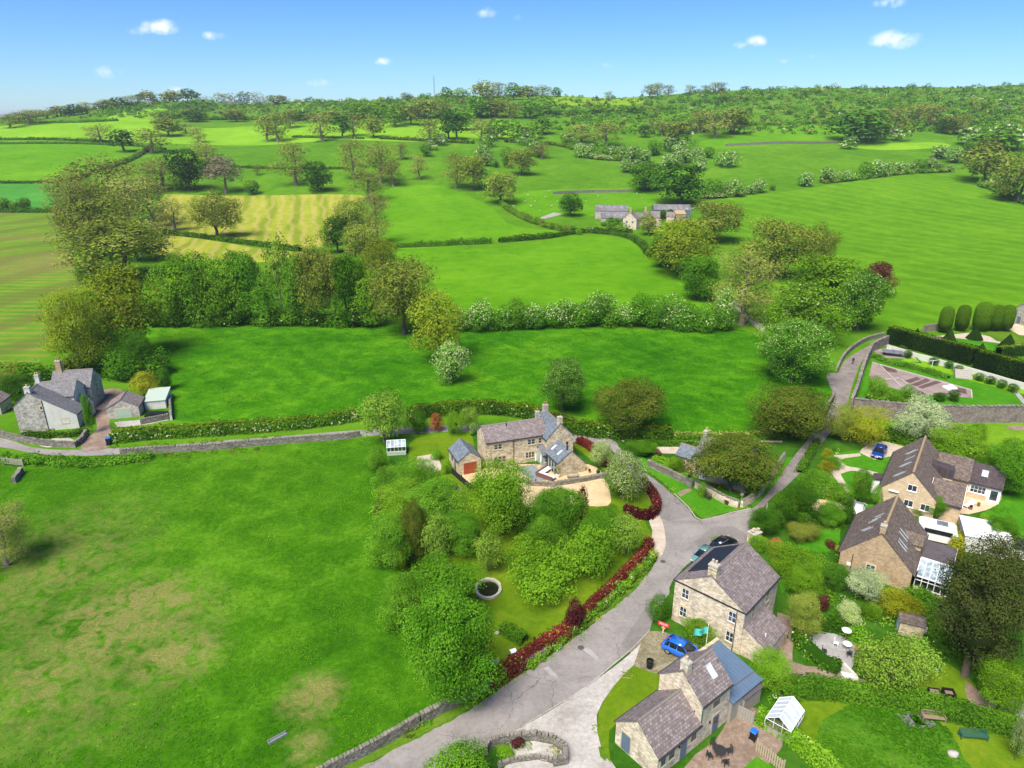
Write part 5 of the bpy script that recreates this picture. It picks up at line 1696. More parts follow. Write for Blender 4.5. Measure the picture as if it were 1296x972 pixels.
('cyp', 1074, 662, 620, 18, 'dark columnar cypress beside the brown-roofed cottage'),
('deep', 1052, 668, 636, 30, 'green shrub left of the columnar cypress'),
('bush', 1063, 634, 612, 28, 'green shrub at the corner of the clipped lawn'),
('olive', 1018, 688, 660, 42, 'brownish shrub behind the bright green one', None, 'shrub', 'shrub'),
('fresh', 1003, 736, 686, 66, 'bright green spreading shrub right of the stone house', None, 'shrub', 'shrub'),
('fresh', 1020, 758, 714, 50, 'second bright green shrub, just below the first'),
('darkt', 1060, 748, 712, 38, 'dark green shrub below the corner of the brown-roofed cottage'),
('redb', 1052, 694, 684, 14, 'dark purple shrub in the upper cottage garden'),
('yellow', 1062, 700, 690, 12, 'small yellow shrub near the purple one', None, 'shrub'),
('orange', 984, 706, 684, 22, 'brownish pink shrub by the gate pier', ),
('fbush', 958, 700, 678, 24, 'bright green shrub in front of the gate pier'),
('bush', 915, 694, 680, 26, 'green bush beside the black car', ),
('olive', 1016, 808, 752, 44, 'olive green dome-shaped shrub above the gravel patio', None, 'shrub', 'shrub'),
('redb', 1041, 774, 755, 16, 'round dark red shrub in the flower garden'),
('silver', 1095, 762, 718, 50, 'silver-green round shrub in front of the brick gable', None, 'shrub', 'silver_shrub'),
('may', 1075, 792, 764, 30, 'shrub covered in flat white flowers', None, 'shrub'),
('fbush', 1104, 786, 764, 26, 'yellow-green shrub between the white and the yellow ones'),
('yellow', 1140, 786, 746, 50, 'large yellow shrub by the garden shed', None, 'shrub'),
('light', 1128, 882, 810, 78, 'pale green fruit tree left of the compost bins'),
('light', 1160, 872, 812, 60, 'pale green fruit tree nearest the compost bins'),
('light', 1104, 858, 818, 56, 'pale green bush at the right of the gravel patio', None, 'shrub'),
('cyp', 1187, 832, 806, 20, 'dark clipped cone in the orchard'),
('cyp', 1188, 850, 834, 12, 'small dark clipped cone below the larger one'),
('pine', 1246, 858, 684, 128, 'huge dark pine at the right edge of the picture'),
('fresh', 976, 876, 824, 52, 'yellow-green small tree beside the metal-roofed wing'),
('dbush', 836, 787, 755, 30, 'round dark bush beside the road at the stone house'),
('fbush', 884, 816, 781, 46, 'large green climber bush against the stone house front'),
('bush', 581, 1004, 938, 72, 'green bush at the bottom edge beside the road'),
('redb', 655, 948, 934, 18, 'small dark red shrub in the walled flower bed'),
('fbush', 640, 956, 944, 18, 'small green shrub in the walled flower bed'),
('bush', 1110, 640, 616, 14, 'small green shrub against the buff house wall'),
('deep', 1168, 654, 634, 34, 'ivy bush under the window of the large buff house', None, 'shrub', 'shrub'),
('deep', 1184, 656, 626, 26, 'larger ivy bush at the corner of the large buff house', None, 'shrub', 'shrub'),
('fresh', 1214, 590, 540, 66, 'bright green tree behind the wing of the large buff house'),
('deep', 1285, 628, 556, 64, 'green tree at the right edge behind the sunroom'),
('broad', 1250, 596, 560, 50, 'green tree between the two behind the buff house'),
('ash', 1183, 562, 532, 14, 'thin dark-leaved sapling in the paddock'),
('fbush', 1236, 560, 538, 26, 'pale green shrub in the paddock by the garden wall'),
('deep', 1268, 692, 652, 34, 'green bush at the right edge beside the white roof', None, 'shrub', 'shrub'),
('fresh', 1272, 902, 836, 60, 'bright green bush over the green-doored shed', None, 'shrub', 'shrub'),
('may', 1294, 960, 908, 22, 'white flowering bush at the bottom right edge', None, 'shrub'),
('fbush', 950, 568, 552, 18, 'grey-green shrub behind the yew cottage'),
('fbush', 974, 596, 578, 20, 'leafy shrub beside the cottage garden wall'),
('deep', 952, 630, 604, 20, 'clipped round bush at the corner of the fork', None, 'shrub', 'shrub'),
('deep', 963, 618, 598, 22, 'clipped round bush next to the corner one', None, 'shrub', 'shrub'),
('fbush', 855, 600, 580, 24, 'bright green bush left of the small outbuilding'),
('deep', 812, 578, 556, 36, 'grey-green spreading bush beside the yew trunk', None, 'shrub', 'shrub'),
('redb', 832, 580, 570, 10, 'dark red shrub in the bed by the parking place'),
('fbush', 889, 630, 612, 12, 'small green bush beside the bench on the green'),
('redb', 768, 592, 580, 12, 'dark copper shrub under the smaller blossoming tree'),
# left house
('yellow', 184, 503, 472, 36, 'yellow-green tree behind the left stone garage'),
('dbush', 208, 494, 468, 22, 'dark bush with a golden top at the field corner'),
('dbush', 20, 508, 476, 40, 'dark hedge-like bush left of the grey house'),
('olive', 8, 500, 470, 30, 'olive bush at the left edge by the grey house', None, 'shrub', 'shrub'),
('deep', 112, 548, 500, 12, 'climber growing up the side wall of the grey house', None, 'shrub', 'shrub'),
# walled garden
('fbush', 1112, 506, 480, 28, 'leafy green bush at the left end of the vegetable plot'),
('bush', 1128, 508, 492, 22, 'green bush beside the leafy one in the vegetable plot'),
('bush', 1149, 508, 488, 18, 'green bush in the middle of the vegetable plot'),
('deep', 1190, 508, 496, 14, 'small bush at the right of the vegetable plot, right of another', None, 'shrub', 'shrub'),
('deep', 1168, 509, 498, 13, 'small bush at the right of the vegetable plot, left of another', None, 'shrub', 'shrub'),
('dbush', 1208, 508, 494, 16, 'rightmost small dark bush of the vegetable plot'),
# bare tree at left edge of the front field
('ash', -4, 722, 632, 84, 'bare twiggy tree entering at the left edge of the front field'),
]
for rec in T_:
    rec = list(rec)
    if rec[0] == 'lightb': rec = ['light', *rec[1:5], 'yellow-green rounded tree at the corner of the left field and the hedge']
    if rec[0] == 'lightb2': rec = ['bush', *rec[1:5], 'pale clipped dome on the lawn of the buff house']
    kind, px, py, top, wpx, lab = rec[:6]
    grp = rec[6] if len(rec) > 6 else None
    cat = rec[7] if len(rec) > 7 else None
    tree(kind, px, py, top, wpx, lab, grp, 'shrub' if cat == 'shrub' and len(rec) > 8 else None, None)

# hawthorns in blossom scattered in lines over the hillside
HW = [(539, 198, 16), (545, 190, 14), (559, 184, 14), (622, 178, 14), (618, 186, 15), (614, 194, 15), (611, 202, 16), (616, 210, 15), (665, 176, 16), (670, 184, 16), (674, 191, 17), (679, 198, 17),
      (660, 184, 12), (735, 198, 17), (748, 199, 15), (761, 200, 17), (775, 201, 16), (788, 202, 15), (801, 205, 18), (815, 206, 16), (828, 197, 18), (793, 218, 17), (806, 220, 18),
      (848, 192, 20), (862, 196, 16), (874, 196, 16), (883, 204, 18), (866, 206, 18), (855, 210, 16), (884, 216, 18), (897, 200, 12), (912, 210, 16), (923, 212, 18), (846, 214, 18), (830, 222, 16),
      (903, 249, 18), (918, 248, 16), (930, 248, 20), (950, 246, 12), (960, 244, 16), (977, 241, 8), (1018, 236, 18), (1045, 231, 16), (1060, 230, 12), (1072, 229, 12), (1092, 225, 17), (1107, 224, 19),
      (1122, 221, 15), (1138, 219, 14), (1152, 218, 12), (1163, 218, 17), (1176, 217, 15), (1188, 216, 10), (1202, 218, 10), (1232, 176, 16), (1226, 198, 16), (1270, 172, 18), (1256, 180, 16)]
ORD = ['first', 'second', 'third', 'fourth', 'fifth', 'sixth', 'seventh', 'eighth', 'ninth', 'tenth', 'eleventh', 'twelfth', 'thirteenth', 'fourteenth', 'fifteenth', 'sixteenth', 'seventeenth', 'eighteenth', 'nineteenth', 'twentieth', 'twenty-first', 'twenty-second', 'twenty-third', 'twenty-fourth']
HS = [(0, 3, 'from the top in the short line left of centre', 1), (3, 8, 'from the top in the middle column on the hillside', 1), (8, 13, 'from the top in the right column on the hillside', 1), (13, 21, 'from the left in the blossoming hedge right of centre', 0),
      (21, 36, 'from the left among the scattered bushes above the farm', 0), (36, 42, 'from the left at the left end of the row field', 0), (42, 55, 'from the left along the top of the row field', 0), (55, 60, 'from the left at the far upper right', 0)]
HL = {}
for a_, b_, ph, ax in HS:
    ids = sorted(range(a_, min(b_, len(HW))), key=lambda q: HW[q][ax])
    for k_, q in enumerate(ids): HL[q] = 'white-flecked hawthorn, %s %s' % (ORD[k_], ph)
def ordlab(pts, fmt):
    ids = sorted(range(len(pts)), key=lambda q: pts[q][0])
    return {q: fmt % ORD[k] for k, q in enumerate(ids)}
for i, (px, py, w_) in enumerate(HW):
    e = tree('haw' if (i * 7) % 5 else 'bush', px, py, py - w_ * (.85 + .2 * RT.random()), w_ * 1.05, HL[i], 'hawthorns strung in lines over the far hillside', 'shrub', 'hawthorn')

# skyline wood in the middle
WD = [(566, 128, 112, 16), (585, 128, 114, 18), (612, 128, 105, 26), (630, 124, 104, 26), (650, 126, 108, 24), (668, 126, 110, 24), (688, 126, 108, 24), (603, 150, 122, 26), (622, 148, 126, 32), (645, 150, 128, 26), (670, 150, 128, 24),
      (690, 146, 122, 26), (608, 178, 150, 28), (628, 176, 152, 30), (650, 178, 154, 30), (672, 176, 156, 22), (686, 170, 148, 24), (590, 165, 140, 24), (500, 160, 136, 26), (520, 158, 134, 26), (478, 150, 130, 28), (455, 150, 128, 24),
      (540, 150, 126, 26), (560, 150, 128, 24)]
WL = ordlab(WD, 'woodland tree, %s from the left in the hilltop wood at mid skyline')
for i, (px, py, top, w_) in enumerate(WD):
    tree(('fresh', 'olive', 'broad', 'fresh', 'ash')[(i * 3 + i // 4) % 5], px, py, top - 2, w_ * 1.05, WL[i], 'trees of the hilltop wood', 'tree', 'woodland_tree')
tree('darkt', 704, 123, 110, 13, 'single dark tree standing alone on the yellow skyline field')
SK = [(822, 124, 104, 16), (832, 124, 102, 18), (846, 122, 106, 12), (905, 118, 102, 14), (912, 117, 102, 12), (893, 118, 106, 10), (770, 128, 114, 8), (873, 120, 106, 10), (512, 126, 116, 8)]
SL = ordlab(SK, 'bare tree against the sky on the scrubby skyline, %s from the left')
for i, (px, py, top, w_) in enumerate(SK):
    tree('ash', px, py, top, w_ * 1.2, SL[i], 'bare trees on the skyline', 'tree', 'bare_tree')
# upper left slope trees along hedges
UL = [(60, 146), (78, 143), (95, 142), (110, 140), (132, 135), (150, 132), (168, 130), (186, 128), (24, 150), (46, 147), (216, 126), (238, 124), (262, 124), (286, 126), (308, 126), (330, 126), (352, 128), (244, 150), (236, 165), (300, 150), (380, 148), (395, 150), (420, 150)]
ULL = ordlab(UL, 'small tree on the upper left skyline slope, %s from the left')
for i, (px, py) in enumerate(UL):
    tree(('ash', 'olive', 'darkt')[i % 3], px, py + 4, py - 8 - (i % 4) * 1.5, 20 + (i % 3) * 4, ULL[i], 'small trees along the upper left skyline', 'tree', 'hilltop_tree')


# ------------------------------------------------------------------ scrub over the far hill: nobody could count it
def scrub(name, label, cat, regions, mats, leaf=1.3, seed=1, kind='stuff', hz=(1.6, 3.6)):
    r = np.random.default_rng(seed)
    Ps, Ns, Ts, Ms = [], [], [], []
    for (x0, y0, x1, y1, n) in regions:
        for _ in range(n):
            px, py = r.uniform(x0, x1), r.uniform(y0, y1)
            g = G(px, py)
            if g.y > 1500: continue
            s = r.uniform(.6, 1.35)
            h, w_ = r.uniform(*hz) * s, r.uniform(*hz) * s * 1.1
            k = int(16 * s * (1 if hz[1] < 5 else 3.2)) + 6
            d = unit(r, k)
            d[:, 2] = np.abs(d[:, 2])
            Ps.append(np.array(g) + d * np.array([w_, w_, h]) * r.uniform(.6, 1, (k, 1)))
            Ns.append(d + unit(r, k) * .5 + np.array([0, 0, .3]))
            Ts.append(np.full(k, r.uniform(.15, .85)) + r.normal(0, .1, k))
            Ms.append(np.full(k, r.choice(len(mats[0]), p=mats[1])))
    me = leaf_mesh(name, np.vstack(Ps), np.vstack(Ns), leaf, np.concatenate(Ts), list(mats[0]), np.concatenate(Ms), .8)
    return tag(link(name, me), label, cat, kind=kind)


MS = (('green', 'dark', 'olive', 'brown', 'deep', 'white'), (.46, .17, .17, .03, .16, .01))
scrub('hillside_scrub', 'green scrub and gorse bushes covering the far hillside and skyline', 'scrub',
      [(700, 116, 1330, 170, 1500), (900, 104, 1330, 128, 650), (440, 122, 700, 150, 500), (240, 120, 470, 146, 600), (-40, 132, 260, 150, 260), (760, 140, 900, 170, 260), (1120, 125, 1330, 165, 500), (190, 118, 330, 140, 260)], MS, 1.9, 4, hz=(1.8, 4.2))


scrub('hillside_thicket', 'larger bushes and small trees massed over the far hillside and its skyline', 'thicket',
      [(700, 116, 1330, 160, 210), (900, 102, 1330, 116, 130), (420, 124, 620, 150, 90), (230, 118, 470, 136, 150), (-40, 132, 240, 146, 110), (440, 116, 620, 130, 90), (860, 112, 960, 132, 60), (1120, 130, 1330, 168, 60)], MS, 2.0, 5, hz=(4.0, 7.0))


# ------------------------------------------------------------------ hedges, one object for each run
def lump_hedge(pp, h, w_, mats, label, leaf=.5, white=0.0, seed=0, cat='hedge', name='hedge', var=.3, dens=1.0):
    pts = densify([G(*p).to_2d() for p in pp], 1.0, False, True)
    r = np.random.default_rng(seed + len(pts))
    A = np.array([(p.x, p.y) for p in pts])
    seg = np.linalg.norm(A[1:] - A[:-1], axis=1)
    cs = np.concatenate([[0], np.cumsum(seg)])
    tot = cs[-1]
    s, Ps, Ns, Ts, Ms = 0.0, [], [], [], []
    ms = list(mats) + (['white'] if white else [])
    while s < tot:
        hh = h * (1 + r.uniform(-var, var)) * (1 if r.random() > .12 else .7)
        rad = w_ / 2 * r.uniform(.75, 1.2)
        x, y = np.interp(s, cs, A[:, 0]), np.interp(s, cs, A[:, 1])
        x += r.normal(0, w_ * .08); y += r.normal(0, w_ * .08)
        z = float(hgt(x, y)) if y > 235 else 0.0
        wb = white * max(0, r.normal(1, 1.0))
        main = r.integers(len(mats))
        for j in range(5):
            ang, q = r.random() * 6.283, r.random() ** .5 * .45
            c = np.array([x + math.cos(ang) * rad * q, y + math.sin(ang) * rad * q, z + hh * (.25 + .5 * r.random())])
            rr = np.array([rad * r.uniform(.5, .8), rad * r.uniform(.5, .8), hh * r.uniform(.28, .42)])
            k = int(11 * rr[0] * rr[2] / leaf ** 2 * dens) + 6
            d = unit(r, k)
            P = c + d * rr * (1 + r.normal(0, .10, (k, 1)))
            P[:, 2] = np.maximum(P[:, 2], z + .05)
            Ps.append(P); Ns.append(d * .8 + unit(r, k) * .5 + [0, 0, .6])
            Ts.append(.5 + r.uniform(-.15, .15) + r.normal(0, .13, k))
            mi = np.full(k, main)
            if white: mi = np.where((r.random(k) < wb) & (d[:, 2] > -.2), len(ms) - 1, mi)
            Ms.append(mi)
        s += rad * r.uniform(.55, .9)
    me = leaf_mesh(name, np.vstack(Ps), np.vstack(Ns), leaf, np.concatenate(Ts), ms, np.concatenate(Ms), .75)
    return tag(link(name, me), label, cat)


def hedge(pp, h, w_, mats, label, name='hedge', leaf=.3, dens=1.0, top=None, white=0.0, rag=.15, seed=0, z=0, cat='hedge', core=True, group=None, closed=False, topmat=None):
    pts = densify([G(*p).to_2d() for p in pp], 1.2, closed, True)
    r = np.random.default_rng(seed + len(pts))
    A = np.array([(p.x, p.y) for p in pts])
    seg = A[1:] - A[:-1]
    ln = np.linalg.norm(seg, axis=1)
    tot = ln.sum()
    n = int(min(60000, tot * (2 * h + w_) * dens * 2.2 / leaf ** 2))
    s = r.random(n) * tot
    cs = np.concatenate([[0], np.cumsum(ln)])
    k = np.clip(np.searchsorted(cs, s) - 1, 0, len(seg) - 1)
    f = ((s - cs[k]) / ln[k])[:, None]
    P = A[k] + seg[k] * f
    T = seg[k] / ln[k][:, None]
    Nn = np.stack([-T[:, 1], T[:, 0]], 1)
    def lump(step): return np.interp(s, np.arange(0, tot + step * 2, step), r.uniform(-1, 1, len(np.arange(0, tot + step * 2, step))))
    lu = lump(max(1.2, h * .55)) * .8 + lump(h * 2.2) * .8 + lump(.8) * .25
    hh = h * (1 + rag * lu)
    ww = w_ / 2 * (1 + rag * .9 * lump(max(1.5, w_ * .7)))
    q = r.random(n) * (2 * h + w_)
    side = np.where(q < h, -1, np.where(q > h + w_, 1, 0))
    u = np.where(side == 0, (q - h) / w_ * 2 - 1, side)
    v = np.where(side == -1, q / h, np.where(side == 1, (2 * h + w_ - q) / h, 1.0))
    # rounded shoulders
    rr = .86 + .14 * (1 - np.abs(u * v))
    u2 = u * ww * (1 - .22 * np.clip(v, 0, 1) ** 4)
    v2 = v * hh * np.where(np.abs(u) > .95, 1, rr)
    jit = r.normal(0, leaf * .22 + rag * .25, (n, 3))
    X = P + Nn * u2[:, None]
    zz = z + np.where(A[k][:, 1] > 235, hgt(X[:, 0], X[:, 1]), 0)
    C3 = np.stack([X[:, 0], X[:, 1], v2 + zz], 1) + jit * np.array([1, 1, .7])
    C3[:, 2] = np.maximum(C3[:, 2], zz + .05)
    N3 = np.stack([Nn[:, 0] * side, Nn[:, 1] * side, np.where(side == 0, 1.0, .25)], 1) + unit(r, n) * .45
    ms = [mats] if isinstance(mats, str) else list(mats)
    mi = r.integers(0, len(ms), n) if len(ms) < 5 else np.where(r.random(n) < .06, 4, r.integers(0, 4, n))
    if white:
        ms.append('white')
        blot = np.sin(s * .55 + seed) * np.sin(s * .23 + 1.7) + .4 * np.sin(s * 1.9)
        mi = np.where((r.random(n) < white * (1 + blot * 1.3)) & (v > .25), len(ms) - 1, 0)
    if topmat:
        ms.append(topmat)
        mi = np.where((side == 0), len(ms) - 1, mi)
    tint = .48 + .18 * np.sin(s * .7 + seed) * np.sin(s * .27) + r.normal(0, .14, n)
    cr = None
    if core:
        vs, fs = [], []
        for i, p in enumerate(pts):
            a = pts[min(i + 1, len(pts) - 1)] - pts[max(0, i - 1)]
            a.normalize()
            nn = Vector((-a.y, a.x))
            zb = z + (float(hgt(p.x, p.y)) if p.y > 235 else 0)
            for (uu, vv) in ((-.36, 0), (-.34, .82), (.34, .82), (.36, 0)):
                qv = p + nn * uu * w_
                vs.append((qv.x, qv.y, zb + vv * h))
            if i:
                b = (i - 1) * 4
                for j in range(3): fs.append((b + j, b + j + 1, b + j + 5, b + j + 4))
        cr = (np.array(vs), fs)
    me = leaf_mesh(name, C3, N3, leaf, tint, ms, mi, .8, core=cr, seed=seed)
    return tag(link(name, me), label, cat, group)


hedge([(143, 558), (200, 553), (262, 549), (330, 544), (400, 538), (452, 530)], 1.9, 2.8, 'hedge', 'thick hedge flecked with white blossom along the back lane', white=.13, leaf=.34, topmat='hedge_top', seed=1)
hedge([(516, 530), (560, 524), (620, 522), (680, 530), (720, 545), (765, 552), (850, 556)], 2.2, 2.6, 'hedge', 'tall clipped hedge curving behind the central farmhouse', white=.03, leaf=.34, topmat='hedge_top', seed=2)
hedge([(850, 556), (905, 556), (950, 556), (1000, 552)], 1.3, 1.6, 'hedge', 'low hedge along the deep green field, right of the yew', leaf=.34, seed=3, topmat='brown')
lump_hedge([(588, 418), (640, 417), (700, 414), (740, 414), (780, 413)], 7.2, 7.0, ('deep', 'hedge', 'deep'), 'tall blossoming hedgerow between the two bright fields, left of its gap', white=.16, leaf=.42, seed=4)
lump_hedge([(796, 413), (830, 413), (880, 418), (920, 420)], 8.2, 8.0, ('deep', 'hedge', 'green'), 'tall blossoming hedgerow right of the gap, ending at the big bare tree', white=.20, leaf=.42, seed=5)
lump_hedge([(196, 413), (260, 412), (330, 411), (400, 411), (476, 413)], 4.2, 6.0, ('deep', 'dark', 'green'), 'dark undergrowth hedge at the foot of the tall tree row', white=.02, leaf=.5, seed=6)
lump_hedge([(128, 445), (150, 470), (176, 480), (200, 470)], 5.5, 8, ('deep', 'dark', 'green'), 'bushy thicket right of the golden trees behind the grey house', leaf=.42, seed=7, cat='thicket', name='thicket')
hedge([(833, 655), (822, 640)], 1.35, 1.3, ('red', 'red', 'red', 'copper', 'olive'), 'short copper hedge at the road bend, right end', leaf=.2, seed=8) if False else None
hedge([(790, 648), (806, 654), (820, 657), (829, 650), (831, 640), (826, 628), (818, 618), (812, 612)], 1.25, 1.2, ('red', 'red', 'red', 'copper', 'olive'), 'clipped copper beech hedge wrapping the bend in the road', leaf=.20, seed=9, rag=.06)
hedge([(821, 690), (817, 702), (806, 716), (792, 730), (775, 748), (757, 764), (744, 777), (736, 784)], 1.35, 1.3, ('red', 'red', 'red', 'copper', 'olive'), 'upper run of the clipped copper beech hedge beside the road', leaf=.20, seed=10, rag=.08)
hedge([(736, 782), (720, 800), (700, 814), (676, 830), (655, 846), (636, 858), (618, 872)], 1.5, 1.5, ('red', 'red', 'red', 'copper', 'olive'), 'lower run of the copper beech hedge beside the road', leaf=.22, seed=11, rag=.1)
hedge([(732, 560), (745, 567), (757, 577)], 1.2, 1.3, 'red', 'short clipped red hedge at the corner of the farmhouse', leaf=.22, seed=12, rag=.06)
lump_hedge([(825, 706), (812, 722), (795, 740), (775, 758), (752, 776), (735, 792), (715, 808), (690, 828), (668, 845)], 1.0, 1.3, ('green', 'olive', 'hedge', 'fresh'), 'low straggly green planting at the roadside below the copper hedge', leaf=.18, seed=13, white=.05)
hedge([(636, 798), (652, 808), (664, 815)], 1.2, 1.3, 'hedge', 'short box hedge on the orchard lawn', leaf=.2, seed=14, rag=.05)
hedge([(985, 880), (1020, 876), (1060, 880), (1100, 885), (1150, 893), (1200, 905), (1250, 918), (1288, 928)], 1.6, 2.0, 'hedge', 'long clipped hedge between orchard and bottom lawn', leaf=.2, seed=15, rag=.08, topmat='hedge')
hedge([(958, 912), (985, 926), (1010, 945), (1045, 975), (1065, 1000)], 1.5, 1.3, 'fresh', 'bright hedge behind the picket fence', leaf=.2, seed=16, rag=.15, white=.02)
hedge([(1150, 762), (1172, 786), (1195, 808), (1222, 832), (1248, 850)], 2.2, 2.4, 'hedge', 'dark green hedge running under the big pine', leaf=.24, seed=17, rag=.12)
hedge([(1165, 758), (1190, 775)], 1.4, 1.3, 'hedge', 'short hedge below the glass conservatory', leaf=.22, seed=18, rag=.08)
hedge([(1008, 806), (1022, 824), (1040, 840), (1062, 850)], 1.0, 1.8, 'deep', 'leafy border on the left of the gravel patio', leaf=.24, seed=19, rag=.3, white=.04, cat='border', name='flower_border')
hedge([(1074, 800), (1090, 812), (1104, 828), (1110, 842)], 1.0, 2.0, 'green', 'leafy border on the right of the gravel patio', leaf=.24, seed=20, rag=.35, cat='border', name='flower_border')
hedge([(1012, 796), (1040, 792), (1066, 796)], .9, 1.8, 'deep', 'planted bank behind the gravel patio', leaf=.24, seed=21, rag=.35, white=.03, cat='border', name='flower_border')
hedge([(1180, 640), (1187, 650)], 1.2, 1.0, 'yellow', 'yellow hedge corner', leaf=.2) if False else None
hedge([(1218, 668), (1214, 684), (1208, 700), (1204, 716)], 1.5, 1.5, 'yellow', 'yellow-green shrub border left of the white-roofed garage', leaf=.24, seed=22, rag=.3, cat='border', name='shrub_border')
hedge([(958, 684), (975, 694), (990, 700)], .9, .8, 'olive', 'low brown-green hedge behind the gate pier', leaf=.2, seed=23, rag=.1)
hedge([(1024, 616), (1045, 622), (1062, 630), (1082, 640)], 1.1, 2.2, 'deep', 'shrubby bed between the sandy drive and the winding path', leaf=.26, seed=24, rag=.35, cat='border', name='shrub_border')
hedge([(1035, 560), (1020, 585), (1012, 600)], .8, 1.2, 'hedge', 'low hedge bank along the right side of the lane', leaf=.26, seed=25, rag=.3)
hedge([(1090, 556), (1130, 556), (1160, 566), (1190, 580), (1216, 592)], 1.9, 2.4, 'hedge', 'dark hedge behind the drive and the buff house', leaf=.3, seed=26, rag=.3)
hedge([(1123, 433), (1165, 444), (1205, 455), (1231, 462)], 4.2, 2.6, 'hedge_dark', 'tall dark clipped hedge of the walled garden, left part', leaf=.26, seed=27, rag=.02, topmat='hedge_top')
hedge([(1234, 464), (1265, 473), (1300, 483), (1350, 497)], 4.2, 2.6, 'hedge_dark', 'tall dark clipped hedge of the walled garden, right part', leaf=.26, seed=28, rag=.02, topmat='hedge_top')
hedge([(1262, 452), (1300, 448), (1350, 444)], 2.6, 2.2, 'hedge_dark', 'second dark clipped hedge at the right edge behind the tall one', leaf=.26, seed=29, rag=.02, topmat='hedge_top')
hedge([(1107, 452), (1125, 460), (1160, 468), (1200, 480)], .9, 1.6, 'hedge', 'green border along the upper edge of the vegetable plot', leaf=.3, seed=30, rag=.3, cat='border', name='flower_border')
hedge([(1098, 508), (1110, 506), (1130, 508), (1160, 510)], 1.0, 1.8, 'fresh', 'green border along the lower edge of the vegetable plot', leaf=.3, seed=31, rag=.4, cat='border', name='flower_border')
hedge([(828, 582), (845, 592), (862, 602), (872, 606)], .9, 1.3, 'fresh', 'green planting on top of the roadside garden wall', leaf=.26, seed=32, rag=.3, cat='border', name='flower_border')
hedge([(790, 562), (840, 563), (880, 564)], .7, 1.0, 'hedge', 'low hedge strip above the parking place', leaf=.26, seed=33, rag=.2)
hedge([(30, 552), (60, 553), (90, 552), (110, 546)], .8, 1.4, 'hedge', 'cottage border in front of the grey house', leaf=.3, seed=34, rag=.4, white=.05, cat='border', name='flower_border')
lump_hedge([(0, 582), (40, 585), (90, 588), (150, 586), (190, 580)], 1.2, 3.0, ('deep', 'green'), 'rank growth on the field bank below the back lane', leaf=.3, seed=35, cat='thicket', name='rough_bank')
lump_hedge([(0, 478), (30, 482), (60, 480), (90, 470), (130, 470)], 3.6, 4.5, ('green', 'deep', 'olive'), 'hedge between the mown field and the grey house', leaf=.4, seed=36)
# field hedges farther out
def fhedge(pp, label, h=1.8, w_=2.0, mat='hedge', white=0, leaf=.8, rag=.3, name='hedge', **kw):
    if white or h > 2.1:
        return lump_hedge(pp, h * 1.25, w_ * 1.5, (mat, 'green', 'olive') if mat == 'hedge' else (mat,), label, leaf=leaf, white=white * .8, seed=int(abs(pp[0][0])), name=name, dens=1.3)
    return hedge(pp, h * 1.2, w_ * 1.2, mat, label, name=name, leaf=leaf, rag=rag, white=white, seed=int(abs(pp[0][0])), core=True, **kw)


fhedge([(488, 314), (560, 311), (622, 308)], 'hedge at the foot of the upper bright field, left part', leaf=.6)
fhedge([(632, 307), (690, 302), (740, 295), (790, 300), (812, 312), (822, 326)], 'curving hedge below the far farm, from the gap to the green trees', leaf=.6)
fhedge([(634, 258), (648, 270), (676, 283), (708, 292), (735, 297)], 'hedge curving down from the squat olive tree to the farm gate', leaf=.6, h=2.2)
fhedge([(482, 176), (520, 178), (560, 180), (600, 182)], 'long dark hedge under the lime green band, right part', leaf=1.1, h=2.2)
fhedge([(370, 174), (420, 175), (460, 176)], 'dark hedge under the lime green band, middle part', leaf=1.1, h=1.6)
fhedge([(-40, 177), (40, 177), (90, 178), (140, 180)], 'upper dark hedge of the pair at the upper left', leaf=1.1, h=1.6)
fhedge([(-40, 182), (60, 182), (120, 183), (180, 186), (210, 190)], 'lower dark hedge of the pair at the upper left', leaf=1.1, h=1.4)
fhedge([(-40, 232), (30, 232), (80, 231)], 'thin hedge above the cool green field at the left', leaf=.9, h=1.2)
fhedge([(-40, 269), (20, 269), (78, 269)], 'hedge between the cool green field and the mown field', leaf=.8, h=2.0)
fhedge([(4, 268), (22, 268), (36, 266)], 'dark bushy clump on the hedge at the left edge', leaf=.8, h=4.5, w_=4)
fhedge([(208, 296), (260, 302), (310, 309), (380, 318)], 'hedge between the two striped hay fields', leaf=.7, h=1.6)
fhedge([(20, 157), (60, 156), (110, 155), (150, 153)], 'hedge along the foot of the lime green hill field', leaf=1.2, h=1.8)
fhedge([(88, 275), (100, 300), (112, 335), (120, 370), (112, 400)], 'rough hedge along the right side of the mown field', leaf=.6, h=3, w_=5)
fhedge([(730, 199), (770, 203), (820, 202)], 'blossoming hedge on the hillside right of centre', leaf=1.0, h=3.6, w_=4, white=.3)
fhedge([(892, 252), (915, 250), (940, 249)], 'blossoming hedge at the left end of the row field', leaf=.9, h=3.2, w_=4, white=.3)
fhedge([(1045, 232), (1090, 227), (1150, 220), (1200, 218)], 'bushy hedge along the top of the row field', leaf=.9, h=2.4, w_=3, white=.1)
fhedge([(1240, 236), (1262, 243), (1285, 254), (1310, 262)], 'bushy hedge down the right end of the row field', leaf=.8, h=3.6, w_=4, white=.15)
fhedge([(1050, 146), (1100, 148), (1150, 150)], 'hedge line at the upper right below the scrub', leaf=1.3, h=2.5, w_=3) if False else None
fhedge([(700, 146), (760, 142), (800, 140), (860, 138)], 'line of bushes across the scrubby hill', leaf=1.5, h=4, w_=5)
fhedge([(960, 158), (1010, 157), (1060, 156)], 'dark hedge above the pale field at the upper right', leaf=1.3, h=2.6, w_=3.5)
fhedge([(1190, 168), (1240, 172), (1310, 172)], 'bushy hedge at the upper right corner', leaf=1.2, h=4, w_=6)
fhedge([(860, 160), (905, 162), (958, 158)], 'line of bushes left of the dark hedge at the upper right', leaf=1.0, h=2.6, w_=3)
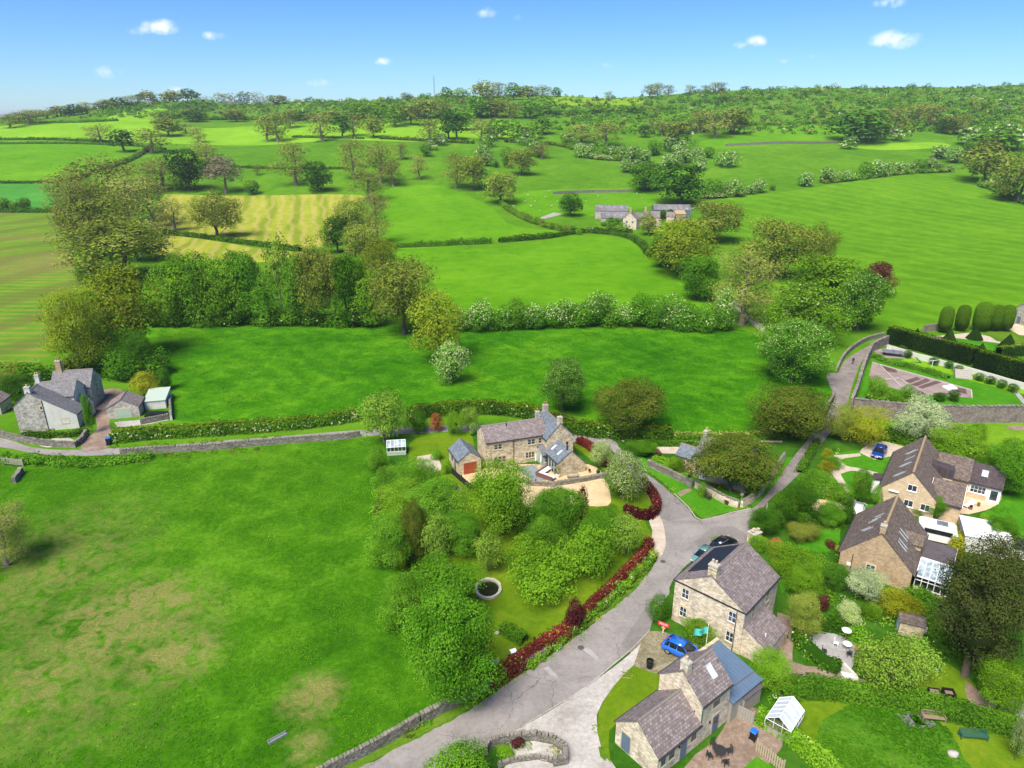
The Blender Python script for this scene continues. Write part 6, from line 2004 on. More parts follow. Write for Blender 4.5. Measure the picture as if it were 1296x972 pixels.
fhedge([(232, 206), (300, 212), (360, 214), (440, 214)], 'low broken hedge across the hillside above the striped hay field', leaf=.8, h=1.3)
fhedge([(640, 180), (700, 184), (728, 190)], 'hedge running right from the wood towards the grey clump', leaf=1.0, h=2.4, w_=3)
fhedge([(188, 190), (160, 205), (120, 218), (92, 230)], 'hedge down the right side of the bright upper left field', leaf=.9, h=2.3, w_=3)
fhedge([(752, 293), (775, 294), (800, 294)], 'garden hedge in front of the far farmhouse', leaf=.6, h=1.6)
fhedge([(764, 286), (780, 286), (796, 285)], 'tall clipped hedge in front of the long low barn', leaf=.6, h=3.2, w_=2.5)
fhedge([(836, 280), (852, 277), (866, 277)], 'tall green hedge in front of the blue-grey barn', leaf=.6, h=3.6, w_=2.5)
fhedge([(250, 152), (310, 152), (400, 150), (440, 152)], 'dark hedge above the lime green band', leaf=1.3, h=3, w_=4)
fhedge([(215, 152), (250, 140), (262, 132)], 'hedge at the right side of the lime green hill field', leaf=1.3, h=3, w_=3)

# topiary
def topiary(kind, px, py, h, w_, label, group=None):
    g = G(px, py)
    r = np.random.default_rng(int(px))
    n = int(60 * h * w_ / .05)
    n = min(n, 12000)
    d = unit(r, n)
    if kind == 'drum':
        zc = .8
        P = d.copy()
        P[:, 2] = np.sign(P[:, 2]) * np.abs(P[:, 2]) ** .8
        hr = np.hypot(P[:, 0], P[:, 1])
        P[:, :2] *= (np.where(P[:, 2] < 0, hr ** .25, hr ** .6) / np.maximum(hr, .001))[:, None]
        P *= np.array([w_ / 2, w_ / 2, (h - zc) / 2])
        P[:, 2] += zc + (h - zc) / 2
        cr = icore((0, 0, zc + (h - zc) / 2), (w_ * .44, w_ * .44, (h - zc) * .44))
        Nn = d
    else:
        t_ = 1 - np.sqrt(r.random(n))
        a = r.random(n) * 6.283
        rad = w_ / 2 * (1 - t_)
        P = np.stack([np.cos(a) * rad, np.sin(a) * rad, t_ * h], 1)
        Nn = np.stack([np.cos(a), np.sin(a), np.full(n, .5)], 1)
        mbc = MB().lathe([(w_ * .44, 0), (.05, h * .9)], 10)
        cr = (np.array(mbc.v), [f for f in mbc.f if len(f) == 4])
    P = P + r.normal(0, .03, P.shape)
    e = empty('topiary', g, 0, label, 'topiary', group)
    me = leaf_mesh('clipped_crown', P, Nn + unit(r, n) * .3, .2, .5 + r.normal(0, .12, n), ['hedge2' if kind == 'drum' else 'hedge_dark'], None, .8, core=cr)
    link('crown', me, e)
    tb = MB().tube([(0, 0, -.1), (0, 0, h * .5)], [.18, .12], 6)
    tb.build('trunk', LM['bark'], e)


for px, lab in ((1194, 'first clipped yew drum from the left beyond the walled garden'), (1215, 'second clipped yew drum from the left'), (1240, 'largest clipped drum, in the middle of the five'), (1257, 'fourth clipped drum from the left'), (1271, 'rightmost clipped drum by the manor forecourt')):
    topiary('drum', px, 419 if px > 1200 else 421, 7.6 if px == 1240 else 6.9, 4.3 if px == 1240 else 3.2, lab, 'row of clipped drums beyond the walled garden')
for px, py, h, w_, lab in ((1197, 434, 2.6, 3.0, 'dark clipped cone in front of the first drum'), (1201, 431, 3.0, 3.2, 'dark clipped cone right behind its neighbour'), (1233, 429, 3.2, 3.8, 'dark clipped cone in front of the largest drum'), (1275, 439, 3.2, 4.0, 'dark clipped cone nearest the right edge'), (1242, 443, 1.7, 2.0, 'small clipped cone on the lawn nearest the tall hedge'), (1160, 424, 1.8, 1.4, 'small dark cone left of the low wall')):
    topiary('cone', px, py, h, w_, lab, 'dark clipped cones on the lawn')


# ------------------------------------------------------------------ long grass in the near field
def tufts(name, label, poly_mat_px, n, seed, size, hgt_, mats, mask=None):
    r = np.random.default_rng(seed)
    W_ = np.array([tuple(G(*p).to_2d()) for p in poly_mat_px])
    lo, hi = W_.min(0), W_.max(0)
    P = r.uniform(lo, hi, (n, 2))
    # more of them where the camera is near
    P = P[inside(P, [tuple(q) for q in W_])]
    cl = np.sin(P[:, 0] * .35 + 1) * np.sin(P[:, 1] * .41) + np.sin(P[:, 0] * .9 + P[:, 1] * .7) * .6
    P = P[(cl + r.normal(0, .6, len(P))) > .1]
    if name == 'field_grass':
        for (c_, rx, ry) in ((G(150, 790), 13, 11), (G(190, 760), 7, 5), (G(395, 880), 4, 4), (G(60, 720), 10, 16), (G(60, 860), 13, 10), (G(220, 830), 6, 5), (G(390, 945), 3, 3)):
            P = P[((P[:, 0] - c_.x) / rx) ** 2 + ((P[:, 1] - c_.y) / ry) ** 2 > r.uniform(.3, 1.6, len(P))]
    k = len(P)
    C3 = np.stack([P[:, 0], P[:, 1], r.uniform(.3, 1, k) * hgt_ * .5], 1)
    N3 = unit(r, k) * .38 + np.array([0, -.05, 1.0])
    tint = .5 + .2 * np.sin(P[:, 0] * .2) * np.sin(P[:, 1] * .23) + r.normal(0, .14, k)
    me = leaf_mesh(name, C3, N3, size, tint, mats, None, .3, seed=seed)
    return tag(link(name, me), label, 'grass', kind='stuff')


LM['blade'] = leafmat('field_blades', (0.040, 0.150, 0.006), (0.070, 0.225, 0.010), (0.150, 0.320, 0.020), .4)
LM['blade_deep'] = leafmat('deep_field_blades', (0.014, 0.120, 0.005), (0.030, 0.190, 0.008), (0.080, 0.270, 0.014), .4)
tufts('field_grass', 'long green grass tufts in the front left field', [(-60, 600), (60, 585), (440, 562), (470, 600), (500, 690), (520, 760), (540, 880), (440, 968), (390, 1000), (-60, 1000)], 110000, 3, .26, .16, ['blade'])
tufts('pasture_grass', 'deep green pasture grass behind the village', [(200, 416), (470, 414), (545, 425), (560, 460), (556, 515), (218, 528)], 40000, 4, .34, .2, ['blade_deep'])
tufts('pasture_grass', 'deep green pasture grass right of the blossoming hawthorn', [(590, 422), (925, 418), (960, 430), (1030, 475), (1040, 520), (1000, 545), (830, 545), (700, 520), (590, 505)], 50000, 5, .34, .2, ['blade_deep'])
tufts('meadow_grass', 'long meadow grass on the mound in the bottom lawn', [(1032, 935), (1045, 910), (1075, 892), (1110, 890), (1140, 897), (1180, 905), (1205, 930), (1220, 960), (1240, 1000), (1060, 1000), (1030, 960)], 9000, 6, .28, .45, ['blade'])

# low planting between the garden shrubs
def planting(name, label, regions, seed, size, h, mats, pr_, dens=1.0, kind='stuff'):
    r = np.random.default_rng(seed)
    Ps, Ns, Ts, Ms = [], [], [], []
    for reg in regions:
        W_ = np.array([tuple(G(*p).to_2d()) for p in reg])
        lo, hi = W_.min(0), W_.max(0)
        area = (hi - lo).prod()
        cl = r.uniform(lo, hi, (int(area * .55 * dens), 2))
        cl = cl[inside(cl, [tuple(q) for q in W_])]
        for c in cl:
            rad = r.uniform(.25, .85)
            k = int(26 * rad / size * .35) + 8
            d = unit(r, k); d[:, 2] = np.abs(d[:, 2])
            hh = h * r.uniform(.4, 1.3)
            Ps.append(np.array([c[0], c[1], 0]) + d * np.array([rad, rad, hh])); Ns.append(d + unit(r, k) * .6 + [0, 0, .3])
            Ts.append(np.full(k, r.uniform(.2, .8)) + r.normal(0, .12, k)); Ms.append(np.full(k, r.choice(len(mats), p=pr_)))
    me = leaf_mesh(name, np.vstack(Ps), np.vstack(Ns), size, np.concatenate(Ts), list(mats), np.concatenate(Ms), .6)
    return tag(link(name, me), label, 'plants', kind=kind)


planting('garden_planting', 'mixed low planting filling the garden beds on the right', [
    [(990, 690), (1060, 700), (1100, 740), (1150, 760), (1140, 800), (1100, 800), (1060, 795), (1010, 795), (1000, 760), (985, 700)],
    [(1012, 600), (1046, 598), (1075, 625), (1060, 640), (1030, 628), (1010, 615)],
    [(1090, 800), (1130, 810), (1150, 830), (1110, 860), (1095, 840)],
    [(1130, 760), (1165, 770), (1200, 830), (1190, 840), (1150, 815)],
    [(1046, 566), (1064, 568), (1062, 590), (1048, 590)],
    [(1225, 650), (1250, 652), (1268, 640), (1274, 650), (1250, 662), (1225, 660)],
    [(824, 575), (860, 578), (862, 596), (835, 592)], [(880, 604), (905, 620), (930, 632), (955, 628), (965, 600), (950, 590), (905, 616)],
    [(965, 885), (990, 880), (1040, 884), (1020, 892), (985, 898)], [(620, 950), (660, 944), (706, 950), (704, 960), (640, 958)],
    [(1040, 642), (1075, 660), (1062, 672), (1030, 668), (1010, 650)]],
    8, .22, .55, ('deep', 'fresh', 'green', 'olive', 'white', 'red', 'yellow'), (.34, .22, .24, .08, .05, .02, .05), 1.3)
planting('orchard_undergrowth', 'undergrowth below the garden trees beside the front field', [
    [(478, 600), (520, 600), (545, 640), (575, 690), (560, 720), (560, 800), (600, 860), (560, 885), (515, 830), (500, 760), (480, 690), (470, 640)]],
    9, .3, .8, ('deep', 'green', 'fresh'), (.5, .3, .2), 1.2)
planting('roadside_weeds', 'short weeds and grass creeping over the edges of the village road', [
    [(625, 880), (664, 853), (700, 829), (730, 808), (760, 784), (800, 752), (819, 730), (828, 712), (824, 710), (815, 724), (796, 744), (756, 776), (726, 800), (696, 822), (660, 846), (620, 872)],
    [(852, 622), (870, 640), (887, 657), (925, 648), (950, 643), (950, 640), (925, 645), (888, 653), (872, 636), (855, 619)],
    [(755, 926), (757, 900), (778, 866), (801, 843), (806, 846), (782, 870), (762, 900), (760, 930)], [(786, 575), (830, 606), (852, 624), (856, 621), (833, 602), (790, 572)]],
    12, .16, .14, ('green', 'olive', 'brown'), (.5, .3, .2), 2.2)
planting('verge_weeds', 'tall weeds along the road banks and walls', [
    [(400, 985), (470, 955), (530, 920), (600, 883), (660, 845), (640, 846), (590, 874), (520, 912), (440, 955), (390, 985)],
    [(0, 576), (60, 582), (150, 582), (250, 572), (330, 566), (330, 569), (250, 578), (150, 590), (60, 590), (0, 584)],
    [(140, 566), (250, 560), (380, 549), (380, 552), (250, 563), (145, 570)]],
    10, .26, .4, ('green', 'olive', 'fresh', 'brown'), (.4, .25, .2, .15), 1.0)
# ------------------------------------------------------------------ stone walls
def wall(pp, h, th, label, mat='st_wall', coping=True, seed=0, name='stone_wall', closed=False, z=0.0, cmat='coping_dark', cw=.32):
    pts = densify([G(*p).to_2d() for p in pp], 2.0, closed, True)
    if closed: pts.append(pts[0].copy())
    r = random.Random(seed + len(pts))
    mb = MB()
    n = len(pts)
    vs = []
    for i, p in enumerate(pts):
        a = pts[min(i + 1, n - 1)] - pts[max(0, i - 1)]
        a.normalize()
        nn = Vector((-a.y, a.x))
        hh = h * (1 + r.uniform(-.05, .05))
        zb = z + (float(hgt(p.x, p.y)) if p.y > 235 else 0)
        for (u, v) in ((-.55, -.1), (-.42, hh), (.42, hh), (.55, -.1)):
            q = p + nn * u * th
            vs.append((q.x, q.y, zb + v))
    fs = []
    for i in range(n - 1):
        b = i * 4
        fs += [(b, b + 4, b + 5, b + 1), (b + 1, b + 5, b + 6, b + 2), (b + 2, b + 6, b + 7, b + 3)]
    fs += [(0, 1, 2, 3), ((n - 1) * 4 + 3, (n - 1) * 4 + 2, (n - 1) * 4 + 1, (n - 1) * 4)]
    mb.add(vs, fs)
    o = mb.build(name, [M[mat]])
    tag(o, label, 'wall')
    if coping:
        mb = MB()
        for i in range(n - 1):
            a, b = pts[i], pts[i + 1]
            d = b - a
            L = d.length
            k = max(1, int(L / cw))
            za = z + (float(hgt(a.x, a.y)) if a.y > 235 else 0)
            for j in range(k):
                q = a + d * ((j + .5) / k)
                s = L / k
                mb.at(q.x, q.y, za + h * 1.02, math.atan2(d.y, d.x) + r.uniform(-.15, .15), r.uniform(-.12, .12), r.uniform(-.25, .25))
                mb.cbox(0, 0, .06 + r.uniform(0, .04), s * r.uniform(.55, .95), th * r.uniform(.75, 1.15), r.uniform(.14, .26))
        c = mb.build('coping', [M[cmat]], o)
    return o


M['coping_dark'] = plain('lichened_coping', (.20, .18, .145), .95, var=.45, scale=1.5)
wall([(153, 576.5), (190, 573), (258, 570), (300, 566), (373, 560), (440, 555), (456, 552)], .95, .5, 'dry stone wall along the field side of the back lane', seed=1, cmat='coping_dark', cw=.5)
wall([(-20, 546), (12, 555), (40, 561), (70, 565), (96, 566), (104, 560), (110, 550)], .9, .5, 'overgrown stone wall in front of the grey house', seed=2, cmat='coping_dark', cw=.5)
wall([(388, 996), (420, 976), (460, 956), (500, 934), (530, 916)], .95, .42, 'dry stone wall between the front field and the road at the bottom', seed=3, cmat='coping_dark')
wall([(533, 914), (560, 900), (600, 880), (640, 858), (668, 842), (690, 830)], .9, .5, 'mossy roadside wall under the big green trees and copper hedge', seed=4, cmat='coping_dark')
wall([(1076, 518), (1083, 500), (1092, 470), (1102, 446)], 2.2, .6, 'tall coped wall on the lane side of the walled garden', 'st_garden', seed=5, cw=.8)
wall([(1103, 445), (1112, 440), (1123, 435)], 2.0, .6, 'brown garden wall at the top corner by the lane', 'st_garden', seed=6, cw=.8)
wall([(1078, 524), (1130, 530), (1200, 534), (1296, 534), (1400, 534)], 3.1, .6, 'high brown stone wall along the lower side of the walled garden', 'st_garden', True, seed=7, cmat='coping_dark', cw=.8)
wall([(1122, 443), (1160, 454), (1232, 474), (1300, 494), (1340, 506)], 1.3, .4, 'pale rendered wall below the tall dark hedge', 'limewash', False, seed=8)
wall([(660, 609), (672, 614), (700, 615), (725, 611), (748, 607), (766, 603)], .5, .6, 'curved dry stone wall between the patio and the gravel court', seed=9, cmat='coping_dark')
wall([(820, 590), (835, 597), (850, 604), (864, 611), (876, 617)], 1.0, .45, 'stone wall beside the road left of the bench', seed=10, cmat='coping_dark')
wall([(880, 617), (898, 626), (917, 637), (934, 643)], 1.1, .45, 'low pale stone wall behind the grass triangle', 'st_cream', seed=11)
wall([(938, 643), (950, 636), (960, 628), (975, 609), (985, 592), (992, 581)], 1.1, .4, 'pale garden wall of the yew cottage along the lane', 'st_cream', seed=12)
wall([(614, 955), (618, 945), (640, 939), (675, 935), (700, 940), (714, 950), (716, 966), (700, 968)], .75, .45, 'curved stone wall round the raised bed at the bottom edge', seed=13, cmat='coping_dark')
wall([(630, 970), (650, 964), (680, 960), (705, 966)], .3, .3, 'low stone edging of the raised bed', seed=14, cmat='coping_dark')
wall([(1058, 472), (1066, 455), (1080, 441), (1098, 431), (1118, 426)], .9, .5, 'field wall curving along the left side of the upper lane', seed=15, cmat='coping_dark', cw=.6)
wall([(1045, 520), (1053, 507), (1055, 498)], 1.1, .5, 'short wall by the field gateway on the lane', seed=16, cmat='coping_dark', cw=.5)
wall([(925, 384), (940, 397), (955, 412), (966, 420)], 1.2, .6, 'pale field wall behind the big bare tree', 'st_cream', seed=17, cw=.8)
wall([(1036, 648), (1062, 652), (1085, 664)], .9, .4, 'low garden wall below the sandy drive', seed=18, cmat='coping_dark')
wall([(1040, 625), (1062, 632), (1082, 642)], .8, .4, 'low wall above the sandy drive', seed=19, cmat='coping_dark')
wall([(955, 676), (968, 672)], .0001 + 1.0, .5, 'short wall between gate pier and evergreen bush', seed=20, cmat='coping_dark') if False else None
wall([(788, 251), (810, 251), (852, 252)], 1.4, .8, 'field wall behind the far farm', seed=21, cmat='coping_dark', cw=2.0) if False else None
wall([(700, 246), (745, 244), (800, 243)], 1.6, .9, 'dark wall across the field above the far farm', seed=21, cmat='coping_dark', cw=2.0)
wall([(918, 185), (960, 183), (1010, 182), (1058, 181)], 1.8, 1.0, 'long dark wall across the upper right hillside', seed=22, cmat='coping_dark', cw=2.5)
wall([(28, 598), (24, 604), (18, 612)], .8, .6, 'tumbled end of wall beside the field gate at the left', seed=23, cmat='coping_dark')
wall([(1168, 420), (1190, 417), (1200, 416)], 1.6, .5, 'low brown wall left of the clipped drums', 'st_garden', seed=24, cw=.8)
wall([(1010, 862), (1040, 862), (1075, 868), (1120, 878), (1175, 888)], .5, .35, 'low dry wall along the garden walk above the long hedge', seed=25, cmat='coping_dark')
wall([(178, 537), (200, 533), (214, 530)], .9, .5, 'stone wall and woodpile right of the left garage', seed=26, cmat='coping_dark')
wall([(215, 500), (216, 515), (217, 532)], 1.0, .4, 'pale wall down the right side of the left garage plot', 'render', seed=27)


# ------------------------------------------------------------------ vehicles
def carpaint(name, col, rough=.28):
    m, t = newmat(name)
    p = finish(t, col, rough, spec=.5)
    p.inputs['Coat Weight'].default_value = .6
    p.inputs['Coat Roughness'].default_value = .1
    return m


M['tyre'] = plain('tyre_rubber', (.012, .012, .012), .85)
M['rim'] = plain('alloy_rim', (.45, .46, .48), .3, metal=.7, var=.05)
M['carglass'] = glassmat('car_glass', (.012, .016, .020), .05)
M['lamp'] = glassmat('headlamp_glass', (.55, .58, .60), .1)
M['rearlamp'] = plain('red_lamp', (.35, .01, .01), .3)
M['plate'] = plain('number_plate', (.7, .7, .68), .5)


def car(px, py, ang, label, col, suv=.0, L=4.25, W=1.8, roofcol=None, rails=False):
    g = G(px, py)
    H = 1.48 + suv
    e = empty('parked_car', g, math.radians(ang), label, 'car')
    zb, gl = .28, .16
    paint = carpaint('car_paint', col)
    # x: station, belt height, half width, bottom
    hl = L / 2
    bh = .92 + suv * .5
    st = [(-hl, .62, .70, .42), (-hl + .06, bh - .04, .80, .34), (-hl + .35, bh + .02, .90, zb), (-.9, bh + .02, .9, zb), (.75, bh, .9, zb), (1.15, bh - .03, .9, zb), (hl - .55, bh - .12, .88, zb), (hl - .12, bh - .26, .80, .30), (hl, .52, .68, .38)]
    vs, fs = [], []
    for x, b, w_, z0 in st:
        w_ *= W / 1.8
        vs += [(x, -w_ * .9, z0), (x, -w_, z0 + .18), (x, -w_, (b + z0) / 2 + .08), (x, -w_ * .93, b - .03), (x, -w_ * .80, b + .02), (x, w_ * .80, b + .02), (x, w_ * .93, b - .03), (x, w_, (b + z0) / 2 + .08), (x, w_, z0 + .18), (x, w_ * .9, z0)]
    for i in range(len(st) - 1):
        for j in range(10):
            a, b_ = i * 10 + j, i * 10 + (j + 1) % 10
            fs.append((a, a + 10, b_ + 10, b_))
    fs += [tuple(range(10)), tuple(range((len(st) - 1) * 10, len(st) * 10))[::-1]]
    mb = MB()
    mb.add(vs, fs)
    # roof skin and pillars
    xr0, xr1 = -hl + .72, .18
    def ring(x, z, w_): return [(x, -w_, z), (x, w_, z)]
    wt = .62 * W / 1.8
    wb = .82 * W / 1.8
    xb0, xb1 = -hl + .12, 1.15
    mb.add([(xr0, -wt, H - .05), (xr0, wt, H - .05), (-.3, wt * 1.04, H), (-.3, -wt * 1.04, H), (xr1, wt, H - .04), (xr1, -wt, H - .04),
            (xr0, -wt, H - .12), (xr0, wt, H - .12), (-.3, wt * 1.04, H - .07), (-.3, -wt * 1.04, H - .07), (xr1, wt, H - .11), (xr1, -wt, H - .11)],
           [(0, 3, 2, 1), (3, 5, 4, 2), (6, 7, 8, 9), (9, 8, 10, 11), (0, 6, 9, 3), (3, 9, 11, 5), (1, 2, 8, 7), (2, 4, 10, 8), (0, 1, 7, 6), (5, 11, 10, 4)])
    for s in (-1, 1):
        for (xa, za, wa, xc, zc, wc) in ((xr0, H - .08, wt, xb0 + .1, bh, wb), (xr1, H - .07, wt, xb1, bh - .02, wb), (-.35, H - .05, wt * 1.03, -.40, bh, wb * 1.03), (-1.2, H - .05, wt * 1.02, -1.25, bh, wb * 1.02)):
            mb.tube([(xa, wa * s, za), (xc, wc * s, zc)], .05, 5)
    body = mb.build('body', paint, e, True)
    gm = MB()
    gm.add([(xr0 + .03, -wt + .02, H - .09), (xr0 + .03, wt - .02, H - .09), (xr1 - .02, wt - .02, H - .08), (xr1 - .02, -wt + .02, H - .08),
            (xb0 + .12, -wb + .01, bh), (xb0 + .12, wb - .01, bh), (xb1 - .02, wb - .01, bh - .02), (xb1 - .02, -wb + .01, bh - .02)],
           [(0, 1, 5, 4), (1, 2, 6, 5), (2, 3, 7, 6), (3, 0, 4, 7)])
    gm.build('windows', M['carglass'], e)
    for sx in (-1, 1):
        for sy in (-1, 1):
            wx, wy = sx * L * .31, sy * (W / 2 - .10)
            w_ = MB().at(wx, wy, .33, 0, math.pi / 2).lathe([(.20, -.10), (.32, -.10), (.34, -.05), (.34, .05), (.32, .10), (.20, .10)], 16).build('wheel', M['tyre'], e)
            MB().at(wx, wy + sy * .02, .33, 0, math.pi / 2).lathe([(.05, -.09), (.21, -.085), (.21, .085), (.05, .09)], 10).build('rim', M['rim'], w_)
    for s in (-1, 1):
        MB().at(hl - .14, s * .62 * W / 1.8, bh - .34).cbox(0, 0, 0, .22, .34, .14).build('headlight', M['lamp'], e)
        MB().at(-hl + .05, s * .68 * W / 1.8, bh - .16).cbox(0, 0, 0, .12, .24, .18).build('tail_light', M['rearlamp'], e)
        MB().at(.95, s * (W / 2 + .06), bh + .06).cbox(0, 0, 0, .12, .16, .12).build('mirror', paint, e)
    MB().at(hl + .005, 0, .48).cbox(0, 0, 0, .03, .5, .12).build('number_plate', M['plate'], e)
    if rails:
        for s in (-1, 1):
            MB().tube([(xr0 + .1, s * wt * .96, H + .03), (xr1 - .1, s * wt * .96, H + .04)], .025, 5).build('roof_rail', M['metal'], e)
    return e


def ang_px(a, b):
    p, q = G(*a), G(*b)
    return math.degrees(math.atan2(q.y - p.y, q.x - p.x))


car(864, 829, -38, 'bright blue hatchback parked on the mossy cobbles below the stone house', (.012, .13, .60), .10, 4.3, 1.82)
car(915, 694, 40, 'black estate car parked by the gate pier behind the stone house', (.006, .006, .007), .15, 4.4, rails=True)
car(890, 708, 228, 'pale green car parked beside the stone house at the road edge', (.10, .24, .23), 0, 4.0)
car(1112, 576, 232, 'dark blue car on the pale gravel drive by the willow', (.008, .035, .22), .05, 4.2)
car(1085, 648, 60, 'silver car half hidden behind the columnar cypress', (.45, .46, .48), 0, 4.1)
# camper van
g = G(1187, 684)
cv = empty('camper_van', g, math.radians(-28), 'white camper van parked between the two brown-roofed houses', 'camper van')
wt_ = carpaint('van_white', (.75, .75, .73))
mb = MB().prism([(-2.6, .35), (2.1, .35), (2.55, .5), (2.6, .95), (2.2, 1.25), (1.75, 2.25), (1.4, 2.5), (-2.4, 2.5), (-2.6, 2.3)], -1.0, 1.0, 'y')
mb.build('body', wt_, cv)
MB().box(-1.9, -.7, 2.502, 1.0, .7, 2.58).build('roof_box', M['white'], cv)
MB().box(-.6, -.62, 2.582, .7, .62, 2.62).build('solar_panel', M['r_blue'], cv)
MB().box(-1.9, -1.012, 1.35, 1.3, -1.001, 2.0).build('window', M['carglass'], cv)
MB().box(-1.9, 1.001, 1.35, 1.3, 1.012, 2.0).build('window', M['carglass'], cv)
MB().add([(2.23, -.9, 1.27), (2.23, .9, 1.27), (1.80, .85, 2.2), (1.80, -.85, 2.2)], [(0, 1, 2, 3)]).build('windscreen', M['carglass'], cv)
for sx in (-1.7, 1.6):
    for sy in (-1, 1):
        w_ = MB().at(sx, sy * .88, .35, 0, math.pi / 2).lathe([(.2, -.12), (.35, -.12), (.36, 0), (.35, .12), (.2, .12)], 14).build('wheel', M['tyre'], cv)


# ------------------------------------------------------------------ garden and street furniture
def wheelie(px, py, ang, label, lid, body='black', group=None, s=1.0):
    e = empty('wheelie_bin', G(px, py), math.radians(ang), label, 'bin', group)
    e.scale = (s, s, s)
    MB().prism([(-.22, .05), (.22, .05), (.29, .98), (-.29, .98)], -.25, .25, 'y').build('body', M[body], e)
    MB().prism([(-.31, .985), (.33, .985), (.30, 1.05), (-.22, 1.10)], -.29, .29, 'y').build('lid', lid, e)
    for sy in (-1, 1): MB().at(-.22, sy * .27, .11, 0, math.pi / 2).lathe([(.04, -.03), (.11, -.03), (.11, .03), (.04, .03)], 10).build('wheel', M['tyre'], e)
    return e


BL = plain('blue_lid', (.02, .14, .55), .45)
wheelie(953, 936, 40, 'black wheelie bin with a blue lid at the end of the picket fence', BL)
wheelie(138, 563, 20, 'dark bin with a blue lid at the mouth of the left driveway', BL, s=1.25)
wheelie(826, 592, 0, 'small dark bin beside the roadside parking place', M['black']) if False else None
e = empty('litter_bin', G(822, 845), 0, 'black open-topped bin on the grass verge near the cobbles', 'bin')
MB().lathe([(.27, 0), (.30, .08), (.34, .85), (.36, .9), (.36, .96), (.31, .96), (.29, .5)], 16).build('body', M['black'], e)
MB().at(0, 0, .62).lathe([(.335, 0), (.35, .02), (.35, .05), (.335, .07)], 16).build('band', M['gutter'], e)
# estate agent's board
e = empty('estate_board', G(839, 801), math.radians(-32), 'red lettered board on a post by the stone house corner', 'sign')
MB().box(-.04, -.04, 0, .04, .04, 1.25).build('post', M['white'], e)
bd = MB().box(-.62, -.055, .92, .62, -.042, 1.42).build('board', plain('sign_red', (.62, .03, .05), .5, var=.03), e)
def text(body, size, loc, rot, mat, parent, name='lettering'):
    cu = bpy.data.curves.new(name, 'FONT')
    cu.body = body; cu.size = size; cu.align_x = 'CENTER'; cu.align_y = 'CENTER'; cu.extrude = .004
    o = bpy.data.objects.new(name, cu)
    COL.objects.link(o)
    dg = bpy.context.evaluated_depsgraph_get()
    me = bpy.data.meshes.new_from_object(o.evaluated_get(dg))
    bpy.data.objects.remove(o)
    me.materials.clear(); me.materials.append(mat)
    m = link(name, me, parent)
    m.location = loc; m.rotation_euler = rot
    return m
text('SOLD', .36, (0, -.062, 1.19), (math.pi / 2, 0, 0), M['white'], bd)
MB().box(-.18, -.06, .60, .22, -.045, .84).build('slip', plain('orange_slip', (.7, .3, .15), .6), e)
# flag
g = G(892, 829)
e = empty('flagpole', g, math.radians(10), 'white flagpole with a turquoise flag in front of the climber bush', 'flagpole')
MB().tube([(0, 0, 0), (0, 0, 3.9)], [.045, .03], 8).lathe([(.02, 3.9), (.06, 3.94), (.02, 4.0)], 8).build('pole', M['white'], e)
fm = MB()
vs, fs = [], []
for i in range(13):
    for j in range(2):
        x = -.05 - i * .125
        vs.append((x, .10 * math.sin(i * .8), 2.75 + j * .85 - i * .012))
for i in range(12): fs.append((i * 2, i * 2 + 1, i * 2 + 3, i * 2 + 2))
fl = fm.add(vs, fs).build('flag', plain('turquoise_flag', (.10, .58, .52), .7, var=.04), e, True)
em = MB()
em.add([(-.62, -.115, 3.02), (-.80, -.115, 3.32), (-.98, -.115, 3.0), (-.80, -.115, 3.10)], [(0, 1, 2, 3)]).add([(-.45, -.115, 3.25), (-.62, -.115, 3.38), (-1.1, -.115, 3.28), (-.8, -.115, 3.22)], [(0, 1, 2, 3)])
em.build('emblem', plain('flag_green', (.03, .35, .16), .7), fl)


def bench(px, py, ang, label, mat, L=1.5, name='park_bench'):
    e = empty(name, G(px, py), math.radians(ang), label, 'bench')
    mb = MB()
    for j in range(4): mb.box(-L / 2, -.25 + j * .125, .42, L / 2, -.25 + j * .125 + .10, .46)
    mb.build('seat', M[mat], e)
    mb = MB().box(-L / 2, .27, .86, L / 2, .31, .93).box(-L / 2, .27, .52, L / 2, .31, .57)
    k = int(L / .12)
    for j in range(k): mb.box(-L / 2 + (j + .3) * L / k, .275, .57, -L / 2 + (j + .3) * L / k + .05, .305, .86)
    mb.build('backrest', M[mat], e)
    for sx in (-1, 1):
        x = sx * (L / 2 - .04)
        for y0, y1, z1 in ((-.27, -.21, .64), (.26, .32, .93)):
            MB().box(x - .04, y0, 0, x + .04, y1, z1 - .02).build('leg', M[mat], e)
        MB().box(x - .04, -.28, .641, x + .04, .258, .69).build('armrest', M[mat], e)
    return e


bench(892, 630, ang_px((885, 625), (900, 633)), 'dark wooden bench on the grass triangle against the wall', 'darkwood', 1.9)
bench(1231, 935, -6, 'green slatted bench on the bottom lawn at the right', 'greenpaint', 2.3)
bench(725, 605, 12, 'grey wooden bench against the rubble gable of the farmhouse', 'greywood', 1.8)
bench(1246, 623, 10, 'white garden bench in front of the sunroom', 'white', 1.8)
bench(1180, 912, -8, 'low brown wooden bench beside the long hedge', 'wood', 2.0)
# loungers
e = empty('sun_lounger', G(1226, 641), math.radians(25), 'white sun lounger on the peach terrace', 'lounger')
MB().box(-.95, -.35, .30, .35, .35, .36).build('bed', M['white'], e)
MB().prism([(.36, .30), (.36, .36), (1.0, .72), (1.02, .66)], -.35, .35, 'y').build('backrest', M['white'], e)
for x in (-.85, .5):
    for y in (-.32, .32): MB().box(x - .03, y - .03, 0, x + .03, y + .03, .298).build('leg', M['white'], e)


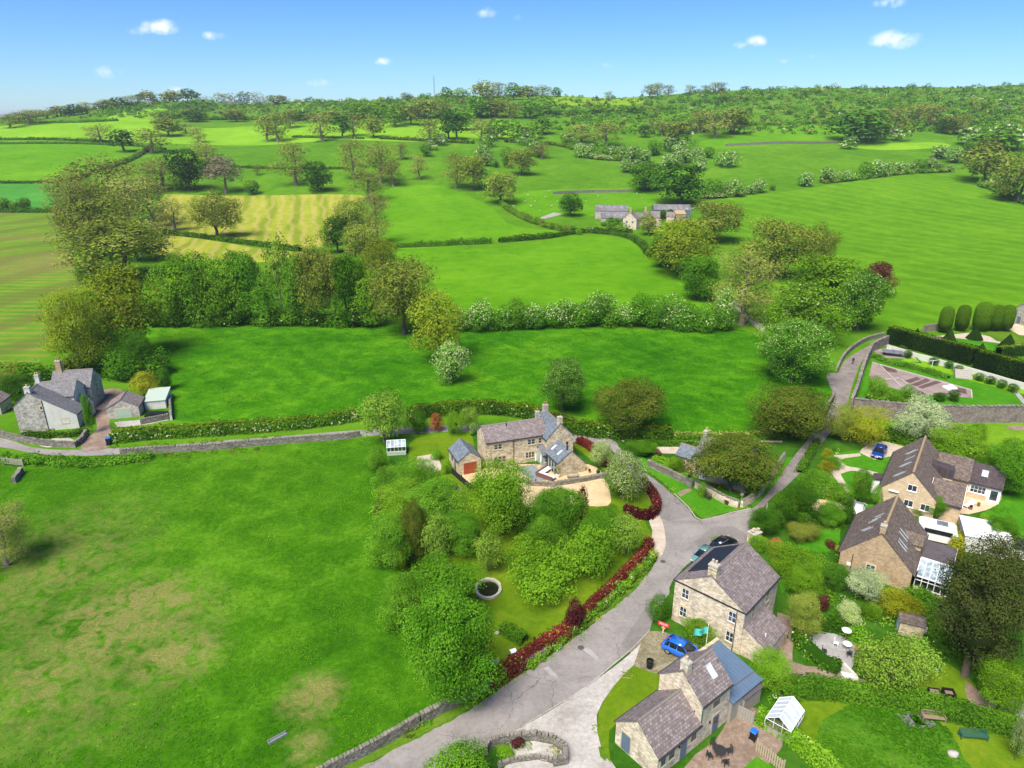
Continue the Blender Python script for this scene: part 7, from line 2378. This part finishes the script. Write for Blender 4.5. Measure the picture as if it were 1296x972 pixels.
def table(px, py, label, mat, r_=.5, h=.72, rect=None, ang=0, name='garden_table'):
    e = empty(name, G(px, py), math.radians(ang), label, 'table')
    if rect:
        MB().box(-rect[0], -rect[1], h, rect[0], rect[1], h + .05).build('tabletop', M[mat], e)
        for x in (-1, 1):
            for y in (-1, 1): MB().box(x * (rect[0] - .1) - .03, y * (rect[1] - .1) - .03, 0, x * (rect[0] - .1) + .03, y * (rect[1] - .1) + .03, h - .002).build('leg', M[mat], e)
    else:
        MB().lathe([(r_ * .96, h), (r_, h + .01), (r_, h + .04), (r_ * .9, h + .045)], 20).build('tabletop', M[mat], e)
        for k in range(4):
            a = k * math.pi / 2 + .4
            MB().tube([(math.cos(a) * r_ * .7, math.sin(a) * r_ * .7, 0), (math.cos(a) * r_ * .15, math.sin(a) * r_ * .15, h * .5), (math.cos(a) * r_ * .6, math.sin(a) * r_ * .6, h)], .02, 5).build('leg', M[mat], e)
    return e


def chair(loc, ang, label, mat, group=None, name='garden_chair'):
    e = empty(name, loc, ang, label, 'chair', group)
    MB().box(-.22, -.22, .43, .22, .22, .46).build('seat', M[mat], e)
    mb = MB()
    for j in range(4): mb.box(-.21 + j * .115, .20, .50, -.21 + j * .115 + .05, .23, .88)
    mb.box(-.22, .195, .88, .22, .235, .93)
    mb.build('backrest', M[mat], e)
    for x in (-1, 1):
        for y, z1 in ((-.20, .429), (.215, .49)): MB().box(x * .2 - .018, y - .018, 0, x * .2 + .018, y + .018, z1).build('leg', M[mat], e)
    return e


table(910, 957, 'round dark metal table on the brown yard behind the cottage', 'gutter', .55)
g = G(910, 957)
for k, t_ in enumerate(('far side', 'left side', 'near side', 'right side')):
    a = math.radians(90 + k * 90 + 15)
    chair((g.x + .95 * math.cos(a), g.y + .95 * math.sin(a), 0), a - math.pi / 2, 'dark metal chair on the %s of the round yard table' % t_, 'gutter', 'chairs round the yard table')
table(1071, 822, 'small pale round table on the gravel patio', 'white', .45)
g = G(1071, 822)
M['orange'] = plain('orange_fabric', (.55, .17, .05), .8)
for dx, dy, a, mt, lb in ((.95, -.35, -1.9, 'orange', 'orange garden chair beside the pale patio table'), (-.9, .5, .9, 'white', 'white chair left of the pale patio table'), (-.2, -1.0, 2.9, 'gutter', 'dark chair below the pale patio table'), (-2.6, -.6, 1.2, 'gutter', 'dark chair standing alone on the gravel patio')):
    chair((g.x + dx, g.y + dy, 0), a, lb, mt)
e = empty('parasol', G(1068, 815), 0, 'cream parasol beside the gravel patio table', 'parasol')
MB().tube([(0, 0, 0), (0, 0, 2.1)], .03, 6).build('pole', M['wood'], e)
MB().lathe([(.5, 1.80), (.48, 1.84), (.25, 2.0), (.03, 2.1)], 10).build('canopy', M['white'], e)
# wicker corner sofa
e = empty('corner_sofa', G(684, 602), math.radians(-38), 'brown wicker corner sofa with white cushions on the patio', 'sofa')
wk = plain('brown_wicker', (.16, .08, .055), .8, var=.3, scale=9)
MB().box(-.4, -.4, 0, 2.6, .45, .38).box(-.4, .451, 0, .45, 2.6, .38).box(-.55, -.55, 0, 2.6, -.401, .75).box(-.55, -.40, 0, -.401, 2.6, .75).build('frame', wk, e)
for i, (a, b) in enumerate(((-.38, .6), (.62, 1.6), (1.62, 2.58))): MB().box(a, -.38, .382, b, .43, .50).build('cushion', M['white'], e)
for i, (a, b) in enumerate(((.46, 1.5), (1.52, 2.58))): MB().box(-.38, a, .382, .43, b, .50).build('cushion', M['white'], e)
table(690, 594, 'small patio table beside the wicker sofa', 'wood', rect=(.45, .3), h=.4, ang=-20)
for px, py, lb in ((684.5, 592, 'closed white parasol nearer the glazed doors'), (678, 590, 'closed pale parasol nearer the porch')):
    e = empty('closed_parasol', G(px, py), 0, lb, 'parasol')
    MB().lathe([(.28, 0), (.28, .05), (.05, .08)], 12).build('base', M['metal'], e)
    MB().tube([(0, 0, .05), (0, 0, 2.4)], .025, 6).build('pole', M['metal'], e)
    MB().lathe([(.10, .95), (.14, 1.1), (.10, 1.9), (.03, 2.5)], 10).build('canopy', M['white'], e)


def potted(px, py, label, pot, leaf, ph=.45, pr_=.28, bh=1.1, bw=.7, name='potted_plant'):
    e = empty(name, G(px, py), 0, label, 'potted plant')
    MB().lathe([(pr_ * .7, 0), (pr_, ph * .9), (pr_ * 1.1, ph * .9), (pr_ * 1.1, ph), (pr_ * .9, ph), (pr_ * .85, ph - .05)], 14).build('pot', M[pot], e)
    r = np.random.default_rng(int(px * 7))
    n = 300
    d = unit(r, n)
    P = d * np.array([bw / 2, bw / 2, bh / 2]) * r.uniform(.6, 1, (n, 1)) + np.array([0, 0, ph + bh * .45])
    link('foliage', leaf_mesh('foliage', P, d + unit(r, n) * .5, .12, .5 + r.normal(0, .15, n), [leaf], None, .6), e)


potted(648, 593, 'yellow bamboo in a white pot by the farmhouse drainpipe', 'white', 'yellow', .5, .3, 1.5, .8)
potted(706, 604, 'yellow bamboo in a white pot at the corner of the glazed extension', 'white', 'yellow', .5, .32, 1.7, .9)
potted(757, 601, 'dark planter at the right end of the patio', 'darkwood', 'dark', .6, .32, .4, .5)
potted(746, 598, 'small terracotta pot by the foot of the rubble gable', 'pot', 'copper', .35, .2, .3, .35)
potted(669, 610, 'small terracotta pot on the patio wall, left one', 'pot', 'green', .3, .18, .3, .3)
potted(678, 611, 'small terracotta pot on the patio wall, right one', 'pot', 'copper', .3, .18, .3, .3)
potted(1228, 645, 'dark terracotta pot on the peach terrace', 'pot', 'copper', .4, .25, .4, .4)
potted(1084, 836, 'clipped box ball in a pot on the gravel patio', 'darkwood', 'hedge', .3, .3, .7, .75)
potted(547, 599, 'red flower pot on the small round terrace', 'pot', 'red', .3, .25, .4, .5)
potted(1238, 641, 'small plant pot near the curved terrace edge', 'pot', 'yellow', .3, .2, .4, .4)

# gate pier with pots
e = empty('gate_pier', G(953, 690), math.radians(35), 'square rubble gate pier topped with pale pots behind the stone house', 'gate pier')
MB().box(-.7, -.55, 0, .7, .55, 1.9).build('shaft', M['st_tan'], e)
MB().box(-.8, -.65, 1.902, .8, .65, 2.05).build('cap', M['stone_trim'], e)
for x, y in ((-.5, 0), (0, .2), (.5, -.1)):
    MB().at(x, y, 2.052).lathe([(.14, 0), (.2, .25), (.22, .36), (.15, .36)], 10).build('pot', M['pot_pale'], e)
# post at the fork
e = tag(MB().at(969.0 * 0 + G(969, 652).x, G(969, 652).y, 0).box(-.07, -.07, 0, .07, .07, 1.9).prism([(-.07, 1.9), (.07, 1.9), (0, 2.0)], -.07, .07, 'y').build('wooden_post', M['greywood']), 'pale wooden post on the lane verge at the fork', 'post')
e = tag(MB().at(G(937, 642).x, G(937, 642).y, 0).tube([(0, 0, 0), (0, 0, 2.4)], .04, 6).box(-.22, -.02, 1.9, .22, .02, 2.25).build('road_sign', M['metal']), 'thin metal sign post behind the corner of the low wall', 'sign')
e = tag(MB().at(G(981, 603).x, G(981, 603).y, 0).tube([(0, 0, 0), (0, 0, 2.2)], .05, 6).build('wooden_post', M['wood']), 'thin post beside the cottage garden wall on the lane', 'post')
# red and white wheel flower stand by the wall
e = empty('flower_barrow', G(922, 638), math.radians(-25), 'dark red barrow of flowers with a white box against the low wall', 'flower barrow')
MB().prism([(-.5, .35), (.5, .35), (.62, .75), (-.62, .75)], -.35, .35, 'y').build('tray', plain('barrow_red', (.25, .02, .03), .7), e)
MB().at(-.2, -.38, .35, 0, math.pi / 2).lathe([(.28, -.03), (.35, -.03), (.35, .03), (.28, .03)], 16).build('wheel', M['darkwood'], e)
MB().at(.2, -.38, .35, 0, math.pi / 2).lathe([(.28, -.03), (.35, -.03), (.35, .03), (.28, .03)], 16).build('wheel', M['darkwood'], e)
MB().box(.7, -.2, 0, 1.05, .15, .8).build('box', M['white'], e)


def greenhouse(px, py, ang, L, W, eave, ridge, label, frame='white', base='greywood', name='greenhouse', glass='clear'):
    g = G(px, py)
    e = empty(name, g, math.radians(ang), label, 'greenhouse')
    b0 = .7
    MB().box(0, 0, 0, L, .08, b0).box(0, W - .08, 0, L, W, b0).box(0, .081, 0, .08, W - .081, b0).box(L - .08, .081, 0, L, W - .081, b0).build('base', M[base], e)
    fr = MB()
    k = max(3, int(L / .62))
    for i in range(k + 1):
        x = L * i / k
        for y0, z0, y1, z1 in ((0, b0, 0, eave), (W, b0, W, eave), (0, eave, W / 2, ridge), (W, eave, W / 2, ridge)):
            fr.tube([(x, y0, z0), (x, y1, z1)], .028, 4)
    for y, z in ((0, b0), (0, eave), (W, b0), (W, eave), (W / 2, ridge)): fr.tube([(0, y, z), (L, y, z)], .035, 4)
    for x in (0, L):
        for y in (W * .33, W * .67): fr.tube([(x, y, b0), (x, y, eave + (ridge - eave) * .62)], .025, 4)
        fr.tube([(x, 0, eave), (x, W, eave)], .025, 4)
    f = fr.build('frame', M[frame], e)
    p = MB()
    p.add([(0, 0, eave), (L, 0, eave), (L, W / 2, ridge), (0, W / 2, ridge)], [(0, 1, 2, 3)]).add([(0, W, eave), (L, W, eave), (L, W / 2, ridge), (0, W / 2, ridge)], [(3, 2, 1, 0)])
    p.build('roof_glass', M[glass], e)
    p = MB().add([(0, 0, b0), (L, 0, b0), (L, 0, eave), (0, 0, eave)], [(0, 1, 2, 3)]).add([(0, W, b0), (L, W, b0), (L, W, eave), (0, W, eave)], [(3, 2, 1, 0)])
    for x in (0, L): p.add([(x, 0, b0), (x, W, b0), (x, W, eave), (x, W / 2, ridge), (x, 0, eave)], [(0, 1, 2, 3, 4)])
    p.build('side_glass', M['clear'], e)
    MB().box(.4, .3, b0 + .02, L - .4, W - .3, b0 + .06).build('staging', M['wood'], e)
    return e


M['milky'] = plain('whitened_glass', (.50, .54, .58), .35, var=.25, scale=1.2)
a_ = ang_px((998, 945), (1022, 922))
greenhouse(998, 942, 48, 3.2, 2.3, 1.45, 2.35, 'white-roofed greenhouse beside the bright hedge on the bottom lawn', glass='milky')
greenhouse(490, 577, 8, 3.1, 2.2, 1.5, 2.3, 'small white greenhouse on the lawn left of the farmhouse', glass='ghglass', base='palegreen')


def shed(px, py, ang, L, W, eave, ridge, label, wall_, roof_, door=None, curved=False, name='garden_shed', leanto=False):
    g = G(px, py)
    e = empty(name, g, math.radians(ang), label, 'shed')
    if leanto:
        MB().prism([(0, -.1), (W, -.1), (W, ridge), (0, eave)], 0, L, 'x').build('wall', M[wall_], e)
        s_ = (ridge - eave) / W
        MB().prism([(-.15, eave - s_ * .15 + .01), (W + .1, ridge + s_ * .1 + .01), (W + .1, ridge + s_ * .1 + .09), (-.15, eave - s_ * .15 + .09)], -.12, L + .12, 'x').build('roof', M[roof_], e)
    else:
        MB().prism([(0, -.1), (W, -.1), (W, eave), (W / 2, ridge), (0, eave)], 0, L, 'x').build('wall', M[wall_], e)
        s_ = (ridge - eave) / (W / 2)
        MB().prism([(-.12, eave - s_ * .12 + .01), (W / 2, ridge + .01), (W / 2, ridge + .09), (-.12, eave - s_ * .12 + .09)], -.12, L + .12, 'x').prism([(W / 2, ridge + .01), (W + .12, eave - s_ * .12 + .01), (W + .12, eave - s_ * .12 + .09), (W / 2, ridge + .09)], -.12, L + .12, 'x').build('roof', M[roof_], e)
    if door:
        side, u, dm = door
        if side == '-x': MB().box(-.05, u - .4, .02, -.002, u + .4, min(1.8, eave - .05)).build('door', M[dm], e)
        else: MB().box(u - .4, -.05, .02, u + .4, -.002, min(1.8, eave - .1)).build('door', M[dm], e)
    return e


shed(940, 905, 37, 2.6, 2.4, 1.9, 2.6, 'grey felted shed behind the metal-roofed wing', 'greywood', 'leaddark', ('-x', 1.2, 'greywood'))
shed(1136, 803, -22, 2.3, 1.8, 1.7, 2.1, 'small stone shed with a faded blue door below the yellow shrub', 'st_tan', 'r_brown', ('-x', 1.1, 'teal'))
shed(1250, 892, -35, 4.2, 2.6, 2.0, 3.0, 'stone shed with a green door at the end of the orchard', 'st_grey', 'r_brown', ('-x', 1.3, 'greenpaint'))
shed(916, 912, 37, 1.3, 1.0, 1.3, 1.45, 'low wooden store box against the yard screen', 'greywood', 'leaddark', None, name='store_box', leanto=True)
shed(184, 519, 14, 3.7, 5.4, 1.7, 2.3, 'pale green sheet-roofed lean-to beside the left stone garage', 'limewash', 'palegreen', None, name='lean_to_shed', leanto=True)
# tarpaulin-covered load beside it
e = empty('covered_trailer', G(200, 529), math.radians(8), 'long black covered trailer in front of the pale green lean-to', 'trailer')
MB().prism([(-2.0, .35), (2.1, .35), (2.2, .7), (1.6, 1.05), (-1.4, 1.15), (-2.1, .8)], -.7, .7, 'y').build('cover', M['black'], e)
for sy in (-1, 1): MB().at(-.3, sy * .72, .3, 0, math.pi / 2).lathe([(.1, -.08), (.3, -.08), (.3, .08), (.1, .08)], 12).build('wheel', M['tyre'], e)


def fence(a, b, h, label, mat='wood', picket=.16, gap=.05, name='picket_fence', pz=0.0, posts=3):
    p, q = G(*a), G(*b)
    L = (q - p).length
    e = empty(name, p, math.atan2(q.y - p.y, q.x - p.x), label, 'fence')
    mb = MB()
    n = int(L / (picket + gap))
    r = random.Random(int(L * 10))
    for i in range(n):
        x = i * L / n
        mb.box(x, -.02, .04, x + picket, .02, h + r.uniform(-.03, .03))
    mb.box(0, .022, h * .25, L, .06, h * .25 + .09).box(0, .022, h * .75, L, .06, h * .75 + .09)
    mb.build('panel', M[mat], e)
    for i in range(posts):
        x = L * i / (posts - 1)
        MB().box(x - .05, .062, 0, x + .05, .16, h + .08).build('post', M[mat], e)
    return e


M['pale_picket'] = plain('pale_picket_wood', (.42, .33, .22), .85, var=.2, scale=6)
fence((956, 950), (990, 978), 1.3, 'pale wooden picket fence at the corner of the yard', 'pale_picket')
fence((914, 898), (952, 918), 1.5, 'weathered board screen between the yard and the shed', 'greywood', .22, .02, 'board_fence')
fence((572, 600), (595, 620), 1.1, 'dark slatted fence in front of the farmhouse garage', 'gutter', .08, .06, 'slatted_fence')
fence((1290, 880), (1330, 905), 1.1, 'grey rail fence at the right edge below the pine', 'greywood', .12, .2)
fence((1199, 702), (1191, 724), 1.0, 'low fence along the yard beside the flat garage roof', 'wood', .1, .1) if False else None
# field gate at far left
p, q = G(5, 588), G(29, 590)
e = empty('field_gate', p, math.atan2(q.y - p.y, q.x - p.x), 'wooden five-barred field gate at the left edge below the lane', 'gate')
L = (q - p).length
mb = MB()
for j in range(5): mb.box(0, -.03, .2 + j * .22, L, .03, .2 + j * .22 + .10)
mb.build('bars', M['greywood'], e)
for x in (-.1, L + .1): MB().box(x - .08, -.08, 0, x + .08, .08, 1.4).build('gate_post', M['greywood'], e)
# trough / plank in the field
p, q = G(340, 942), G(363, 929)
e = tag(MB().at(p.x, p.y, 0, math.atan2(q.y - p.y, q.x - p.x)).box(0, -.2, .02, (q - p).length, -.15, .30).box(0, .15, .02, (q - p).length, .2, .30).box(0, -.149, .02, (q - p).length, .149, .08).box(-.02, -.15, .03, .03, .15, .28).build('feed_trough', M['metal']), 'long grey metal feed trough lying in the front field', 'trough')
# pond
g = G(618, 746)
e = empty('garden_pond', g, 0, 'oval pond with a pale stone rim on the orchard lawn', 'pond')
rr = random.Random(4)
MB().lathe([(1.3, .0), (1.3, .03), (.1, .035)], 28, .95, 1.15).build('water', glassmat('pond_water', (.012, .014, .008), .08), e)
rim = MB()
for k in range(26):
    a = 2 * math.pi * k / 26
    rim.at(1.55 * .92 * math.cos(a), 1.55 * 1.13 * math.sin(a), 0, math.atan2(1.33 * math.cos(a), -1.1 * math.sin(a)) + rr.uniform(-.1, .1))
    rim.cbox(0, 0, .13, .40, .26 + rr.uniform(0, .12), .28 + rr.uniform(-.05, .08))
rim.build('stone_rim', M['stone_trim'], e)
for a, b, s_, lb in ((626, 840, .5, 'pale boulder on the orchard lawn beside the big tree'), (1206, 956, .5, 'pale boulder at the edge of the mown path'), (629, 802, .3, 'small flat stone by the box hedge')):
    g = G(a, b)
    c_, f_ = icore((0, 0, s_ * .3), (s_, s_ * .8, s_ * .6))
    tag(MB().at(g.x, g.y, 0).add([tuple(v) for v in c_], f_).build('boulder', M['stone_trim'], None, True), lb, 'boulder')
# bee box
e = empty('bee_hive', G(650, 832), .4, 'small white-topped hive beside the copper hedge', 'hive')
MB().box(-.28, -.28, .1, .28, .28, .75).build('box', M['greywood'], e)
MB().box(-.33, -.33, .752, .33, .33, .85).build('lid', M['white'], e)
# fire pit
e = empty('fire_pit', G(573, 619), 0, 'round dark fire pit on the lawn below the garage', 'fire pit')
MB().lathe([(1.35, 0), (1.35, .04), (.9, .05)], 20).build('gravel_ring', M['brownpath'], e)
MB().at(0, 0, .05).lathe([(.6, 0), (.85, .35), (.85, .42), (.75, .42), (.5, .12), (.05, .1)], 20).build('bowl', M['gutter'], e)
# compost bins
for px, lb in ((1181, 'left one of two black compost bins on the orchard lawn'), (1199, 'right one of two black compost bins, open-topped')):
    e = empty('compost_bin', G(px, 884), -.2, lb, 'compost bin')
    MB().box(-.5, -.45, 0, .5, -.38, .9).box(-.5, .38, 0, .5, .45, .9).box(-.5, -.379, 0, -.43, .379, .9).box(.43, -.379, 0, .5, .379, .9).build('frame', M['black'], e)
    MB().box(-.42, -.37, 0, .42, .37, .62 if px > 1190 else .8).build('compost', M['brownpath'], e)
e = empty('water_butt', G(1162, 800), 0, 'black water butt with a pale sack beside the small stone shed', 'water butt')
MB().lathe([(.3, 0), (.36, .5), (.3, 1.0), (.33, 1.02), (.28, 1.08)], 14).build('barrel', M['black'], e)
MB().box(.42, -.25, 0, .75, .25, .75).build('sack', M['white'], e)
# white slab at the garden steps
for pp, lb in (([(1063, 853), (1084, 857), (1086, 862), (1066, 859)], 'white stone landing slab at the foot of the patio path'),):
    w_ = [G(*p_).to_2d() for p_ in pp]
    tag(MB().prism([tuple(v) for v in w_], .0, .35).build('landing_slab', M['render']), lb, 'slab')
tag(MB().at(G(1074, 851).x, G(1074, 851).y, 0, .3).box(-.12, -1.0, .05, .12, 1.0, .5).build('stone_step', M['render']), 'narrow white stone kerb leading to the patio', 'step')
# tarps on the lawn
for (a, b), lb in (((1153, 911), 'left dark grey ground sheet on the bottom lawn'), ((1168, 913), 'right dark grey ground sheet on the bottom lawn')):
    g = G(a, b)
    tag(MB().at(g.x, g.y, .035, .1).box(-.9, -.75, 0, .9, .75, .03).build('ground_sheet', M['r_grey']), lb, 'sheet')
# ping-pong table
e = empty('table_tennis_table', G(1129, 450), math.radians(-22), 'dark grey table tennis table on the walled garden terrace', 'table')
MB().box(-2.2, -1.2, 1.0, 2.2, 1.2, 1.06).build('tabletop', M['r_blue'], e)
MB().box(-.015, -1.25, 1.065, .015, 1.25, 1.25).build('net', M['black'], e)
for x in (-1.6, 1.6):
    for y in (-.9, .9): MB().box(x - .04, y - .04, 0, x + .04, y + .04, .998).build('leg', M['gutter'], e)
# play frame
e = empty('play_slide', G(1159, 460), math.radians(200), 'small turquoise slide with a wooden ladder in the walled garden', 'slide')
MB().prism([(-1.6, .1), (-1.5, .1), (.4, 1.5), (.4, 1.6), (-1.6, .2)], -.3, .3, 'y').build('chute', M['teal'], e)
for y in (-.3, .3): MB().tube([(.45, y, 1.6), (1.0, y, 0)], .05, 5).build('ladder_rail', M['wood'], e)
e = empty('washing_line_post', G(1178, 470), 0, 'thin pale post with a crossbar in the walled garden', 'post')
MB().tube([(0, 0, 0), (0, 0, 2.6)], .06, 6).build('pole', M['white'], e)
MB().tube([(-.9, 0, 2.4), (.9, 0, 2.6)], .05, 5).build('crossbar', M['white'], e)
e = empty('garden_stair', G(1218, 477), math.radians(-20), 'grey stone garden stairs in the pale wall below the tall hedge', 'stairs')
for k in range(5): MB().box(-1.6, -1.4 + k * .4, 0, 1.6, -1.4 + k * .4 + .398, .3 + k * .3).build('step', M['stone_trim'], e)
e = tag(MB().at(G(1177, 492).x, G(1177, 492).y, .04).box(-.01, -.01, 0, .01, .01, .01).build('x', M['white']), 'x', 'x') if False else None
for pp, lb in (([(1192, 490), (1204, 488), (1212, 493), (1200, 495)], 'white fleece covering one vegetable bed'),):
    w_ = [G(*p_).to_2d() for p_ in pp]
    tag(MB().prism([tuple(v) for v in w_], .04, .30).build('fleece_cover', M['white']), lb, 'fleece')
# plank edgings of the vegetable beds
for k, (a, b) in enumerate((((1104, 459), (1229, 494)), ((1112, 461), (1150, 500)), ((1140, 480), (1160, 497)), ((1103, 482), (1138, 479)), ((1229, 494), (1230, 504)))):
    p, q = G(*a), G(*b)
    tag(MB().at(p.x, p.y, 0, math.atan2(q.y - p.y, q.x - p.x)).box(0, -.12, 0, (q - p).length, .12, .18).build('bed_edging', M['stone_trim']),
        ('long stone edging along the upper side of the vegetable plot', 'diagonal edging in the left half of the vegetable plot', 'short diagonal edging in the middle of the plot', 'cross edging at the left of the vegetable plot', 'edging at the right end of the vegetable plot')[k], 'edging')
# plants against the pale wall
for k, (px, py) in enumerate(((1140, 446), (1149, 453), (1181, 462), (1201, 466), (1213, 472), (1238, 482), (1252, 486), (1268, 491), (1281, 496))):
    g = G(px, py)
    e = empty('wall_shrub', g, k, 'dark shrub trained against the pale wall, number of places along: %s' % ('beside the table tennis table', 'right of the table tennis table', 'right of the slide', 'left of the stairs', 'next to the stairs', 'just right of the stairs', 'in the middle of the long right part', 'towards the right end', 'nearest the right edge')[k], 'shrub', 'shrubs along the pale garden wall')
    e['label'] = 'dark shrub against the pale garden wall, ' + ('beside the table tennis table', 'between table and slide', 'right of the slide', 'left of the stairs', 'next to the stairs', 'just right of the stairs', 'midway along its right part', 'towards its right end', 'nearest the right edge')[k]
    H, W, tm, cm = proto('dbush', 0, k % 2)
    e.scale = (.45, .45, .42)
    link('foliage', cm, e)
# raised bed planting
# person walking on the upper lane
def person(px, py, ang, label):
    e = empty('person', G(px, py), math.radians(ang), label, 'person')
    V = [(0, 0, .95), (0, 0, 1.12), (0, 0, 1.38), (0, .01, 1.52), (0, .02, 1.66), (.10, 0, .90), (.11, .12, .50), (.11, .16, .08), (.11, .28, .04), (-.10, 0, .90), (-.11, -.08, .50), (-.11, -.26, .10), (-.11, -.16, .04),
         (.19, 0, 1.40), (.24, -.06, 1.12), (.24, .04, .88), (-.19, 0, 1.40), (-.24, .06, 1.12), (-.24, .16, .90), (0, .02, 1.74)]
    Ed = [(0, 1), (1, 2), (2, 3), (3, 4), (4, 19), (0, 5), (5, 6), (6, 7), (7, 8), (0, 9), (9, 10), (10, 11), (11, 12), (2, 13), (13, 14), (14, 15), (2, 16), (16, 17), (17, 18)]
    R_ = [.15, .14, .16, .06, .10, .10, .07, .05, .04, .10, .07, .05, .04, .07, .05, .035, .07, .05, .035, .08]
    me = bpy.data.meshes.new('body')
    me.from_pydata(V, Ed, [])
    o = link('body', me, e)
    md = o.modifiers.new('skin', 'SKIN')
    for i, r_ in enumerate(R_):
        me.skin_vertices[0].data[i].radius = (r_, r_ * .85)
    me.skin_vertices[0].data[0].use_root = True
    o.modifiers.new('sub', 'SUBSURF').levels = 1
    dg = bpy.context.evaluated_depsgraph_get()
    m2 = bpy.data.meshes.new_from_object(o.evaluated_get(dg))
    o.modifiers.clear()
    o.data = m2
    m2.materials.clear()
    for nm, c in (('dark_coat', (.012, .012, .016)), ('trousers', (.02, .022, .03)), ('skin', (.42, .25, .17)), ('hair', (.05, .03, .02))): m2.materials.append(plain(nm, c, .8))
    for p in m2.polygons:
        z = p.center.z
        p.material_index = 0 if .86 < z < 1.50 else 1 if z <= .86 else (3 if z > 1.72 or p.center.y < -.01 else 2)
        p.use_smooth = True
person(1079, 461, 160, 'person in dark clothes walking up the lane by the garden wall')

# ------------------------------------------------------------------ sheep on the farm field
def sheep_mesh():
    b = MB().at(0, 0, .62, 0, 0, math.pi / 2).lathe([(.10, -.55), (.27, -.48), (.33, -.15), (.33, .2), (.28, .45), (.12, .55)], 10, 1.0, .85)
    return b
sh0 = empty('sheep', G(665, 256), .3, 'white sheep in the field behind the far farm, second from the left', 'sheep', 'sheep grazing round the far farm')
sheep_mesh().build('body', plain('fleece', (.42, .41, .34), .95, var=.1), sh0, True)
sh0.children[0].data.materials[0]
MB().at(-.62, 0, .55, 0, 0, .5).cbox(0, 0, 0, .32, .17, .2).build('head', plain('sheep_face', (.35, .33, .28), .9), sh0)
for x in (-.35, .35):
    for y in (-.14, .14): MB().tube([(x, y, .45), (x, y, 0)], [.06, .04], 5).build('leg', M['stone_trim'], sh0)
spots = [(672, 262), (690, 250), (698, 262), (705, 256), (742, 256), (757, 249), (768, 252), (806, 246), (812, 252), (668, 248), (683, 268), (845, 247), (838, 251), (695, 243), (724, 254), (650, 262), (677, 256), (104, 178)]
for i, s_ in enumerate(spots):
    c_ = copy_tree(sh0)
    c_.location = G(*s_)
    c_.rotation_euler.z = i * 1.7
    if i == len(spots) - 1: c_['label'] = 'lone white animal on the upper left hill field'
    else: c_['label'] = 'white sheep in the field behind the far farm, %s from the left' % ORD[sorted(spots[:-1] + [(665, 256)]).index(s_)]
# mast on the skyline
g = G(550, 126)
e = empty('radio_mast', g, 0, 'thin lattice mast rising above the skyline left of the wood', 'mast')
mb = MB()
for a in range(3):
    x, y = math.cos(a * 2.09), math.sin(a * 2.09)
    mb.tube([(x * 1.0, y * 1.0, 0), (x * .3, y * .3, 30)], .22, 4)
mb.build('lattice', M['metal'], e)
MB().tube([(0, 0, 30), (0, 0, 34)], .12, 4).build('aerial', M['metal'], e)
for k, (px, py) in enumerate(((240, 128), (262, 127), (378, 128))):
    g = G(px, py)
    e = empty('power_pole', g, 0, 'tiny power pole on the left skyline, %s' % ('leftmost of three', 'middle of three', 'rightmost of three')[k], 'pole')
    MB().tube([(0, 0, 0), (0, 0, 11)], .25, 5).build('pole', M['wood'], e)
    MB().box(-1.6, -.15, 10, 1.6, .15, 10.3).build('crossarm', M['wood'], e)
for k, (px, py) in enumerate(((212, 128), (222, 127), (188, 133))):
    g = G(px, py)
    e = empty('hilltop_cottage', g, .2 * k, 'tiny white cottage on the upper left skyline, %s' % ('between two others', 'rightmost', 'leftmost')[k], 'house')
    MB().prism([(-3, -1), (3, -1), (3, 3), (0, 5), (-3, 3)], -4, 4, 'x').build('wall', M['render'], e)
    MB().prism([(-3.4, 2.8), (0, 5.1), (0, 5.4), (-3.4, 3.1)], -4.3, 4.3, 'x').prism([(0, 5.1), (3.4, 2.8), (3.4, 3.1), (0, 5.4)], -4.3, 4.3, 'x').build('roof', M['r_grey'], e)
# manhole covers
for (a, b), lb in (((839, 711), 0), ((735, 820), 0)):
    g = G(a, b)
    tag(MB().at(g.x, g.y, .047).lathe([(.34, 0), (.34, .006)], 18).build('manhole_cover', plain('cast_iron', (.08, .07, .065), .7)), kind='structure')
# gravel spreads by the left house
sheet('pale_gravel', [(50, 562), (62, 556), (88, 554), (95, 558), (85, 563), (60, 566)], 'limestone', .02, True, .15)
sheet('pale_gravel', [(145, 535), (170, 532), (212, 528), (212, 532), (180, 538), (150, 540)], 'limestone', .02, True, .15)
# ------------------------------------------------------------------ a little air between us and the hills
hm = bpy.data.materials.new('haze')
hm.use_nodes = True
ht = NT(hm.node_tree)
pv = ht.n('ShaderNodeVolumePrincipled', {'Color': (.86, .92, 1.0), 'Density': 0.00010, 'Anisotropy': 0.2})
ho = ht.n('ShaderNodeOutputMaterial')
ht.t.links.new(pv.outputs[0], ho.inputs['Volume'])
hb = MB().box(-9500, -90, -14, 9500, 14100, 135)
ho_ = hb.build('haze', hm)
tag(ho_, 'thin pale haze over the valley', 'haze', kind='stuff')
